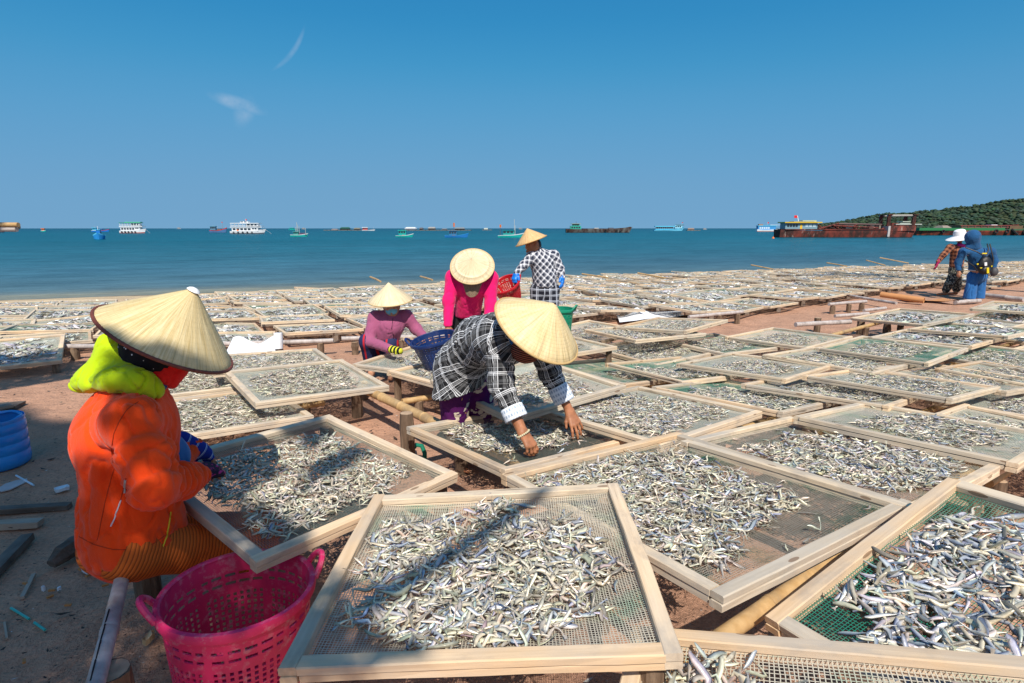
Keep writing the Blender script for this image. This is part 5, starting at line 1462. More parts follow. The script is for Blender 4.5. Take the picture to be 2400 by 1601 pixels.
def post(x, y, top, r, label, group=None, bot=None, lean=(0, 0)):
    bot = float(ground_z(x, y)) - .06 if bot is None else bot
    mb = MB(); H = top - bot
    P = [(lean[0] * t, lean[1] * t, H * t) for t in (0, .25, .5, .75, 1)]
    mb.tube(P, [r * random.uniform(.92, 1.12) for _ in P], 12, True, .07)
    root = empty('wooden_post', (x, y, bot), (0, 0, random.uniform(0, 6)), label=label, cat='post', group=group)
    mb.ob('log', M_LOG, root, smooth=False)
    mb = MB(); n = 12
    mb.lathe([(.0005, H + .002), (r * .45, H + .003), (r * .88, H + .001)], 12, None, (lean[0], lean[1], 0)); mb.ob('sawn_end', M_END, root)
    return root
def tray_low(x, y):
    """underside of the trays above a spot"""
    best = None
    for t in TRAYS[:60]:
        q = np.linalg.inv(t['M']) @ np.array([x, y, t['c'][2], 1.0])
        if abs(q[0]) < t['w'] / 2 + .05 and abs(q[1]) < t['h'] / 2 + .05:
            z = (t['M'] @ np.array([q[0], q[1], 0, 1]))[2]
            best = z if best is None else min(best, z)
    return best
TH = math.radians(35)
def lat(a, b): return (math.cos(TH) * a - math.sin(TH) * b, math.sin(TH) * a + math.cos(TH) * b)
RG = 'rails under the near trays'; PG = 'posts under the near racks'
for b in (.85, 1.62, 2.15, 2.9, 3.6, 4.35):
    a = 1.0 if b < 2 else 1.9
    while a < 11.5:
        a2 = a + 2.6; z_ = []; ok = []
        for k in range(9):
            x, y = lat(a + (a2 - a) * k / 8, b); z = tray_low(x, y); z_.append(z); ok.append(z is not None)
        zs = [z for z in z_ if z is not None]
        if len(zs) >= 4:
            z0, z1 = zs[0], zs[-1]; zm = min(zs) 
            A = lat(a, b); B_ = lat(a2, b)
            tilt = max(-.06, min(.06, (z1 - z0)))
            zz = min(z - (.5 * tilt * ((i / 8) * 2 - 1)) for i, z in enumerate(z_) if z is not None) - BH * 2 - .030
            if not (math.hypot(A[0] + .25, A[1] - 3.75) < .3):
                bamboo((A[0], A[1], zz - tilt / 2), (B_[0], B_[1], zz + tilt / 2), .026, label='tan bamboo rail carrying trays on the near racks', group=RG)
                for f in (.06, .5, .94):
                    x, y = A[0] + (B_[0] - A[0]) * f, A[1] + (B_[1] - A[1]) * f
                    if math.hypot(x + .25, y - 3.7) > .35: post(x, y, zz + tilt * (f - .5) - .02, .04, 'short bark-covered post under the near racks', PG)
        a += 2.7
# rails and posts seen in the open pit between the trays
post(-.70, 3.60, .40, .045, 'rough grey post standing at the corner of the sorted tray')
a_, b_ = UZ(893, 932, .26), UZ(1010, 986, .26); e_ = (b_ - a_).normalized()
bamboo(a_ - e_ * .7, b_ + e_ * 1.2, .036, label='thick yellow bamboo rail crossing the open pit', node=.30)
for q in (-.45, 1.1): c_ = a_ + e_ * q; post(c_.x, c_.y, .225, .045, 'squat post under the yellow rail of the pit', 'posts of the pit rail')
a_, b_ = UZ(600, 960, .22), UZ(760, 1010, .22)
for i, (x0, y0, x1, y1) in enumerate((((-2.6), 4.55, -1.3, 5.35), (-3.5, 4.75, -2.0, 5.8), (-2.9, 3.75, -1.6, 4.65), (-3.6, 5.3, -2.4, 6.1))):
    z = min([q for q in (tray_low(x0 + (x1 - x0) * k / 6, y0 + (y1 - y0) * k / 6) for k in range(7)) if q is not None] or [.3]) - .078
    bamboo((x0, y0, z), (x1, y1, z), .026, label='bamboo rail under the trays of pale curled fish', group='rails under the pale fish trays')
    for f in (.1, .9):
        x, y = x0 + (x1 - x0) * f, y0 + (y1 - y0) * f; post(x, y, z - .02, .04, 'short post under the trays of pale curled fish', 'posts under the pale fish trays')
for k in ('P1', 'P2', 'Lf', 'F', 'C', 'Hb', 'Z1', 'x1'):
    t = T_BY[k]; x, y, z = t['c']; M_ = t['M']
    lab = {'P1': 'the tray under the striped gloves', 'P2': 'the tray with the blue basket', 'Lf': 'the tray before the orange jacket', 'F': 'the tray by the crimson basket', 'C': 'the green netted tray', 'Hb': 'the half hidden bare net tray', 'Z1': 'the tilted tray of white fish', 'x1': 'the tray with the green basket'}[k]
    for sx, sy in ((-.36, -.36), (.36, -.36), (.36, .36), (-.36, .36)):
        q = M_ @ np.array([sx * t['w'] / .93, sy * t['h'] / .93, 0, 1]) if 0 else M_ @ np.array([sx * t['w'] * 1.22, sy * t['h'] * 1.22, 0, 1])
        if math.hypot(q[0] + .905, q[1] - 1.66) < .32 or (k == 'Lf' and q[0] < -1.2): continue
        if k == 'C' and q[0] < 1.5: continue
        if k == 'F' and q[0] < -.3: continue
        post(q[0], q[1], q[2] - BH * 2 - .004, .035, 'short post holding up ' + lab, 'posts under ' + lab)
# supports of the far racks, mostly hidden under the trays
mb = MB()
for t in TRAYS[len(NEAR) + len(MID):] + REST:
    x, y, z = t['c']; g0 = float(ground_z(x, y)); R = Matrix(t['M'].tolist()).to_3x3()
    for s_ in (-.3, .3):
        c = Vector((x, y, z)) + R @ Vector((0, s_, -.075)); mb.box(c, (1.06, .045, .045), R)
        q = Vector((x, y, z)) + R @ Vector((.2, s_, -.10)); mb.box((q.x, q.y, (q.z + g0 - .08) / 2), (.08, .08, q.z - g0 + .08))
mb.ob('rack_supports', M_WOODOLD, kind='stuff', label='crowd of props and bearers under the far trays', cat='rack supports')
# big loose battens and poles along the front of the far racks
def plank(a, b, w, h, mat, label, group=None, roll=0.0, name='plank', cat='plank', taper=1.0):
    a, b = Vector(a), Vector(b); L = (b - a).length; M3 = Matrix.Rotation(0, 3, 'Z'); x = (b - a).normalized()
    z = Vector((0, 0, 1)); y = z.cross(x).normalized(); z = x.cross(y); R = Matrix((x, y, z)).transposed() @ Matrix.Rotation(roll, 3, 'X')
    g = random.Random(int(L * 1e4)); V = []; n = 7
    for i in range(n):
        t = i / (n - 1) - .5; k = 1 - (1 - taper) * (i / (n - 1)); j = lambda: g.uniform(-.06, .06)
        for dy, dz in ((-1, -1), (1, -1), (1, 1), (-1, 1)): V.append((t * L + (j() * w if i in (0, n - 1) else 0), dy * w / 2 * k * (1 + j()), dz * h / 2 * k * (1 + j())))
    F = [(i * 4 + k, i * 4 + (k + 1) % 4, i * 4 + 4 + (k + 1) % 4, i * 4 + 4 + k) for i in range(n - 1) for k in range(4)] + [(3, 2, 1, 0), tuple((n - 1) * 4 + k for k in range(4))]
    mb = MB().add(V, [f[::-1] for f in F]); o = mb.ob(name, mat, label=label, cat=cat, group=group)
    bm = bmesh.new(); bm.from_mesh(o.data); bmesh.ops.recalc_face_normals(bm, faces=bm.faces); bm.to_mesh(o.data); bm.free()
    o.matrix_world = Matrix.Translation((a + b) / 2) @ R.to_4x4(); return o
ex = list(zip(*EDGE))
for i, (x0, x1) in enumerate(((-5.6, -4.0), (-3.9, -2.3), (-2.2, -.9), (2.9, 4.0), (6.0, 7.0))):
    y0, y1 = float(np.interp(x0, *EDGE)), float(np.interp(x1, *EDGE))
    bamboo((x0, y0 + .04, .17 + .015 * (i % 3)), (x1, y1 + .04, .18), .03, M_BAMG, 'weathered grey pole along the front of the far rack', 'front poles of the far racks', node=.5)
    for f in (.12, .55, .9):
        x, y = x0 + (x1 - x0) * f, y0 + (y1 - y0) * f; post(x, y + .04, .15, .045, 'stubby dark post at the front of the far rack', 'front posts of the far racks')
for (p0, p1, z, r, lab) in (((1865, 761), (1992, 754), .20, .035, 'pale pole jutting from the rack into the bare sand'), ((1958, 741), (2035, 735), .10, .03, 'short pale pole end lying on the bare sand'),
                            ((2026, 728), (2075, 722), .08, .03, 'thin pole end beside the pale pole on the sand'), ((2238, 709), (2295, 705), .05, .045, 'thick pole lying at the feet of the hooded person'),
                            ((2310, 692), (2400, 702), .06, .05, 'grey driftwood pole right behind the hooded person'), ((1986, 692), (2100, 711), .12, .03, 'slanting pole by the roll of brown sheet')):
    A, B_ = UZ(*p0, z), UZ(*p1, z); bamboo(A, B_, r, M_BAMG, lab)
for q in ((1925, 766), (2028, 770), (2091, 772)):
    c = UZ(*q, .1); post(c.x, c.y + .12, .22, .05, 'dark rack post beside the bare sandy patch', 'posts beside the bare sand')
for i, (p0, p1) in enumerate((((2062, 604), (2130, 617)), ((2030, 610), (2075, 622)), ((1938, 616), (1985, 624)), ((1364, 642), (1425, 651)), ((1760, 621), (1812, 631)), ((985, 648), (1014, 656)), ((868, 649), (893, 660)), ((1495, 640), (1560, 652)))):
    Y = [24, 23, 21, 15.5, 20, 13.5, 12.5, 15][i]; bamboo(U(*p0, Y + .8), U(*p1, Y), .022, label='thin bamboo stick sticking up over the far racks', group='sticks over the far racks', node=.6)
# ------------------------------------------------------------------ seat pole and its stump
a_, b_ = UZ(292, 1322, .40), UZ(222, 1601, .42); e_ = (b_ - a_).normalized()
sp = bamboo(a_ - e_ * .75, b_ + e_ * .55, .0235, M_BAMG, 'cracked grey bamboo pole the orange-clad person sits on', node=.36, bend=.004)
mbc = MB(); c_ = sp.location
for q in (.02, .10, .18, .27):
    p0 = b_ - e_ * (.30 - q) ; mbc.box(p0 + Vector((-.002, -.006, .0225)), (.0035, .085, .003), rot_to((0, 0, 1), e_) @ Matrix.Rotation(math.pi / 2 + random.uniform(-.05, .05), 3, 'Z'))
mbc.V = [tuple(Vector(v) - c_) for v in mbc.V]; mbc.ob('crack', simple('crack_dark', (.02, .012, .01), .9), sp)
c_ = UZ(262, 1585, .36); post(c_.x + .015, c_.y - .02, .395, .052, 'round sawn stump under the grey seat pole')
c_ = a_ - e_ * .45; post(c_.x, c_.y, .375, .05, 'stump under the far end of the seat pole')

# ------------------------------------------------------------------ baskets
def basket(name, label, c, axis, rt, rb, H, col, slots=True, handles=2, n=96, hx=(1, 0, 0), rows=12, dust=.25):
    """tub with slotted rim band, grid of holes, thick lip and grips"""
    t = NT(name + '_plastic'); co = t.coord(); d = t.noise(co, 30, 5, .7); d2 = t.noise(co, 5, 4)
    cc = t.mix(t.math('MULTIPLY', t.ramp(d, [(.52, 0), (.75, 1)]), dust), col, (.62, .50, .50))
    cc = t.mix(.5, cc, t.ramp(d2, [(.3, .75), (.7, 1.2)]), 'MULTIPLY')
    m = t.fin(cc, t.ramp(d2, [(.3, .32), (.7, .55)]), .5, normal=t.bump(d, .12, .004))
    M3 = rot_to(axis, hx); root = empty(name, c, M3.to_euler(), label=label, cat='basket')
    zs = [0, .012]; hole = [False]
    z = .03 * H / .4
    zs.append(z); hole.append(False)
    gh = (H * .70 - z) / rows
    for r_ in range(rows): zs += [z + gh * (r_ + .62), z + gh * (r_ + 1)]; hole += ['g', False]
    z = H * .70; zs += [H * .76]; hole += [False]
    zs += [H * .785, H * .83, H * .855, H * .93, H]; hole += ['s', False, 's', False, False]
    bm = bmesh.new(); ring = []
    for zz in zs:
        rad = rb + (rt - rb) * (zz / H) ** .85
        ring.append([bm.verts.new((rad * math.cos(2 * math.pi * k / n), rad * math.sin(2 * math.pi * k / n), zz)) for k in range(n)])
    panel = n // 6
    for i, h in enumerate(hole):
        for k in range(n):
            q = k % panel; k2 = (k + 1) % n
            if h == 'g' and (q % 2 == 1) and 1 <= q < panel - 2: continue
            if h == 's' and (q % 4 in (1, 2, 3)) and q < panel - 1: continue
            bm.faces.new((ring[i][k], ring[i][k2], ring[i + 1][k2], ring[i + 1][k]))
    bm.faces.new(list(reversed(ring[0])))
    bmesh.ops.recalc_face_normals(bm, faces=bm.faces)
    bmesh.ops.solidify(bm, geom=bm.faces[:], thickness=.0042)
    me = bpy.data.meshes.new('tub'); bm.to_mesh(me); bm.free(); me.materials.append(m); ob('tub', me, root)
    mb = MB(); prof = [(rt - .004, H - .012), (rt + .004, H - .026), (rt + .013, H - .024), (rt + .016, H - .008), (rt + .012, H + .004), (rt, H + .006), (rt - .006, H)]
    mb.lathe(prof + prof[:1], 72); mb.ob('lip', m, root, smooth=True)
    for s_ in ([1, -1][:handles]):
        pts = []; w = .105
        for k in range(13):
            q = k / 12; y = (q - .5) * 2 * w * .5; up = math.sin(math.pi * q) ** .45
            pts.append((s_ * (math.sqrt(max(rt * rt - y * y, 0)) + .012 + .030 * up), y, H - .008 + .055 * up))
        mb = MB().tube(pts, [.0105] * 13, 8); mb.ob('handle', m, root, smooth=True)
    return root
bc = Vector((-.905, 1.66, 0))
basket('crimson_basket', 'large crimson plastic basket standing empty on the shaded sand', (bc.x, bc.y, .004), (.02, .02, 1), .226, .185, .44, (.66, .022, .115), hx=(.85, .53, 0), dust=.5, n=120, rows=14)
c_ = U(1034, 858, 5.12)
basket('blue_basket', 'dark blue plastic basket leaning on a tray behind the plaid shirt', c_ + Vector((0, 0, -.01)), (-.22, -.12, .96), .205, .13, .29, (.004, .022, .11), n=72, rows=9, dust=.1)
up = Vector((-.36, -.42, .83)).normalized(); c_ = U(1196, 690, 7.2) - up * .02
rb_c = U(1184, 665, 7.2) - up * .26
basket('red_basket', 'red plastic basket dangling from the blue glove of the checked shirt', rb_c, up, .185, .12, .26, (.50, .008, .014), n=72, rows=9, hx=(.85, .1, .45), dust=.1)
t = T_BY['x1']; gz = t['c'][2] - .02
basket('green_basket', 'green plastic basket half hidden behind the big straw hat', (.50, 6.15, gz), (0, 0, 1), .17, .125, .42, (.004, .22, .12), n=72, rows=9, hx=(.9, -.4, 0), dust=.1)

# ------------------------------------------------------------------ blue water jug
t = NT('blue_jug_plastic'); d = t.noise(t.coord(), 6, 4)
t.b.inputs['Transmission Weight'].default_value = .25
M_JUG = t.fin(t.mix(t.ramp(d, [(.3, 0), (.7, 1)]), (.012, .24, .70), (.03, .34, .80)), .25, .5)
jc = UZ(2, 1092, 0.0); jr = .172
root = empty('water_jug', (jc.x, jc.y, .0), label='blue ribbed plastic water jug with its top cut off', cat='jug')
prof = [(.001, .004), (jr * .86, .004), (jr * .97, .02)]
for k in range(4):
    z = .05 + k * .070; prof += [(jr, z), (jr, z + .046), (jr * .972, z + .052), (jr * .972, z + .060)]
prof += [(jr * 1.0, .335), (jr * .98, .345), (jr * .96, .335), (jr * .93, .20), (jr * .92, .02), (.001, .014)]
MB().lathe(prof, 48).ob('shell', M_JUG, root, smooth=True)
MB().tube([(jr * .9 * math.cos(a), jr * .9 * math.sin(a), .335 + .006 * math.sin(5 * a)) for a in np.linspace(0, 2 * math.pi, 40)], .010, 6, False).ob('cut_edge', M_JUG, root, smooth=True)

# ------------------------------------------------------------------ white sheets and brown roll
def mat_sheet(name, c, tr=.1):
    t = NT(name); co = t.coord(); n = t.noise(co, 4, 4)
    return t.fin(t.mix(1.0, c, t.ramp(n, [(.3, .92), (.75, 1.03)]), 'MULTIPLY'), .5, .3, normal=t.bump(t.noise(co, 10, 4), .4, .02))
M_SHEET = mat_sheet('white_tarpaulin', (.80, .80, .82))
def sheet(name, label, fn, nu, nv, mat, cat='sheet', th=.003):
    V = [fn(i / nu, j / nv) for j in range(nv + 1) for i in range(nu + 1)]; V = np.array([v[:] for v in V])
    i, j = np.meshgrid(np.arange(nu), np.arange(nv), indexing='ij'); a = (j * (nu + 1) + i).ravel()
    F = np.stack([a, a + 1, a + nu + 2, a + nu + 1], 1); c = V.mean(0); k = len(V)
    o = ob(name, mesh_np(name, np.concatenate([V, V - (0, 0, th)]) - c, np.concatenate([F, F[:, ::-1] + k]), mat, True), loc=c, label=label, cat=cat)
    return o
def sheet_left(u, v):
    top = U(545 + 110 * u, 780 + 3 * u, 6.95); z0 = .02
    x = top.x * (1 - v) + (U(492 + 120 * u, 822, 6.1).x) * v
    y = 6.95 - .85 * v ** 1.1; z = (.23 - .02 * u + .025 * math.sin(u * 7 + 1)) * (1 - v) ** 1.2 + .028
    f = vnoise(np.array([[u * 4, v * 2.5, 1.0]]))[0]
    return Vector((x, y + .05 * f * v, max(.012, z + .05 * f * (1 - abs(v - .5)) + .025 * math.sin(u * 9 + v * 3) * (1 - v * .5))))
sheet('white_sheet', 'crumpled white tarpaulin spilling off the rack onto the sandy path', sheet_left, 26, 16, M_SHEET)
a_ = U(652, 784, 6.72)
MB().tube([a_ + Vector((0, 0, .02)), a_ + Vector((.0, -.01, -.08)), a_ + Vector((.0, -.02, -.17))], [.05, .053, .05], 14).ob('white_roll', M_SHEET, smooth=True, label='short white roll hanging at the end of the crumpled tarpaulin', cat='roll')
def sheet_right(u, v):
    p = UZ(1452 + 165 * u, 757 - 16 * u - 8 * v, .02); f = vnoise(np.array([[u * 5, v * 3, 4.0]]))[0]
    z = .03 + .03 * (f + 1) * .5 + .11 * math.exp(-((u - .30) / .13) ** 2) * v ** 1.3
    return Vector((p.x, p.y + .5 * v * .6, z))
sheet('white_sheet', 'white tarpaulin lying flat under the front of the far rack', sheet_right, 26, 10, M_SHEET)
M_BR = simple('brown_lino', (.50, .23, .09), .5, .3, .12, 6)
a_, b_ = UZ(2064, 690, .16), UZ(2166, 704, .10)
rr = MB(); P_ = []
root = empty('brown_sheet_roll', (a_.x, a_.y, 0), label='roll of orange-brown sheeting part unrolled on the sand', cat='roll')
ax_ = (b_ - a_); L_ = ax_.length; M3 = rot_to(ax_, (0, 0, 1))
MB().lathe([(.050, 0), (.062, 0), (.064, L_ * .5), (.062, L_), (.050, L_), (.050, 0)], 28, M3, (0, 0, a_.z)).ob('roll', M_BR, root, smooth=True)
s0, s1 = UZ(2127, 706, .03), UZ(2245, 711, .03)
def lino(u, v):
    p = s0.lerp(s1, u) - Vector((a_.x, a_.y, 0)); f = math.sin(u * 7.5 + .6)
    return Vector((p.x, p.y + .42 * v - .05, .045 + .06 * max(0, f) * (1 - .4 * v) + .02 * math.sin(v * 4 + u * 3)))
V = [lino(i / 30, j / 8) for j in range(9) for i in range(31)]; V = np.array([v[:] for v in V]); i, j = np.meshgrid(np.arange(30), np.arange(8), indexing='ij'); a = (j * 31 + i).ravel(); F = np.stack([a, a + 1, a + 32, a + 31], 1)
ob('loose_end', mesh_np('loose_end', np.concatenate([V, V - (0, 0, .005)]), np.concatenate([F, F[:, ::-1] + len(V)]), M_BR, True), root)

# ------------------------------------------------------------------ litter on the shaded sand
def on(px, py, h=.0): p = UZ(px, py, 0.0); p.z = h; return p
def lay(p0, p1, w, h, mat, label, name='plank', cat='plank', ext=0.0, z=None, **k):
    a, b = on(*p0), on(*p1); z = h / 2 - .004 if z is None else z; a.z = b.z = z
    d = (a - b).normalized() * ext; return plank(a + d, b, w, h, mat, label, name=name, cat=cat, **k)
lay((0, 1200), (164, 1190), .05, .03, M_WOODDARK, 'long dark plank half sunk in the sand by the water jug', ext=.5)
lay((0, 1236), (96, 1231), .055, .035, M_WOODOLD, 'pale split batten lying beside the long dark plank', ext=.4)
lay((0, 1333), (66, 1264), .055, .035, M_WOODDARK, 'charred grey board slanting towards the orange jacket', ext=.3)
lay((52, 1402), (80, 1347), .016, .012, M_WOODOLD, 'thin grey splinter of wood on the bare sand', name='stick', cat='stick')
lay((16, 1496), (10, 1458), .008, .006, M_WOODOLD, 'tiny dry twig near the green straw', name='stick', cat='stick')
lay((0, 955), (48, 952), .16, .03, M_WOODDARK, 'dark broken board behind the blue water jug', ext=.4)
lay((0, 968), (30, 962), .10, .03, M_WOODOLD, 'small grey board stacked by the blue water jug', ext=.3, z=.05)
a_, b_ = on(122, 1338), on(206, 1286)
bm_ = MB().tube([a_ + Vector((0, 0, .035)), a_.lerp(b_, .3) + Vector((0, 0, .05)), a_.lerp(b_, .7) + Vector((0, .02, .055)), b_ + Vector((0, 0, .05))], [.022, .042, .050, .048], 12, True, .16)
bm_.ob('driftwood_log', M_WOODDARK, label='black charred log end beside the orange jacket', cat='log')
lay((150, 1296), (182, 1258), .010, .010, M_WOODDARK, 'black bent twig by the charred log', name='stick', cat='stick')
M_STR = simple('green_straw_plastic', (.05, .42, .34), .3, .5); M_STRW = simple('white_straw_plastic', (.55, .66, .74), .3, .5)
def straw(p0, p1, r, mat, label):
    a, b = on(*p0, r * .8), on(*p1, r * .8); c = (a + b) / 2
    MB().tube([a - c, c - c, b - c], r, 8).ob('straw', mat, loc=c, smooth=True, label=label, cat='straw')
straw((26, 1427), (69, 1453), .005, M_STR, 'longer piece of green plastic straw on the sand')
straw((81, 1461), (106, 1479), .005, M_STR, 'shorter piece of green plastic straw on the sand')
straw((38, 1116), (79, 1139), .006, M_STRW, 'white drinking straw near the water jug')
M_SCR = simple('litter_plastic', (.62, .66, .70), .35, .5); M_CHIP = simple('orange_chip', (.48, .20, .06), .7)
def scrap(name, px, py, s, mat, label, group=None, cat='litter', h=.006, seed=0):
    g = random.Random(seed); c = on(px, py, 0.0); n = 9; V = []; 
    for L in (0, 1):
        for k in range(n):
            a = 2 * math.pi * k / n; r = s * (.6 + .4 * random.Random(seed * 31 + k).random()); V.append((r * math.cos(a), r * .6 * math.sin(a), L * h + .25 * h * math.sin(3 * a)))
    F = [tuple(range(n))[::-1], tuple(range(n, 2 * n))] + [(k, (k + 1) % n, n + (k + 1) % n, n + k) for k in range(n)]
    o = MB().add(V, F).ob(name, mat, label=label, cat=cat, group=group); o.location = c; o.rotation_euler = (0.05, 0, g.uniform(0, 6)); return o
scrap('paper_scrap', 148, 1148, .055, M_SCR, 'crumpled white paper scrap close to the orange jacket', h=.02, seed=1)
scrap('plastic_scrap', 208, 1337, .045, M_SCR, 'clear plastic scrap among orange chips by the charred log', h=.015, seed=2)
scrap('paper_scrap', 26, 1140, .11, simple('pale_strip', (.50, .44, .42), .6), 'long pale strip of card beside the white straw', h=.006, seed=3)
scrap('shell', 350, 1502, .03, simple('shell_cream', (.62, .42, .22), .5), 'cream and rust crab shell beside the crimson basket', h=.025, seed=4, cat='shell')
scrap('bottle_cap', 103, 1384, .010, M_SCR, 'small white bottle cap among the orange chips', h=.02, seed=5, cat='cap')
scrap('plastic_ring', 140, 1382, .012, M_SCR, 'small white plastic ring next to the bottle cap', h=.012, seed=6)
for i, (x, y) in enumerate(((122, 1386), (118, 1401), (160, 1421), (207, 1351), (238, 1347), (57, 1553), (200, 1324), (247, 1374), (59, 1370), (224, 1349), (188, 1337))):
    a = random.uniform(0, 3); c = on(x, y, .006)
    MB().box((0, 0, 0), (.026, .010, .009)).ob('wood_chip', M_CHIP, bevel=.001, loc=c, rot=(.1, .1, a), label='small orange wood chip on the shaded sand', cat='wood chip', group='orange chips on the shaded sand')
# crumbs: dead leaves, twigs and scales nobody could count
g = np.random.default_rng(11); N = 5200
x = g.uniform(-6.5, 1.5, N); y = g.uniform(.7, 7.0, N); keep = (g.random(N) < np.where(x < -.9, 1, .35)); x, y = x[keep], y[keep]; N = len(x)
base = np.array([[-.5, 0, .1], [-.1, -.5, 0], [.5, .05, .12], [.1, .45, .03]]); ang = g.uniform(0, 6.28, N); sc = np.exp(g.normal(-4.1, .55, N)); asp = g.uniform(.12, .6, N)
lx = base[None, :, 0] * sc[:, None]; ly = base[None, :, 1] * (sc * asp)[:, None]
V = np.stack([x[:, None] + lx * np.cos(ang)[:, None] - ly * np.sin(ang)[:, None], y[:, None] + lx * np.sin(ang)[:, None] + ly * np.cos(ang)[:, None], .006 + base[None, :, 2] * sc[:, None] + g.uniform(0, .008, N)[:, None] + 0 * lx], -1)
pal = np.array([[.05, .036, .03], [.075, .05, .035], [.16, .11, .08], [.035, .028, .026], [.30, .22, .15], [.55, .52, .48]]); col = pal[g.choice(6, N, p=[.34, .25, .16, .12, .08, .05])]
t = NT('ground_litter'); M_LIT = t.fin(t.new('ShaderNodeAttribute', attribute_name='Col').outputs['Color'], .8, .2)
ob('leaf_litter', mesh_np('leaf_litter', V.reshape(-1, 3), np.arange(N * 4).reshape(-1, 4), M_LIT, col=np.repeat(col, 4, 0)), kind='stuff', label='dry leaf crumbs, twigs and scales strewn over the sand', cat='litter')
# bamboo ends jutting in from a shelter on the left, carried by a post outside the picture
for dy, dz, r, mt, lab in ((0, .018, .020, M_BAM, 'upper brown bamboo end reaching in over the sea'), (.01, -.020, .021, M_BAMG, 'lower pale bamboo end reaching in over the sea'), (.05, .0, .02, M_WOODDARK, 'dark bamboo end between the two others over the sea')):
    e = U(44, 532, 5.0 + dy); bamboo((e.x - (.02 if mt is M_BAMG else 0), e.y, e.z + dz), (e.x - 3.0, e.y + .1, e.z + dz + .03), r, mt, lab, bend=0)
post(U(44, 532, 5.0).x - 1.1, 5.09, 1.60, .05, 'tall post carrying the bamboo ends at the left')
# a curl of green hose in the pit
c_ = UZ(982, 1062, .06); MB().tube([c_ + Vector((-.055, 0, -.05)), c_ + Vector((-.05, .01, .02)), c_ + Vector((-.02, .015, .055)), c_ + Vector((.02, .01, .05)), c_ + Vector((.04, 0, .0)), c_ + Vector((.04, -.01, -.05))], .016, 10).ob('green_hose', simple('green_hose', (.006, .17, .10), .5), smooth=True, label='short curl of green hose standing out of the pit', cat='hose')
# ================================================================== boats at anchor
WCOL = {}
def paint(c, rough=.45):
    if c not in WCOL: WCOL[c] = simple('paint_%d' % len(WCOL), c, rough, .4, .10, .6)
    return WCOL[c]
def mat_rust(name, c, amt):
    t = NT(name); co = t.coord(); n = t.noise(t.map(co, (.5, .5, .25)), 1.2, 6, .7); n2 = t.noise(t.map(co, (2, 2, .3)), 1.0, 5, .7)
    cc = t.mix(t.ramp(n, [(.40, 0), (.58, 1)]), c, (.055, .026, .022)); cc = t.mix(t.math('MULTIPLY', t.ramp(n2, [(.60, 0), (.72, 1)]), amt), cc, (.42, .33, .28))
    return t.fin(cc, .8, .2)
M_RUST = mat_rust('rusty_red_hull', (.21, .045, .032), .8); M_RUST2 = mat_rust('red_oxide_hull', (.30, .062, .034), .3); M_GREYH = mat_rust('grey_hull', (.13, .13, .12), .4)
WHITE, BLACK, TEAL, BLUE_, RED, GREEN, GLASS, ORANGE, YEL, CYAN, BROWN = (.72, .73, .74), (.02, .02, .022), (.01, .36, .32), (.01, .16, .50), (.50, .03, .03), (.02, .24, .12), (.03, .045, .06), (.70, .16, .02), (.70, .42, .03), (.06, .42, .62), (.14, .075, .05)
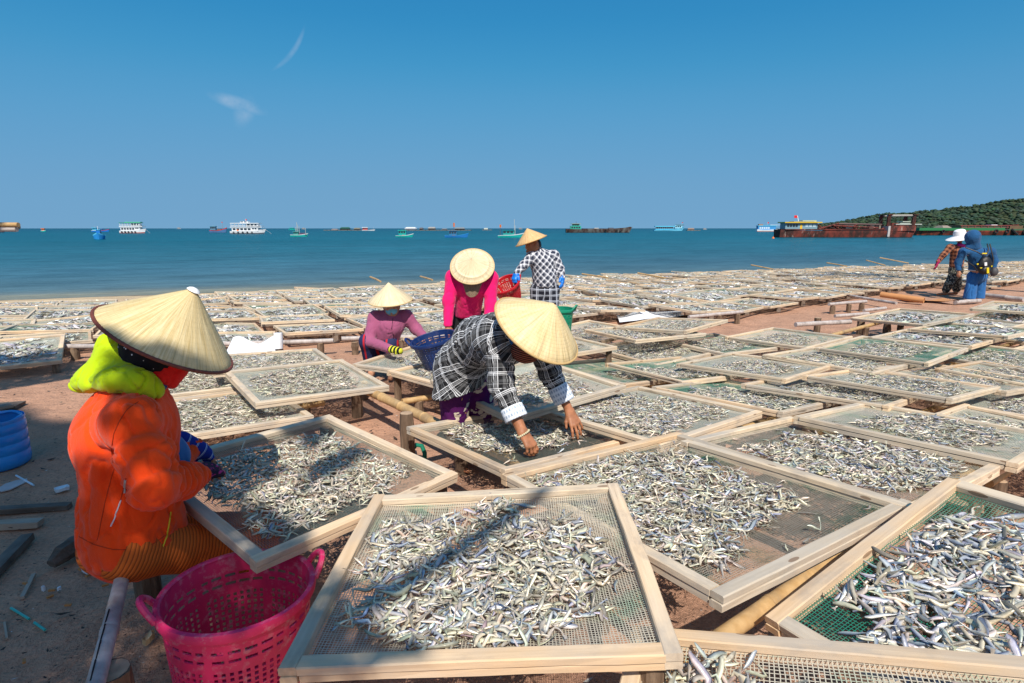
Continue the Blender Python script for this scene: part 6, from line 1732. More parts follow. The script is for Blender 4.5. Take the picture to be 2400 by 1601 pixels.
class Boat:
    """hull spans pixels x0..x1 of the photograph, waterline at wl; bow to the right unless flip"""
    def __init__(self, name, label, x0, x1, wl, cat='boat', flip=False, beam=.26, yaw=0.0, group=None):
        self.x0, self.x1, self.wl, self.flip = x0, x1, wl, flip
        c = UZ((x0 + x1) / 2, wl, SEA_Z); self.k = c.y / math.cos(PITCH) / FPX * 1.0
        self.k = (c - Vector((0, 0, CAM_H))).length / math.sqrt(FPX ** 2 + ((x0 + x1) / 2 - 1200) ** 2 + (wl - 800.5) ** 2)
        self.L = (x1 - x0) * self.k; self.B = max(self.L * beam, 1.5)
        self.root = empty(name, c, (0, 0, yaw), label=label, cat=cat, group=group); self.cx = (x0 + x1) / 2
    def X(self, px): return (px - self.cx) * self.k
    def Zz(self, py): return (self.wl - py) * self.k
    def hull(self, mat, mid, bow, stern=None, stripe=None, low=None, rake=.10, fine=.85, deck=None):
        """sheer heights in pixels above water"""
        stern = mid if stern is None else stern; n = 15; V = []; F = []; sec = []
        for i in range(n):
            t = i / (n - 1); s = 1 if not self.flip else -1
            hb = self.B / 2 * (1 - max(0, (t - .45) / .55) ** 2.2 * fine) * (.82 + .18 * min(1, t * 4))
            sh = (mid + (bow - mid) * max(0, (t - .4) / .6) ** 1.8 + (stern - mid) * max(0, (.3 - t) / .3) ** 1.5) * self.k
            x = (-.5 + t) * self.L
            xr = lambda z: (x - (rake * self.L * (1 - z) if t > .5 else 0) * max(0, (t - .5) / .5) ** 2) * s
            rows = [(.0, -.8 * self.k * 3, .35), (.55, -.1, .92), (1.0, sh, 1.0)]
            sec.append([(xr(0), hb * .30, -.6), (xr(.3), hb * .85, .05 * sh), (xr(.72), hb * .97, .70 * sh), (xr(1), hb, sh)])
        m = 8
        for c in sec:
            for x, y, z in c: V.append((x, -y, z))
            for x, y, z in reversed(c): V.append((x, y, z))
        for i in range(n - 1):
            for k in range(m - 1):
                a = i * m + k; F.append((a, a + 1, a + m + 1, a + m))
            a = i * m; F.append((a + 7, a, a + m, a + m + 7))
        F.append(tuple(range(m))[::-1]); F.append(tuple((n - 1) * m + k for k in range(m)))
        me = MB().add(V, F).mesh('hull', mat)
        bm = bmesh.new(); bm.from_mesh(me); bmesh.ops.recalc_face_normals(bm, faces=bm.faces); bm.to_mesh(me); bm.free(); ob('hull', me, self.root)
        def band(nm, f0, f1, mt, out):
            for sd in (-1, 1):
                V2, F2 = [], []
                for c in sec:
                    (xa, ya, za), (xb, yb, zb) = c[1], c[3]
                    for f in (f0, f1):
                        x = xa + (xb - xa) * f; y = ya + (yb - ya) * f; z = za + (zb - za) * f
                        V2.append((x, sd * (y + out), z)); V2.append((x, sd * (y - .02), z))
                for i in range(n - 1):
                    a = i * 4; F2 += [(a, a + 2, a + 6, a + 4), (a + 2, a + 3, a + 7, a + 6), (a + 1, a, a + 4, a + 5)]
                me = MB().add(V2, F2).mesh(nm, mt); bm = bmesh.new(); bm.from_mesh(me); bmesh.ops.recalc_face_normals(bm, faces=bm.faces); bm.to_mesh(me); bm.free(); ob(nm, me, self.root)
        if stripe: band('gunwale_stripe', .80, 1.02, stripe, .03 * self.k * 4)
        if low: band('boot_stripe', .0, .22, low, .02 * self.k * 4)
        return self
    def box(self, name, px0, px1, py0, py1, mat, w=.72, dy=0.0, parent=None, taper=(1, 1)):
        x0, x1 = self.X(px0), self.X(px1)
        o = MB().box(((x0 + x1) / 2, dy, (self.Zz(py0) + self.Zz(py1)) / 2), (abs(x1 - x0), self.B * w, abs(self.Zz(py0) - self.Zz(py1))), None, taper).ob(name, mat, parent or self.root)
        return o
    def panes(self, px0, px1, py0, py1, n, w=.72, mat=None, gap=.25, name='window'):
        for i in range(n):
            a = px0 + (px1 - px0) * i / n; b = a + (px1 - px0) / n * (1 - gap)
            for s in (-1, 1):
                x0, x1 = self.X(a), self.X(b); MB().box(((x0 + x1) / 2, s * (self.B * w / 2 + .01), (self.Zz(py0) + self.Zz(py1)) / 2), (x1 - x0, .05, abs(self.Zz(py0) - self.Zz(py1)))).ob(name, mat or paint(GLASS, .2), self.root)
        return self
    def pole(self, name, pa, pb, r, mat, dy=0.0, dy2=None):
        a = (self.X(pa[0]), dy, self.Zz(pa[1])); b = (self.X(pb[0]), dy if dy2 is None else dy2, self.Zz(pb[1])); MB().tube([a, b], r, 6).ob(name, mat, self.root); return self
    def flag(self, px, py, w, h, mat):
        x, z = self.X(px), self.Zz(py); V = []
        for i in range(6):
            for j in (0, 1): V.append((x + w * self.k * i / 5, .12 * self.k * 2 * math.sin(i * 1.3), z - h * self.k * j - .1 * i * self.k * .5))
        for i in range(6):
            for j in (0, 1): v = V[i * 2 + j]; V.append((v[0], v[1] + .02, v[2]))
        F = [(i * 2, i * 2 + 2, i * 2 + 3, i * 2 + 1) for i in range(5)]; F += [tuple(q + 12 for q in f[::-1]) for f in F]
        MB().add(V, F).ob('flag', mat, self.root); return self
    def tyre(self, px, py, r, s=-1):
        x, z = self.X(px), self.Zz(py); R = r * self.k
        MB().tube([(x + R * .75 * math.cos(a), s * (self.B / 2 + .05), z + R * .75 * math.sin(a)) for a in np.linspace(0, 2 * math.pi, 15)], R * .3, 6, False).ob('tyre_fender', paint(BLACK, .9), self.root); return self
P_ = paint
def tourboat(x0, x1, wl, roof, label, orange=False):
    b = Boat('tour_boat', label, x0, x1, wl, beam=.26); W = P_(WHITE); w = x1 - x0; f = lambda t: x0 + w * t
    b.hull(W, 7, 11, 6, low=P_((.35, .05, .04)) if roof == GREEN else P_((.1, .1, .12)))
    b.box('lower_cabin', f(.06), f(.80), wl - 6, wl - 14.5, W, .74); b.panes(f(.09), f(.62), wl - 8.2, wl - 12.6, 5, .74); b.panes(f(.64), f(.78), wl - 10, wl - 13, 2, .74)
    b.box('upper_deck', f(.02), f(.92), wl - 14.5, wl - 16.2, W, .86)
    for i in range(7):
        for s in (-1, 1): b.pole('deck_post', (f(.05 + .11 * i), wl - 16), (f(.05 + .11 * i), wl - 23.5), .07, W, s * b.B * .38)
    b.box('rail', f(.04), f(.90), wl - 18.0, wl - 18.8, W, .84); b.box('rail', f(.04), f(.45), wl - 19.6, wl - 20.1, W, .84)
    b.box('wheelhouse', f(.48), f(.80), wl - 16.2, wl - 23, W, .6); b.panes(f(.50), f(.79), wl - 19, wl - 21.8, 3, .6)
    b.box('roof', f(.03), f(.84), wl - 23.4, wl - 24.8, P_(roof), .86)
    if roof == GREEN: b.box('roof_crest', f(.22), f(.84), wl - 24.8, wl - 26.4, P_((.12, .45, .30)), .5)
    else:
        b.box('bridge', f(.30), f(.52), wl - 24.8, wl - 28.5, W, .5); b.panes(f(.31), f(.51), wl - 26, wl - 28, 2, .5); b.pole('mast', (f(.44), wl - 28), (f(.42), wl - 34), .06, W); b.flag(f(.42), wl - 33.5, 4, 2.6, P_(RED))
    for i in range(5): b.tyre(f(.12 + .13 * i), wl - 3.4, 2.0)
    if orange: b.box('life_raft', f(.20), f(.25), wl - 5.5, wl - 9.5, P_(ORANGE), .8)
    b.pole('anchor_line', (f(.99), wl - 9), (f(1.14), wl + .5), .04, P_((.35, .35, .35)))
    return b
tourboat(284, 344, 547, GREEN, 'white two-deck tour boat with a green roof')
tourboat(543, 625, 548, WHITE, 'white two-deck tour boat flying a red flag, orange raft at its side', True)
def fisher(name, label, x0, x1, wl, hc, sc, cab, h=(5, 9, 6), mast=None, flag=None, nets=None, flip=False, cx=(.12, .45), ch=(5, 13), roof=None, beam=.28, yaw=0.0, group=None):
    b = Boat(name, label, x0, x1, wl, flip=flip, beam=beam, yaw=yaw, group=group); w = x1 - x0
    f = (lambda t: x0 + w * t) if not flip else (lambda t: x1 - w * t)
    b.hull(P_(hc), *h, stripe=P_(sc))
    a, c = sorted((f(cx[0]), f(cx[1]))); b.box('cabin', a, c, wl - ch[0], wl - ch[1], P_(cab), .55); b.panes(a + .5, c - .3, wl - ch[0] - (ch[1] - ch[0]) * .45, wl - ch[0] - (ch[1] - ch[0]) * .85, 3, .55)
    b.box('cabin_roof', a - 1.5, c + 1.5, wl - ch[1], wl - ch[1] - 1.2, P_(roof or cab), .75)
    for q in (mast or []): b.pole('mast', (f(q[0]), wl - 4), (f(q[0] + q[2]), wl - q[1]), .06, P_((.45, .45, .42)))
    if nets: a, c = sorted((f(nets[0]), f(nets[1]))); b.box('net_heap', a, c, wl - 4, wl - nets[2], P_(nets[3], .95), .6, taper=(.6, .6))
    if flag: b.pole('flag_staff', (f(flag[0]), wl - 6), (f(flag[0]), wl - flag[1]), .05, P_(BROWN)); b.flag(f(flag[0]) - 1.5, wl - flag[1], flag[3], flag[4], P_(flag[2]))
    return b
fisher('fishing_boat', 'small teal boat with an orange awning, alone near the bamboo ends', 97, 108, 543.5, TEAL, WHITE, ORANGE, (3, 4, 3), cx=(.2, .7), ch=(3, 7), beam=.35)
fisher('fishing_boat', 'dark little boat under the bamboo ends', -4, 11, 545, (.03, .04, .07), BROWN, BLACK, (4, 5, 4), cx=(.2, .6), ch=(3, 6), beam=.35)
b = Boat('fishing_boat', 'bright blue fishing boat seen bow-on', 219, 247, 561, beam=.85, yaw=math.radians(-64)); b.hull(P_((.02, .24, .58)), 9, 15, 10, stripe=P_((.10, .48, .72)))
b.box('cabin', 220, 238, 561 - 9, 561 - 21, P_(BLUE_), .30); b.panes(222, 236, 561 - 14, 561 - 18, 2, .30); b.box('cabin_roof', 219, 239, 561 - 21, 561 - 22.5, P_(CYAN), .36); b.pole('mast', (236, 561 - 20), (236, 561 - 30), .05, P_(WHITE))
fisher('fishing_boat', 'white and blue fishing boat behind the bright blue one, mast up', 216, 233, 544, BLUE_, WHITE, CYAN, (4, 6, 4), mast=[(.4, 14, 0)], cx=(.15, .6), ch=(4, 9))
fisher('fishing_boat', 'blue fishing boat with a red bow behind the bright blue one', 234, 257, 543.5, BLUE_, RED, (.08, .20, .4), (3.5, 6.5, 3), cx=(.1, .3), ch=(3, 6))
fisher('fishing_boat', 'red and blue wooden trawler with frames, next to a white tour boat', 493, 533, 545.5, (.07, .16, .32), RED, (.10, .20, .28), (5, 12, 6), mast=[(.72, 23, .02), (.2, 17, 0), (.45, 16, 0), (.9, 15, 0)], cx=(.05, .35), ch=(6, 14), roof=(.1, .28, .38), flag=(.74, 25, RED, 3, 2), nets=(.4, .7, 9, BROWN))
fisher('fishing_boat', 'green fishing boat heaped with dark nets, many thin masts', 682, 723, 555, TEAL, WHITE, (.05, .30, .26), (4.5, 8, 5), mast=[(.36, 33, .02), (.42, 28, 0), (.3, 22, 0), (.5, 24, 0), (.85, 20, 0)], cx=(.18, .45), ch=(4.5, 11), nets=(.45, .92, 9, (.07, .04, .08)))
fisher('fishing_boat', 'far teal boat behind the green one with dark nets', 676, 696, 539.5, TEAL, TEAL, TEAL, (2, 3.5, 2), cx=(.2, .6), ch=(2, 4.5))
fisher('fishing_boat', 'white boat with a red cabin moored at the floating huts', 849, 880, 541, WHITE, WHITE, (.45, .06, .05), (2, 3.6, 2), cx=(.05, .4), ch=(2, 7), mast=[(.1, 9, 0), (.85, 9, 0)], roof=WHITE)
fisher('fishing_boat', 'teal boat with a boxy green cabin and white gunwale', 928, 970, 556, TEAL, WHITE, TEAL, (4, 9, 4), cx=(.17, .58), ch=(4.5, 15), roof=(.02, .45, .36), flag=None, nets=(.36, .5, 11, (.3, .16, .12)))
fisher('fishing_boat', 'all blue fishing boat with an orange flag on a tall staff', 1043, 1099, 557, (.02, .17, .45), (.03, .24, .55), (.03, .16, .30), (5, 11, 6), cx=(.18, .5), ch=(5, 15), flag=(.38, 34, ORANGE, 3.6, 9), nets=(.3, .45, 14, BROWN))
fisher('fishing_boat', 'long teal fishing boat with awning behind the checked shirt, orange flag aft', 1167, 1228, 557, TEAL, WHITE, (.02, .30, .28), (6, 11, 5), cx=(.20, .62), ch=(6, 16), roof=(.01, .22, .26), mast=[(.63, 42, 0), (.66, 28, 0)], flag=(.09, 30, ORANGE, 3.8, 6.5))
# cyan ferry, blue ferry
b = Boat('ferry', 'long cyan open-sided ferry with raised wheelhouse', 1532, 1603, 541.5, beam=.2); b.hull(P_((.16, .55, .75)), 3, 9, 3, stripe=P_(CYAN))
for i in range(9): b.pole('deck_post', (1536 + i * 5, 541.5 - 3), (1536 + i * 5, 541.5 - 9.5), .06, P_(WHITE), -b.B * .36)
b.box('lower_wall', 1535, 1578, 541.5 - 3, 541.5 - 5, P_(CYAN), .74); b.box('canopy', 1534, 1580, 541.5 - 9.5, 541.5 - 11.5, P_((.10, .50, .70)), .8); b.box('interior', 1537, 1576, 541.5 - 5, 541.5 - 9.5, P_((.05, .10, .13)), .5)
b.box('wheelhouse', 1580, 1597, 541.5 - 6, 541.5 - 13, P_((.30, .62, .76)), .6); b.panes(1581, 1596, 541.5 - 8.5, 541.5 - 11.5, 3, .6); b.box('roof', 1584, 1601, 541.5 - 13, 541.5 - 14.4, P_((.05, .16, .16)), .7); b.pole('mast', (1597, 541.5 - 14), (1598, 541.5 - 20), .05, P_(WHITE)); b.flag(1597, 521, 3, 2, P_(RED))
b = Boat('ferry', 'white-hulled ferry with blue cabins partly behind the rusty dredger', 1772, 1832, 543.5, beam=.24); b.hull(P_(WHITE), 5, 8, 6, low=P_((.3, .06, .05)))
b.box('cabin', 1774, 1815, 543.5 - 5, 543.5 - 13, P_((.05, .26, .55)), .72); b.panes(1777, 1802, 543.5 - 7, 543.5 - 11, 5, .72, P_((.55, .65, .72), .3)); b.box('roof', 1773, 1818, 543.5 - 13, 543.5 - 14.5, P_(CYAN), .8); b.box('crate', 1776, 1786, 543.5 - 14.5, 543.5 - 18, P_((.30, .20, .16)), .4); b.pole('mast', (1797, 528), (1797, 521), .05, P_(WHITE)); b.flag(1797, 521, 3.5, 3, P_(RED)); b.box('rail', 1802, 1829, 543.5 - 15.5, 543.5 - 16.2, P_(WHITE), .6)
# grey barge
wl = 545.5; b = Boat('barge', 'low grey barge with a green deckhouse and ramp bow', 1326, 1480, wl, beam=.16); b.hull(M_GREYH, 8, 13, 9, rake=.06, fine=.35)
b.box('deckhouse', 1336, 1361, wl - 8, wl - 15.5, P_((.03, .36, .26)), .6); b.panes(1338, 1360, wl - 10, wl - 14, 4, .6); b.box('upper_house', 1341, 1357, wl - 15.5, wl - 20, P_((.02, .26, .20)), .5); b.panes(1342, 1356, wl - 16.5, wl - 19, 3, .5); b.box('roof', 1338, 1360, wl - 20, wl - 21, P_((.30, .32, .18)), .66)
b.box('coaming', 1365, 1440, wl - 8, wl - 9.6, M_GREYH, .8); b.box('hatch', 1392, 1402, wl - 9.6, wl - 11.2, P_((.5, .5, .48)), .4); b.box('hatch', 1426, 1437, wl - 9.6, wl - 11.6, P_((.10, .12, .16)), .4)
MB().box((b.X(1462), 0, b.Zz(wl - 10)), (30 * b.k, b.B * .7, 1.2 * b.k), Matrix.Rotation(-.22, 3, 'Y')).ob('bow_ramp', M_GREYH, b.root)
for q in (1331, 1417, 1443, 1452): b.tyre(q, wl - 5, 2.7)
b.pole('mast', (1350, wl - 20), (1350, wl - 26), .08, P_(BROWN))
# floating fish-farm huts
def raft(x0, x1, y, label, huts):
    b = Boat('floating_raft', label, x0, x1, y, cat='raft', beam=.35)
    for i in range(int((x1 - x0) / 8) + 1): b.box('float_log', x0 + i * 8, x0 + i * 8 + 7.2, y - .2, y - 1.6, P_((.16, .15, .13)), 1.0 - .1 * (i % 3))
    for (a, c, h, col, rf) in huts:
        b.box('hut_wall', a + .8, c - .8, y - 1.6, y - h * .66, P_(col), .34)
        x0_, x1_ = b.X(a), b.X(c); z0, z1 = b.Zz(y - h * .6), b.Zz(y - h); d = b.B * .24
        V = [(x0_, -d, z0), (x1_, -d, z0), (x1_, d, z0), (x0_, d, z0), (x0_ + (x1_ - x0_) * .12, 0, z1), (x1_ - (x1_ - x0_) * .12, 0, z1)]
        MB().add(V, [(0, 1, 5, 4), (2, 3, 4, 5), (3, 0, 4), (1, 2, 5), (3, 2, 1, 0)]).ob('hut_roof', P_(rf), b.root)
    return b
raft(763, 848, 540.5, 'line of floating huts with a dark green roof', [(798, 821, 8, (.03, .05, .04), (.03, .10, .07)), (830, 845, 6.5, (.10, .10, .10), (.20, .18, .12)), (778, 792, 4, (.3, .12, .12), (.35, .28, .25))])
raft(946, 1100, 540.5, 'long floating raft of huts with one white barrel-like hut', [(950, 976, 8, WHITE, (.7, .7, .7)), (984, 992, 7, (.12, .09, .08), (.15, .12, .1)), (1004, 1021, 8.5, (.25, .2, .16), (.34, .32, .28)), (1036, 1048, 5, (.3, .12, .12), (.2, .2, .2)), (1066, 1090, 7.5, (.10, .08, .09), (.22, .24, .24))])
raft(1130, 1148, 540, 'small lone floating hut farther out', [(1134, 1144, 5.5, (.3, .32, .28), (.35, .38, .34))])
raft(1609, 1633, 541, 'brown floating hut beyond the cyan ferry', [(1611, 1627, 6.5, (.16, .10, .08), (.20, .14, .11))])
for x, y, lab in ((1652, 538.5, 'tiny pale boat far beyond the cyan ferry'), (1220, 537.5, 'tiny white boat on the horizon past the teal boat'), (712, 537.5, 'tiny grey boat on the horizon above the green fishing boat'), (420, 536.8, 'tiny dark boat on the empty horizon between the tour boats')):
    fisher('fishing_boat', lab, x - 5, x + 5, y, (.4, .42, .42), WHITE, (.35, .32, .3), (.8, 1.4, .8), cx=(.25, .6), ch=(.8, 2.2))
# rusty dredger
wl = 556.5; b = Boat('dredger', 'long rusty red dredger with a blue deckhouse and red flag', 1820, 2132, wl, beam=.14, cat='ship'); b.hull(M_RUST, 15.5, 16, 18.5, rake=.02, fine=.25)
b.box('bulwark', 1830, 1960, wl - 17, wl - 19.5, M_RUST, .96); b.box('deckhouse', 1832, 1906, wl - 19, wl - 33, P_((.18, .30, .36)), .62)
b.panes(1836, 1862, wl - 24, wl - 30, 4, .62); b.panes(1878, 1904, wl - 24, wl - 31, 3, .62, P_((.45, .55, .60), .3)); b.box('door', 1866, 1871, wl - 19.5, wl - 30, P_(YEL), .64); b.box('awning', 1828, 1914, wl - 33, wl - 35.5, P_((.62, .40, .03)), .86); b.box('roof_box', 1872, 1904, wl - 35.5, wl - 39, P_((.40, .44, .30)), .5); b.box('upper_rail', 1852, 1900, wl - 36, wl - 37, P_((.35, .36, .3)), .55)
b.pole('flag_staff', (1868, wl - 36), (1864, wl - 50), .09, P_(WHITE)); b.flag(1857, wl - 50.5, 8, 6, P_((.62, .02, .02)))
b.box('drum', 1902, 1910, wl - 22, wl - 28, P_((.32, .36, .14)), .3)
b.box('hopper_wall', 1935, 2055, wl - 15.5, wl - 18.5, P_((.06, .035, .03)), .8); b.box('wall_cap', 1932, 2060, wl - 18.5, wl - 19.3, P_((.24, .06, .04)), .9); b.box('engine_house', 1975, 1992, wl - 21, wl - 27.5, P_((.10, .14, .15)), .4); b.box('winch', 2080, 2095, wl - 24, wl - 33, M_RUST, .4); b.box('cabin', 2098, 2124, wl - 24, wl - 33, P_((.30, .34, .32)), .5); b.box('cabin_roof', 2086, 2146, wl - 29, wl - 31, P_((.45, .46, .40)), .7); b.box('top_roof', 2104, 2132, wl - 35, wl - 37, P_((.40, .42, .36)), .5)
g = random.Random(4)
for i in range(34): x = g.uniform(1918, 2075); b.pole('pipe', (x, wl - 18), (x + g.uniform(-26, 26), wl - g.uniform(22, 31)), .16, M_RUST if i % 3 else P_(BLACK), g.uniform(-1, 1), g.uniform(-1, 1))
for i in range(6): b.pole('boom', (1920 + i * 7, wl - 18 - i * 1.6), (1927 + i * 7, wl - 19.6 - i * 1.6), .2, M_RUST)
b.pole('boom', (1912, wl - 19), (1958, wl - 32), .22, M_RUST, -.8); b.pole('boom', (1916, wl - 18), (1960, wl - 29), .18, M_RUST, .8); b.pole('suction_pipe', (1960, wl - 31), (2064, wl - 29), .28, P_((.09, .05, .045)), 0); b.pole('deck_pipe', (1945, wl - 27), (2050, wl - 22), .22, M_RUST, -1.0)
for i in range(14): x = g.uniform(1925, 2060); b.box('deck_gear', x, x + g.uniform(4, 10), wl - 20, wl - g.uniform(22.5, 28), P_([(.03, .03, .035), (.10, .05, .04), (.20, .17, .13), (.06, .08, .09)][i % 4]), .25, dy=g.uniform(-1, 1))
for s in (-1, 1): b.pole('gantry_leg', (2069, wl - 24), (2068, wl - 51), .45, M_RUST, s * 1.6); b.pole('gantry_leg', (2125, wl - 24), (2127, wl - 51), .45, M_RUST, s * 1.6)
b.pole('gantry_beam', (2064, wl - 49.5), (2131, wl - 50), .25, P_((.38, .34, .30)), -1.6); b.pole('gantry_beam', (2064, wl - 49.5), (2131, wl - 50), .25, P_((.38, .34, .30)), 1.6); b.box('gantry_head', 2064, 2074, wl - 50.5, wl - 52, M_RUST, .9); b.box('gantry_head', 2121, 2133, wl - 50.5, wl - 52, M_RUST, .9)
b.pole('cable', (2068, wl - 51), (2050, wl - 22), .07, P_(BLACK)); b.pole('cable', (2126, wl - 51), (2146, wl - 24), .07, P_(BLACK)); b.pole('cable', (2092, wl - 44), (2096, wl - 33), .07, P_(BLACK)); b.box('bow_house', 2069, 2130, wl - 15, wl - 27, mat_rust('bow_plates', (.30, .07, .05), .9), .9); b.box('bow_post', 2065, 2070, wl - 2, wl - 26, P_((.45, .42, .40)), 1.02)
# second barge, green rail
wl = 551.5; b = Boat('barge', 'long red oxide barge with green bulwark and tyre fenders', 2134, 2560, wl, beam=.13, cat='ship'); b.hull(M_RUST2, 11, 13, 11, rake=.01, fine=.15)
b.box('bulwark', 2134, 2330, wl - 11, wl - 17, P_((.03, .17, .06)), .98); b.box('bulwark', 2330, 2560, wl - 11, wl - 14.5, P_((.05, .12, .06)), .98); b.box('hopper', 2235, 2345, wl - 17, wl - 20.5, P_((.13, .08, .06)), .7); b.box('hopper_rim', 2232, 2350, wl - 21.5, wl - 23, P_((.24, .06, .05)), .76)
for i in range(8): b.pole('rail_post', (2236 + i * 15, wl - 16), (2236 + i * 15, wl - 22), .14, P_((.24, .06, .05)), -b.B * .36)
b.box('white_frame', 2313, 2327, wl - 22.5, wl - 24.3, P_(WHITE), .3); b.box('machine', 2352, 2382, wl - 14, wl - 22, P_((.15, .09, .05)), .5); b.box('machine_top', 2360, 2374, wl - 22, wl - 25, M_RUST, .4)
b.box('thatch_shed', 2196, 2216, wl - 17, wl - 22.5, P_((.28, .22, .17)), .6, taper=(.6, .4))
for q, r in ((2189, 4), (2310, 5), (2335, 5), (2377, 6)): b.tyre(q, wl - 9, r)
for q in (2352, 2394): b.pole('cable', (q - 8, wl - 14), (q + 8, wl - 1), .35, P_(BLACK), -b.B * .52)
bo = UZ(1812, 559, SEA_Z); MB().lathe([(.001, -.3), (.25, -.2), (.32, 0), (.25, .22), (.08, .34), (.06, .5), (.001, .52)], 14).ob('mooring_buoy', P_(ORANGE), loc=bo, smooth=True, label='small orange mooring buoy off the dredger stern', cat='buoy')
# ================================================================== shade trees behind the camera (out of the picture)
def mat_leaf(name, c):
    t = NT(name); n = t.noise(t.coord(), 3, 3)
    cc = t.mix(1.0, c, t.ramp(n, [(.3, .7), (.7, 1.3)]), 'MULTIPLY'); t.fin(cc, .5, .3)
    tr = t.new('ShaderNodeBsdfTranslucent'); t.l.new(cc, tr.inputs['Color']); mx = t.new('ShaderNodeMixShader'); mx.inputs[0].default_value = .2
    t.l.new(t.b.outputs[0], mx.inputs[1]); t.l.new(tr.outputs[0], mx.inputs[2]); t.l.new(mx.outputs[0], t.out.inputs['Surface']); return t.m
M_LEAF = mat_leaf('broad_leaf', (.055, .10, .025)); M_BARK = simple('tree_bark', (.13, .10, .08), .9, .1, .3, 8, .6)
def to_crown(x, y, z0, z):
    """spot at height z whose shadow falls on (x, y, z0)"""
    k = (z - z0) / S_DIR.z; return Vector((x + S_DIR.x * k, y + S_DIR.y * k, z))
def foot(p):
    """where the sun ray through p meets the level 0"""
    return (p[0] - S_DIR.x * p[2] / S_DIR.z, p[1] - S_DIR.y * p[2] / S_DIR.z)
def inside(x, y, poly):
    r = np.zeros(len(x), bool); n = len(poly)
    for i in range(n):
        (x0, y0), (x1, y1) = poly[i], poly[(i + 1) % n]
        c = ((y0 > y) != (y1 > y)) & (x < (x1 - x0) * (y - y0) / (y1 - y0 + 1e-12) + x0); r ^= c
    return r
DZ = lambda z, pts: [foot(UZ(*D(*p), z)) for p in pts]
DY = lambda Y, pts: [foot(U(*D(*p), Y)) for p in pts]
HAT_LOW = [(-1.52, 2.76), (-1.16, 2.66), (-1.10, 2.94), (-1.22, 2.88), (-1.36, 2.86), (-1.52, 2.92)]
SHADE = [
 DZ(0, [(-60, 862), (-60, 905), (180, 866), (330, 838), (330, 820), (170, 830)]),
 DZ(.55, [(395, 1150), (465, 1012), (560, 1062), (515, 1100), (600, 1150), (705, 1205), (690, 1262), (580, 1335)]),
 DZ(.55, [(470, 1016), (560, 990), (735, 955), (760, 985), (690, 1030), (620, 1040), (560, 1066)]),
 DZ(.55, [(690, 1060), (830, 1005), (850, 1020), (780, 1065), (700, 1090)]),
 DZ(.57, [(620, 1560), (745, 1300), (850, 1325), (905, 1335), (830, 1395), (880, 1450), (960, 1475), (990, 1505), (800, 1545), (770, 1568)]),
 DZ(.40, [(300, 1310), (720, 1275), (765, 1330), (660, 1568), (620, 1650), (280, 1650)]),
 HAT_LOW,
 [(-1.85, 1.1), (-.95, 1.1), (-.90, 2.3), (-1.12, 2.42), (-1.30, 2.40), (-1.45, 2.46), (-1.85, 2.50)],
]
LIMB = (UZ(*D(830, 1385), .56), UZ(*D(1235, 1140), .56))
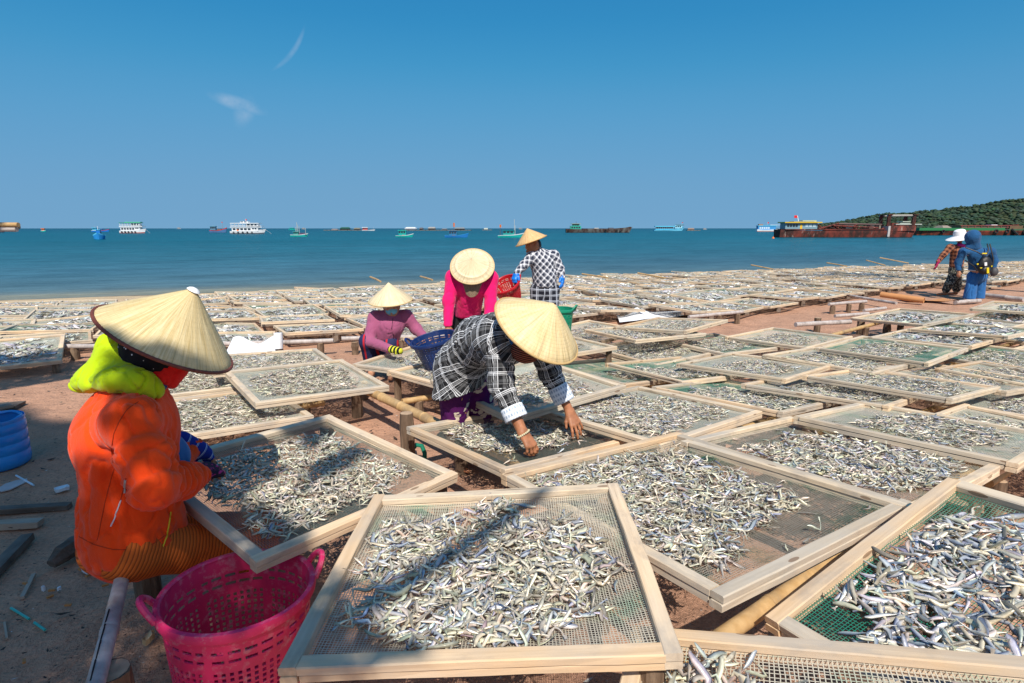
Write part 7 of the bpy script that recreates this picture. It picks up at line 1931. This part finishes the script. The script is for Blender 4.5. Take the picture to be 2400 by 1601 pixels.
def shade_tree():
    base = Vector((-2.6, -14.0, 0)); root = empty('shade_tree', base, label='broad-leaved tree whose crown shades the seated person', cat='tree')
    g = np.random.default_rng(21)
    def leaves(x, y, zc, dz, lo, hi):
        N = len(x); z = zc + dz * vnoise(np.stack([x * .8, y * .8, 0 * x + 3], 1)) + g.uniform(-.35, .35, N)
        k = z / S_DIR.z; P = np.stack([x + S_DIR.x * k, y + S_DIR.y * k, z], 1)
        a = g.uniform(0, 6.28, N); tl = g.normal(0, .4, (N, 2)); L = g.uniform(lo, hi, N); W = L * g.uniform(.4, .55, N)
        d = np.stack([np.cos(a), np.sin(a), tl[:, 0]], 1); s = np.stack([-np.sin(a), np.cos(a), tl[:, 1]], 1)
        return P, np.stack([P - d * L[:, None] * .5, P + s * W[:, None] * .5 + (0, 0, .01), P + d * L[:, None] * .5, P - s * W[:, None] * .5 + (0, 0, .01)], 1).reshape(-1, 3)
    N = 130000; x = g.uniform(-7.5, -1.5, N); y = g.uniform(-.6, 5.6, N)
    nz = vfbm(np.stack([x * 1.4, y * 1.4, 0 * x], 1), 2)
    lim = np.interp(y, [0, 2.5, 3.2, 4.2, 5.2], [-1.72, -1.72, -2.25, -3.1, -4.1]) + .08 * np.sin(y * 7)
    keep = (x < lim) & (y < 4.85 + .18 * np.sin(x * 2.1) + .1 * np.sin(x * 5.3)) & (nz > -.85)
    P, V1 = leaves(x[keep], y[keep], 17.0, 1.2, .10, .17)
    N = 130000; x = g.uniform(-6.5, .3, N); y = g.uniform(.3, 7.0, N); keep = np.zeros(N, bool)
    for p in SHADE: keep |= inside(x, y, p)
    # open sky over the crown of the big hat
    gap = (((x + 1.38) / .30) ** 2 + ((y - 3.06) / .28) ** 2 < 1) & ~inside(x, y, HAT_LOW); keep &= ~gap
    P2, V2 = leaves(x[keep], y[keep], 5.2, .2, .045, .09)
    V = np.concatenate([V1, V2]); N = len(P)
    ob('crown', mesh_np('crown', V - np.array(base[:]), np.arange(len(V)).reshape(-1, 4), M_LEAF), root)
    mb = MB(); fork = Vector((-.2, .9, 12.0)); mb.tube([(0, 0, -.1), (.1, .2, 4.0), (.0, .5, 8.2), fork], [.34, .27, .22, .18], 14, True, .05)
    for k in range(16):
        e = Vector(P[P[:, 0].argsort()[int(g.integers(0, int(N * .6)))]].tolist()) - base; m_ = fork.lerp(e, .5) + Vector((0, 0, .3)); mb.tube([fork, m_, e], [.07, .04, .012], 8)
    mb.ob('trunk', M_BARK, root, smooth=True)
    a_ = to_crown(*LIMB[0], 5.6) - base; b_ = to_crown(*LIMB[1], 5.4) - base
    MB().tube([fork, fork.lerp(a_, .6) + Vector((0, 0, .3)), a_, (a_ + b_) / 2 + Vector((.02, 0, .03)), b_, b_ + (b_ - a_) * .10], [.10, .06, .040, .038, .030, .01], 8).ob('limb', M_BARK, root, smooth=True)
shade_tree()

def palm():
    """coconut palm outside the picture on the right; its crown and trunk throw the shadow on the far racks"""
    p0 = UZ(2000, 640, .1); k = 11.0 / S_DIR.z
    top = Vector((p0.x, p0.y, .1)) + S_DIR * k
    base = Vector((top.x + 3.2, top.y - 3.0, 0)); base.z = float(ground_z(base.x, base.y)) - .1
    root = empty('coconut_palm', base, label='tall leaning coconut palm standing beyond the right edge', cat='tree')
    mb = MB(); pts = [Vector((0, 0, 0)).lerp(top - base, t) + Vector((-.8, .6, 0)) * math.sin(math.pi * t) * .4 for t in np.linspace(0, 1, 12)]
    mb.tube(pts, list(np.linspace(.19, .11, 12)), 10); mb.ob('trunk', M_BARK, root, smooth=True)
    V, F = [], []; n = 0; g = random.Random(9)
    for f in range(17):
        a = 2 * math.pi * f / 17 + g.uniform(-.2, .2); el = g.uniform(-.2, .9); L = g.uniform(2.0, 2.8); c = top - base
        for i in range(16):
            t = i / 15; r = L * t; dz = math.sin(el) * r - .55 * r * r / L
            p = c + Vector((math.cos(a) * math.cos(el) * r, math.sin(a) * math.cos(el) * r, dz)); s = Vector((-math.sin(a), math.cos(a), 0)); fw = Vector((math.cos(a), math.sin(a), -.3))
            w = .62 * math.sin(math.pi * min(1, .12 + t * .88)) + .05
            for sd in (-1, 1): V += [p, p + fw * .07, p + s * sd * w + fw * .28 - Vector((0, 0, .22 * w))]; F.append((n, n + 1, n + 2)); n += 3
    MB().add(V, F).ob('crown', M_LEAF, root)
palm()
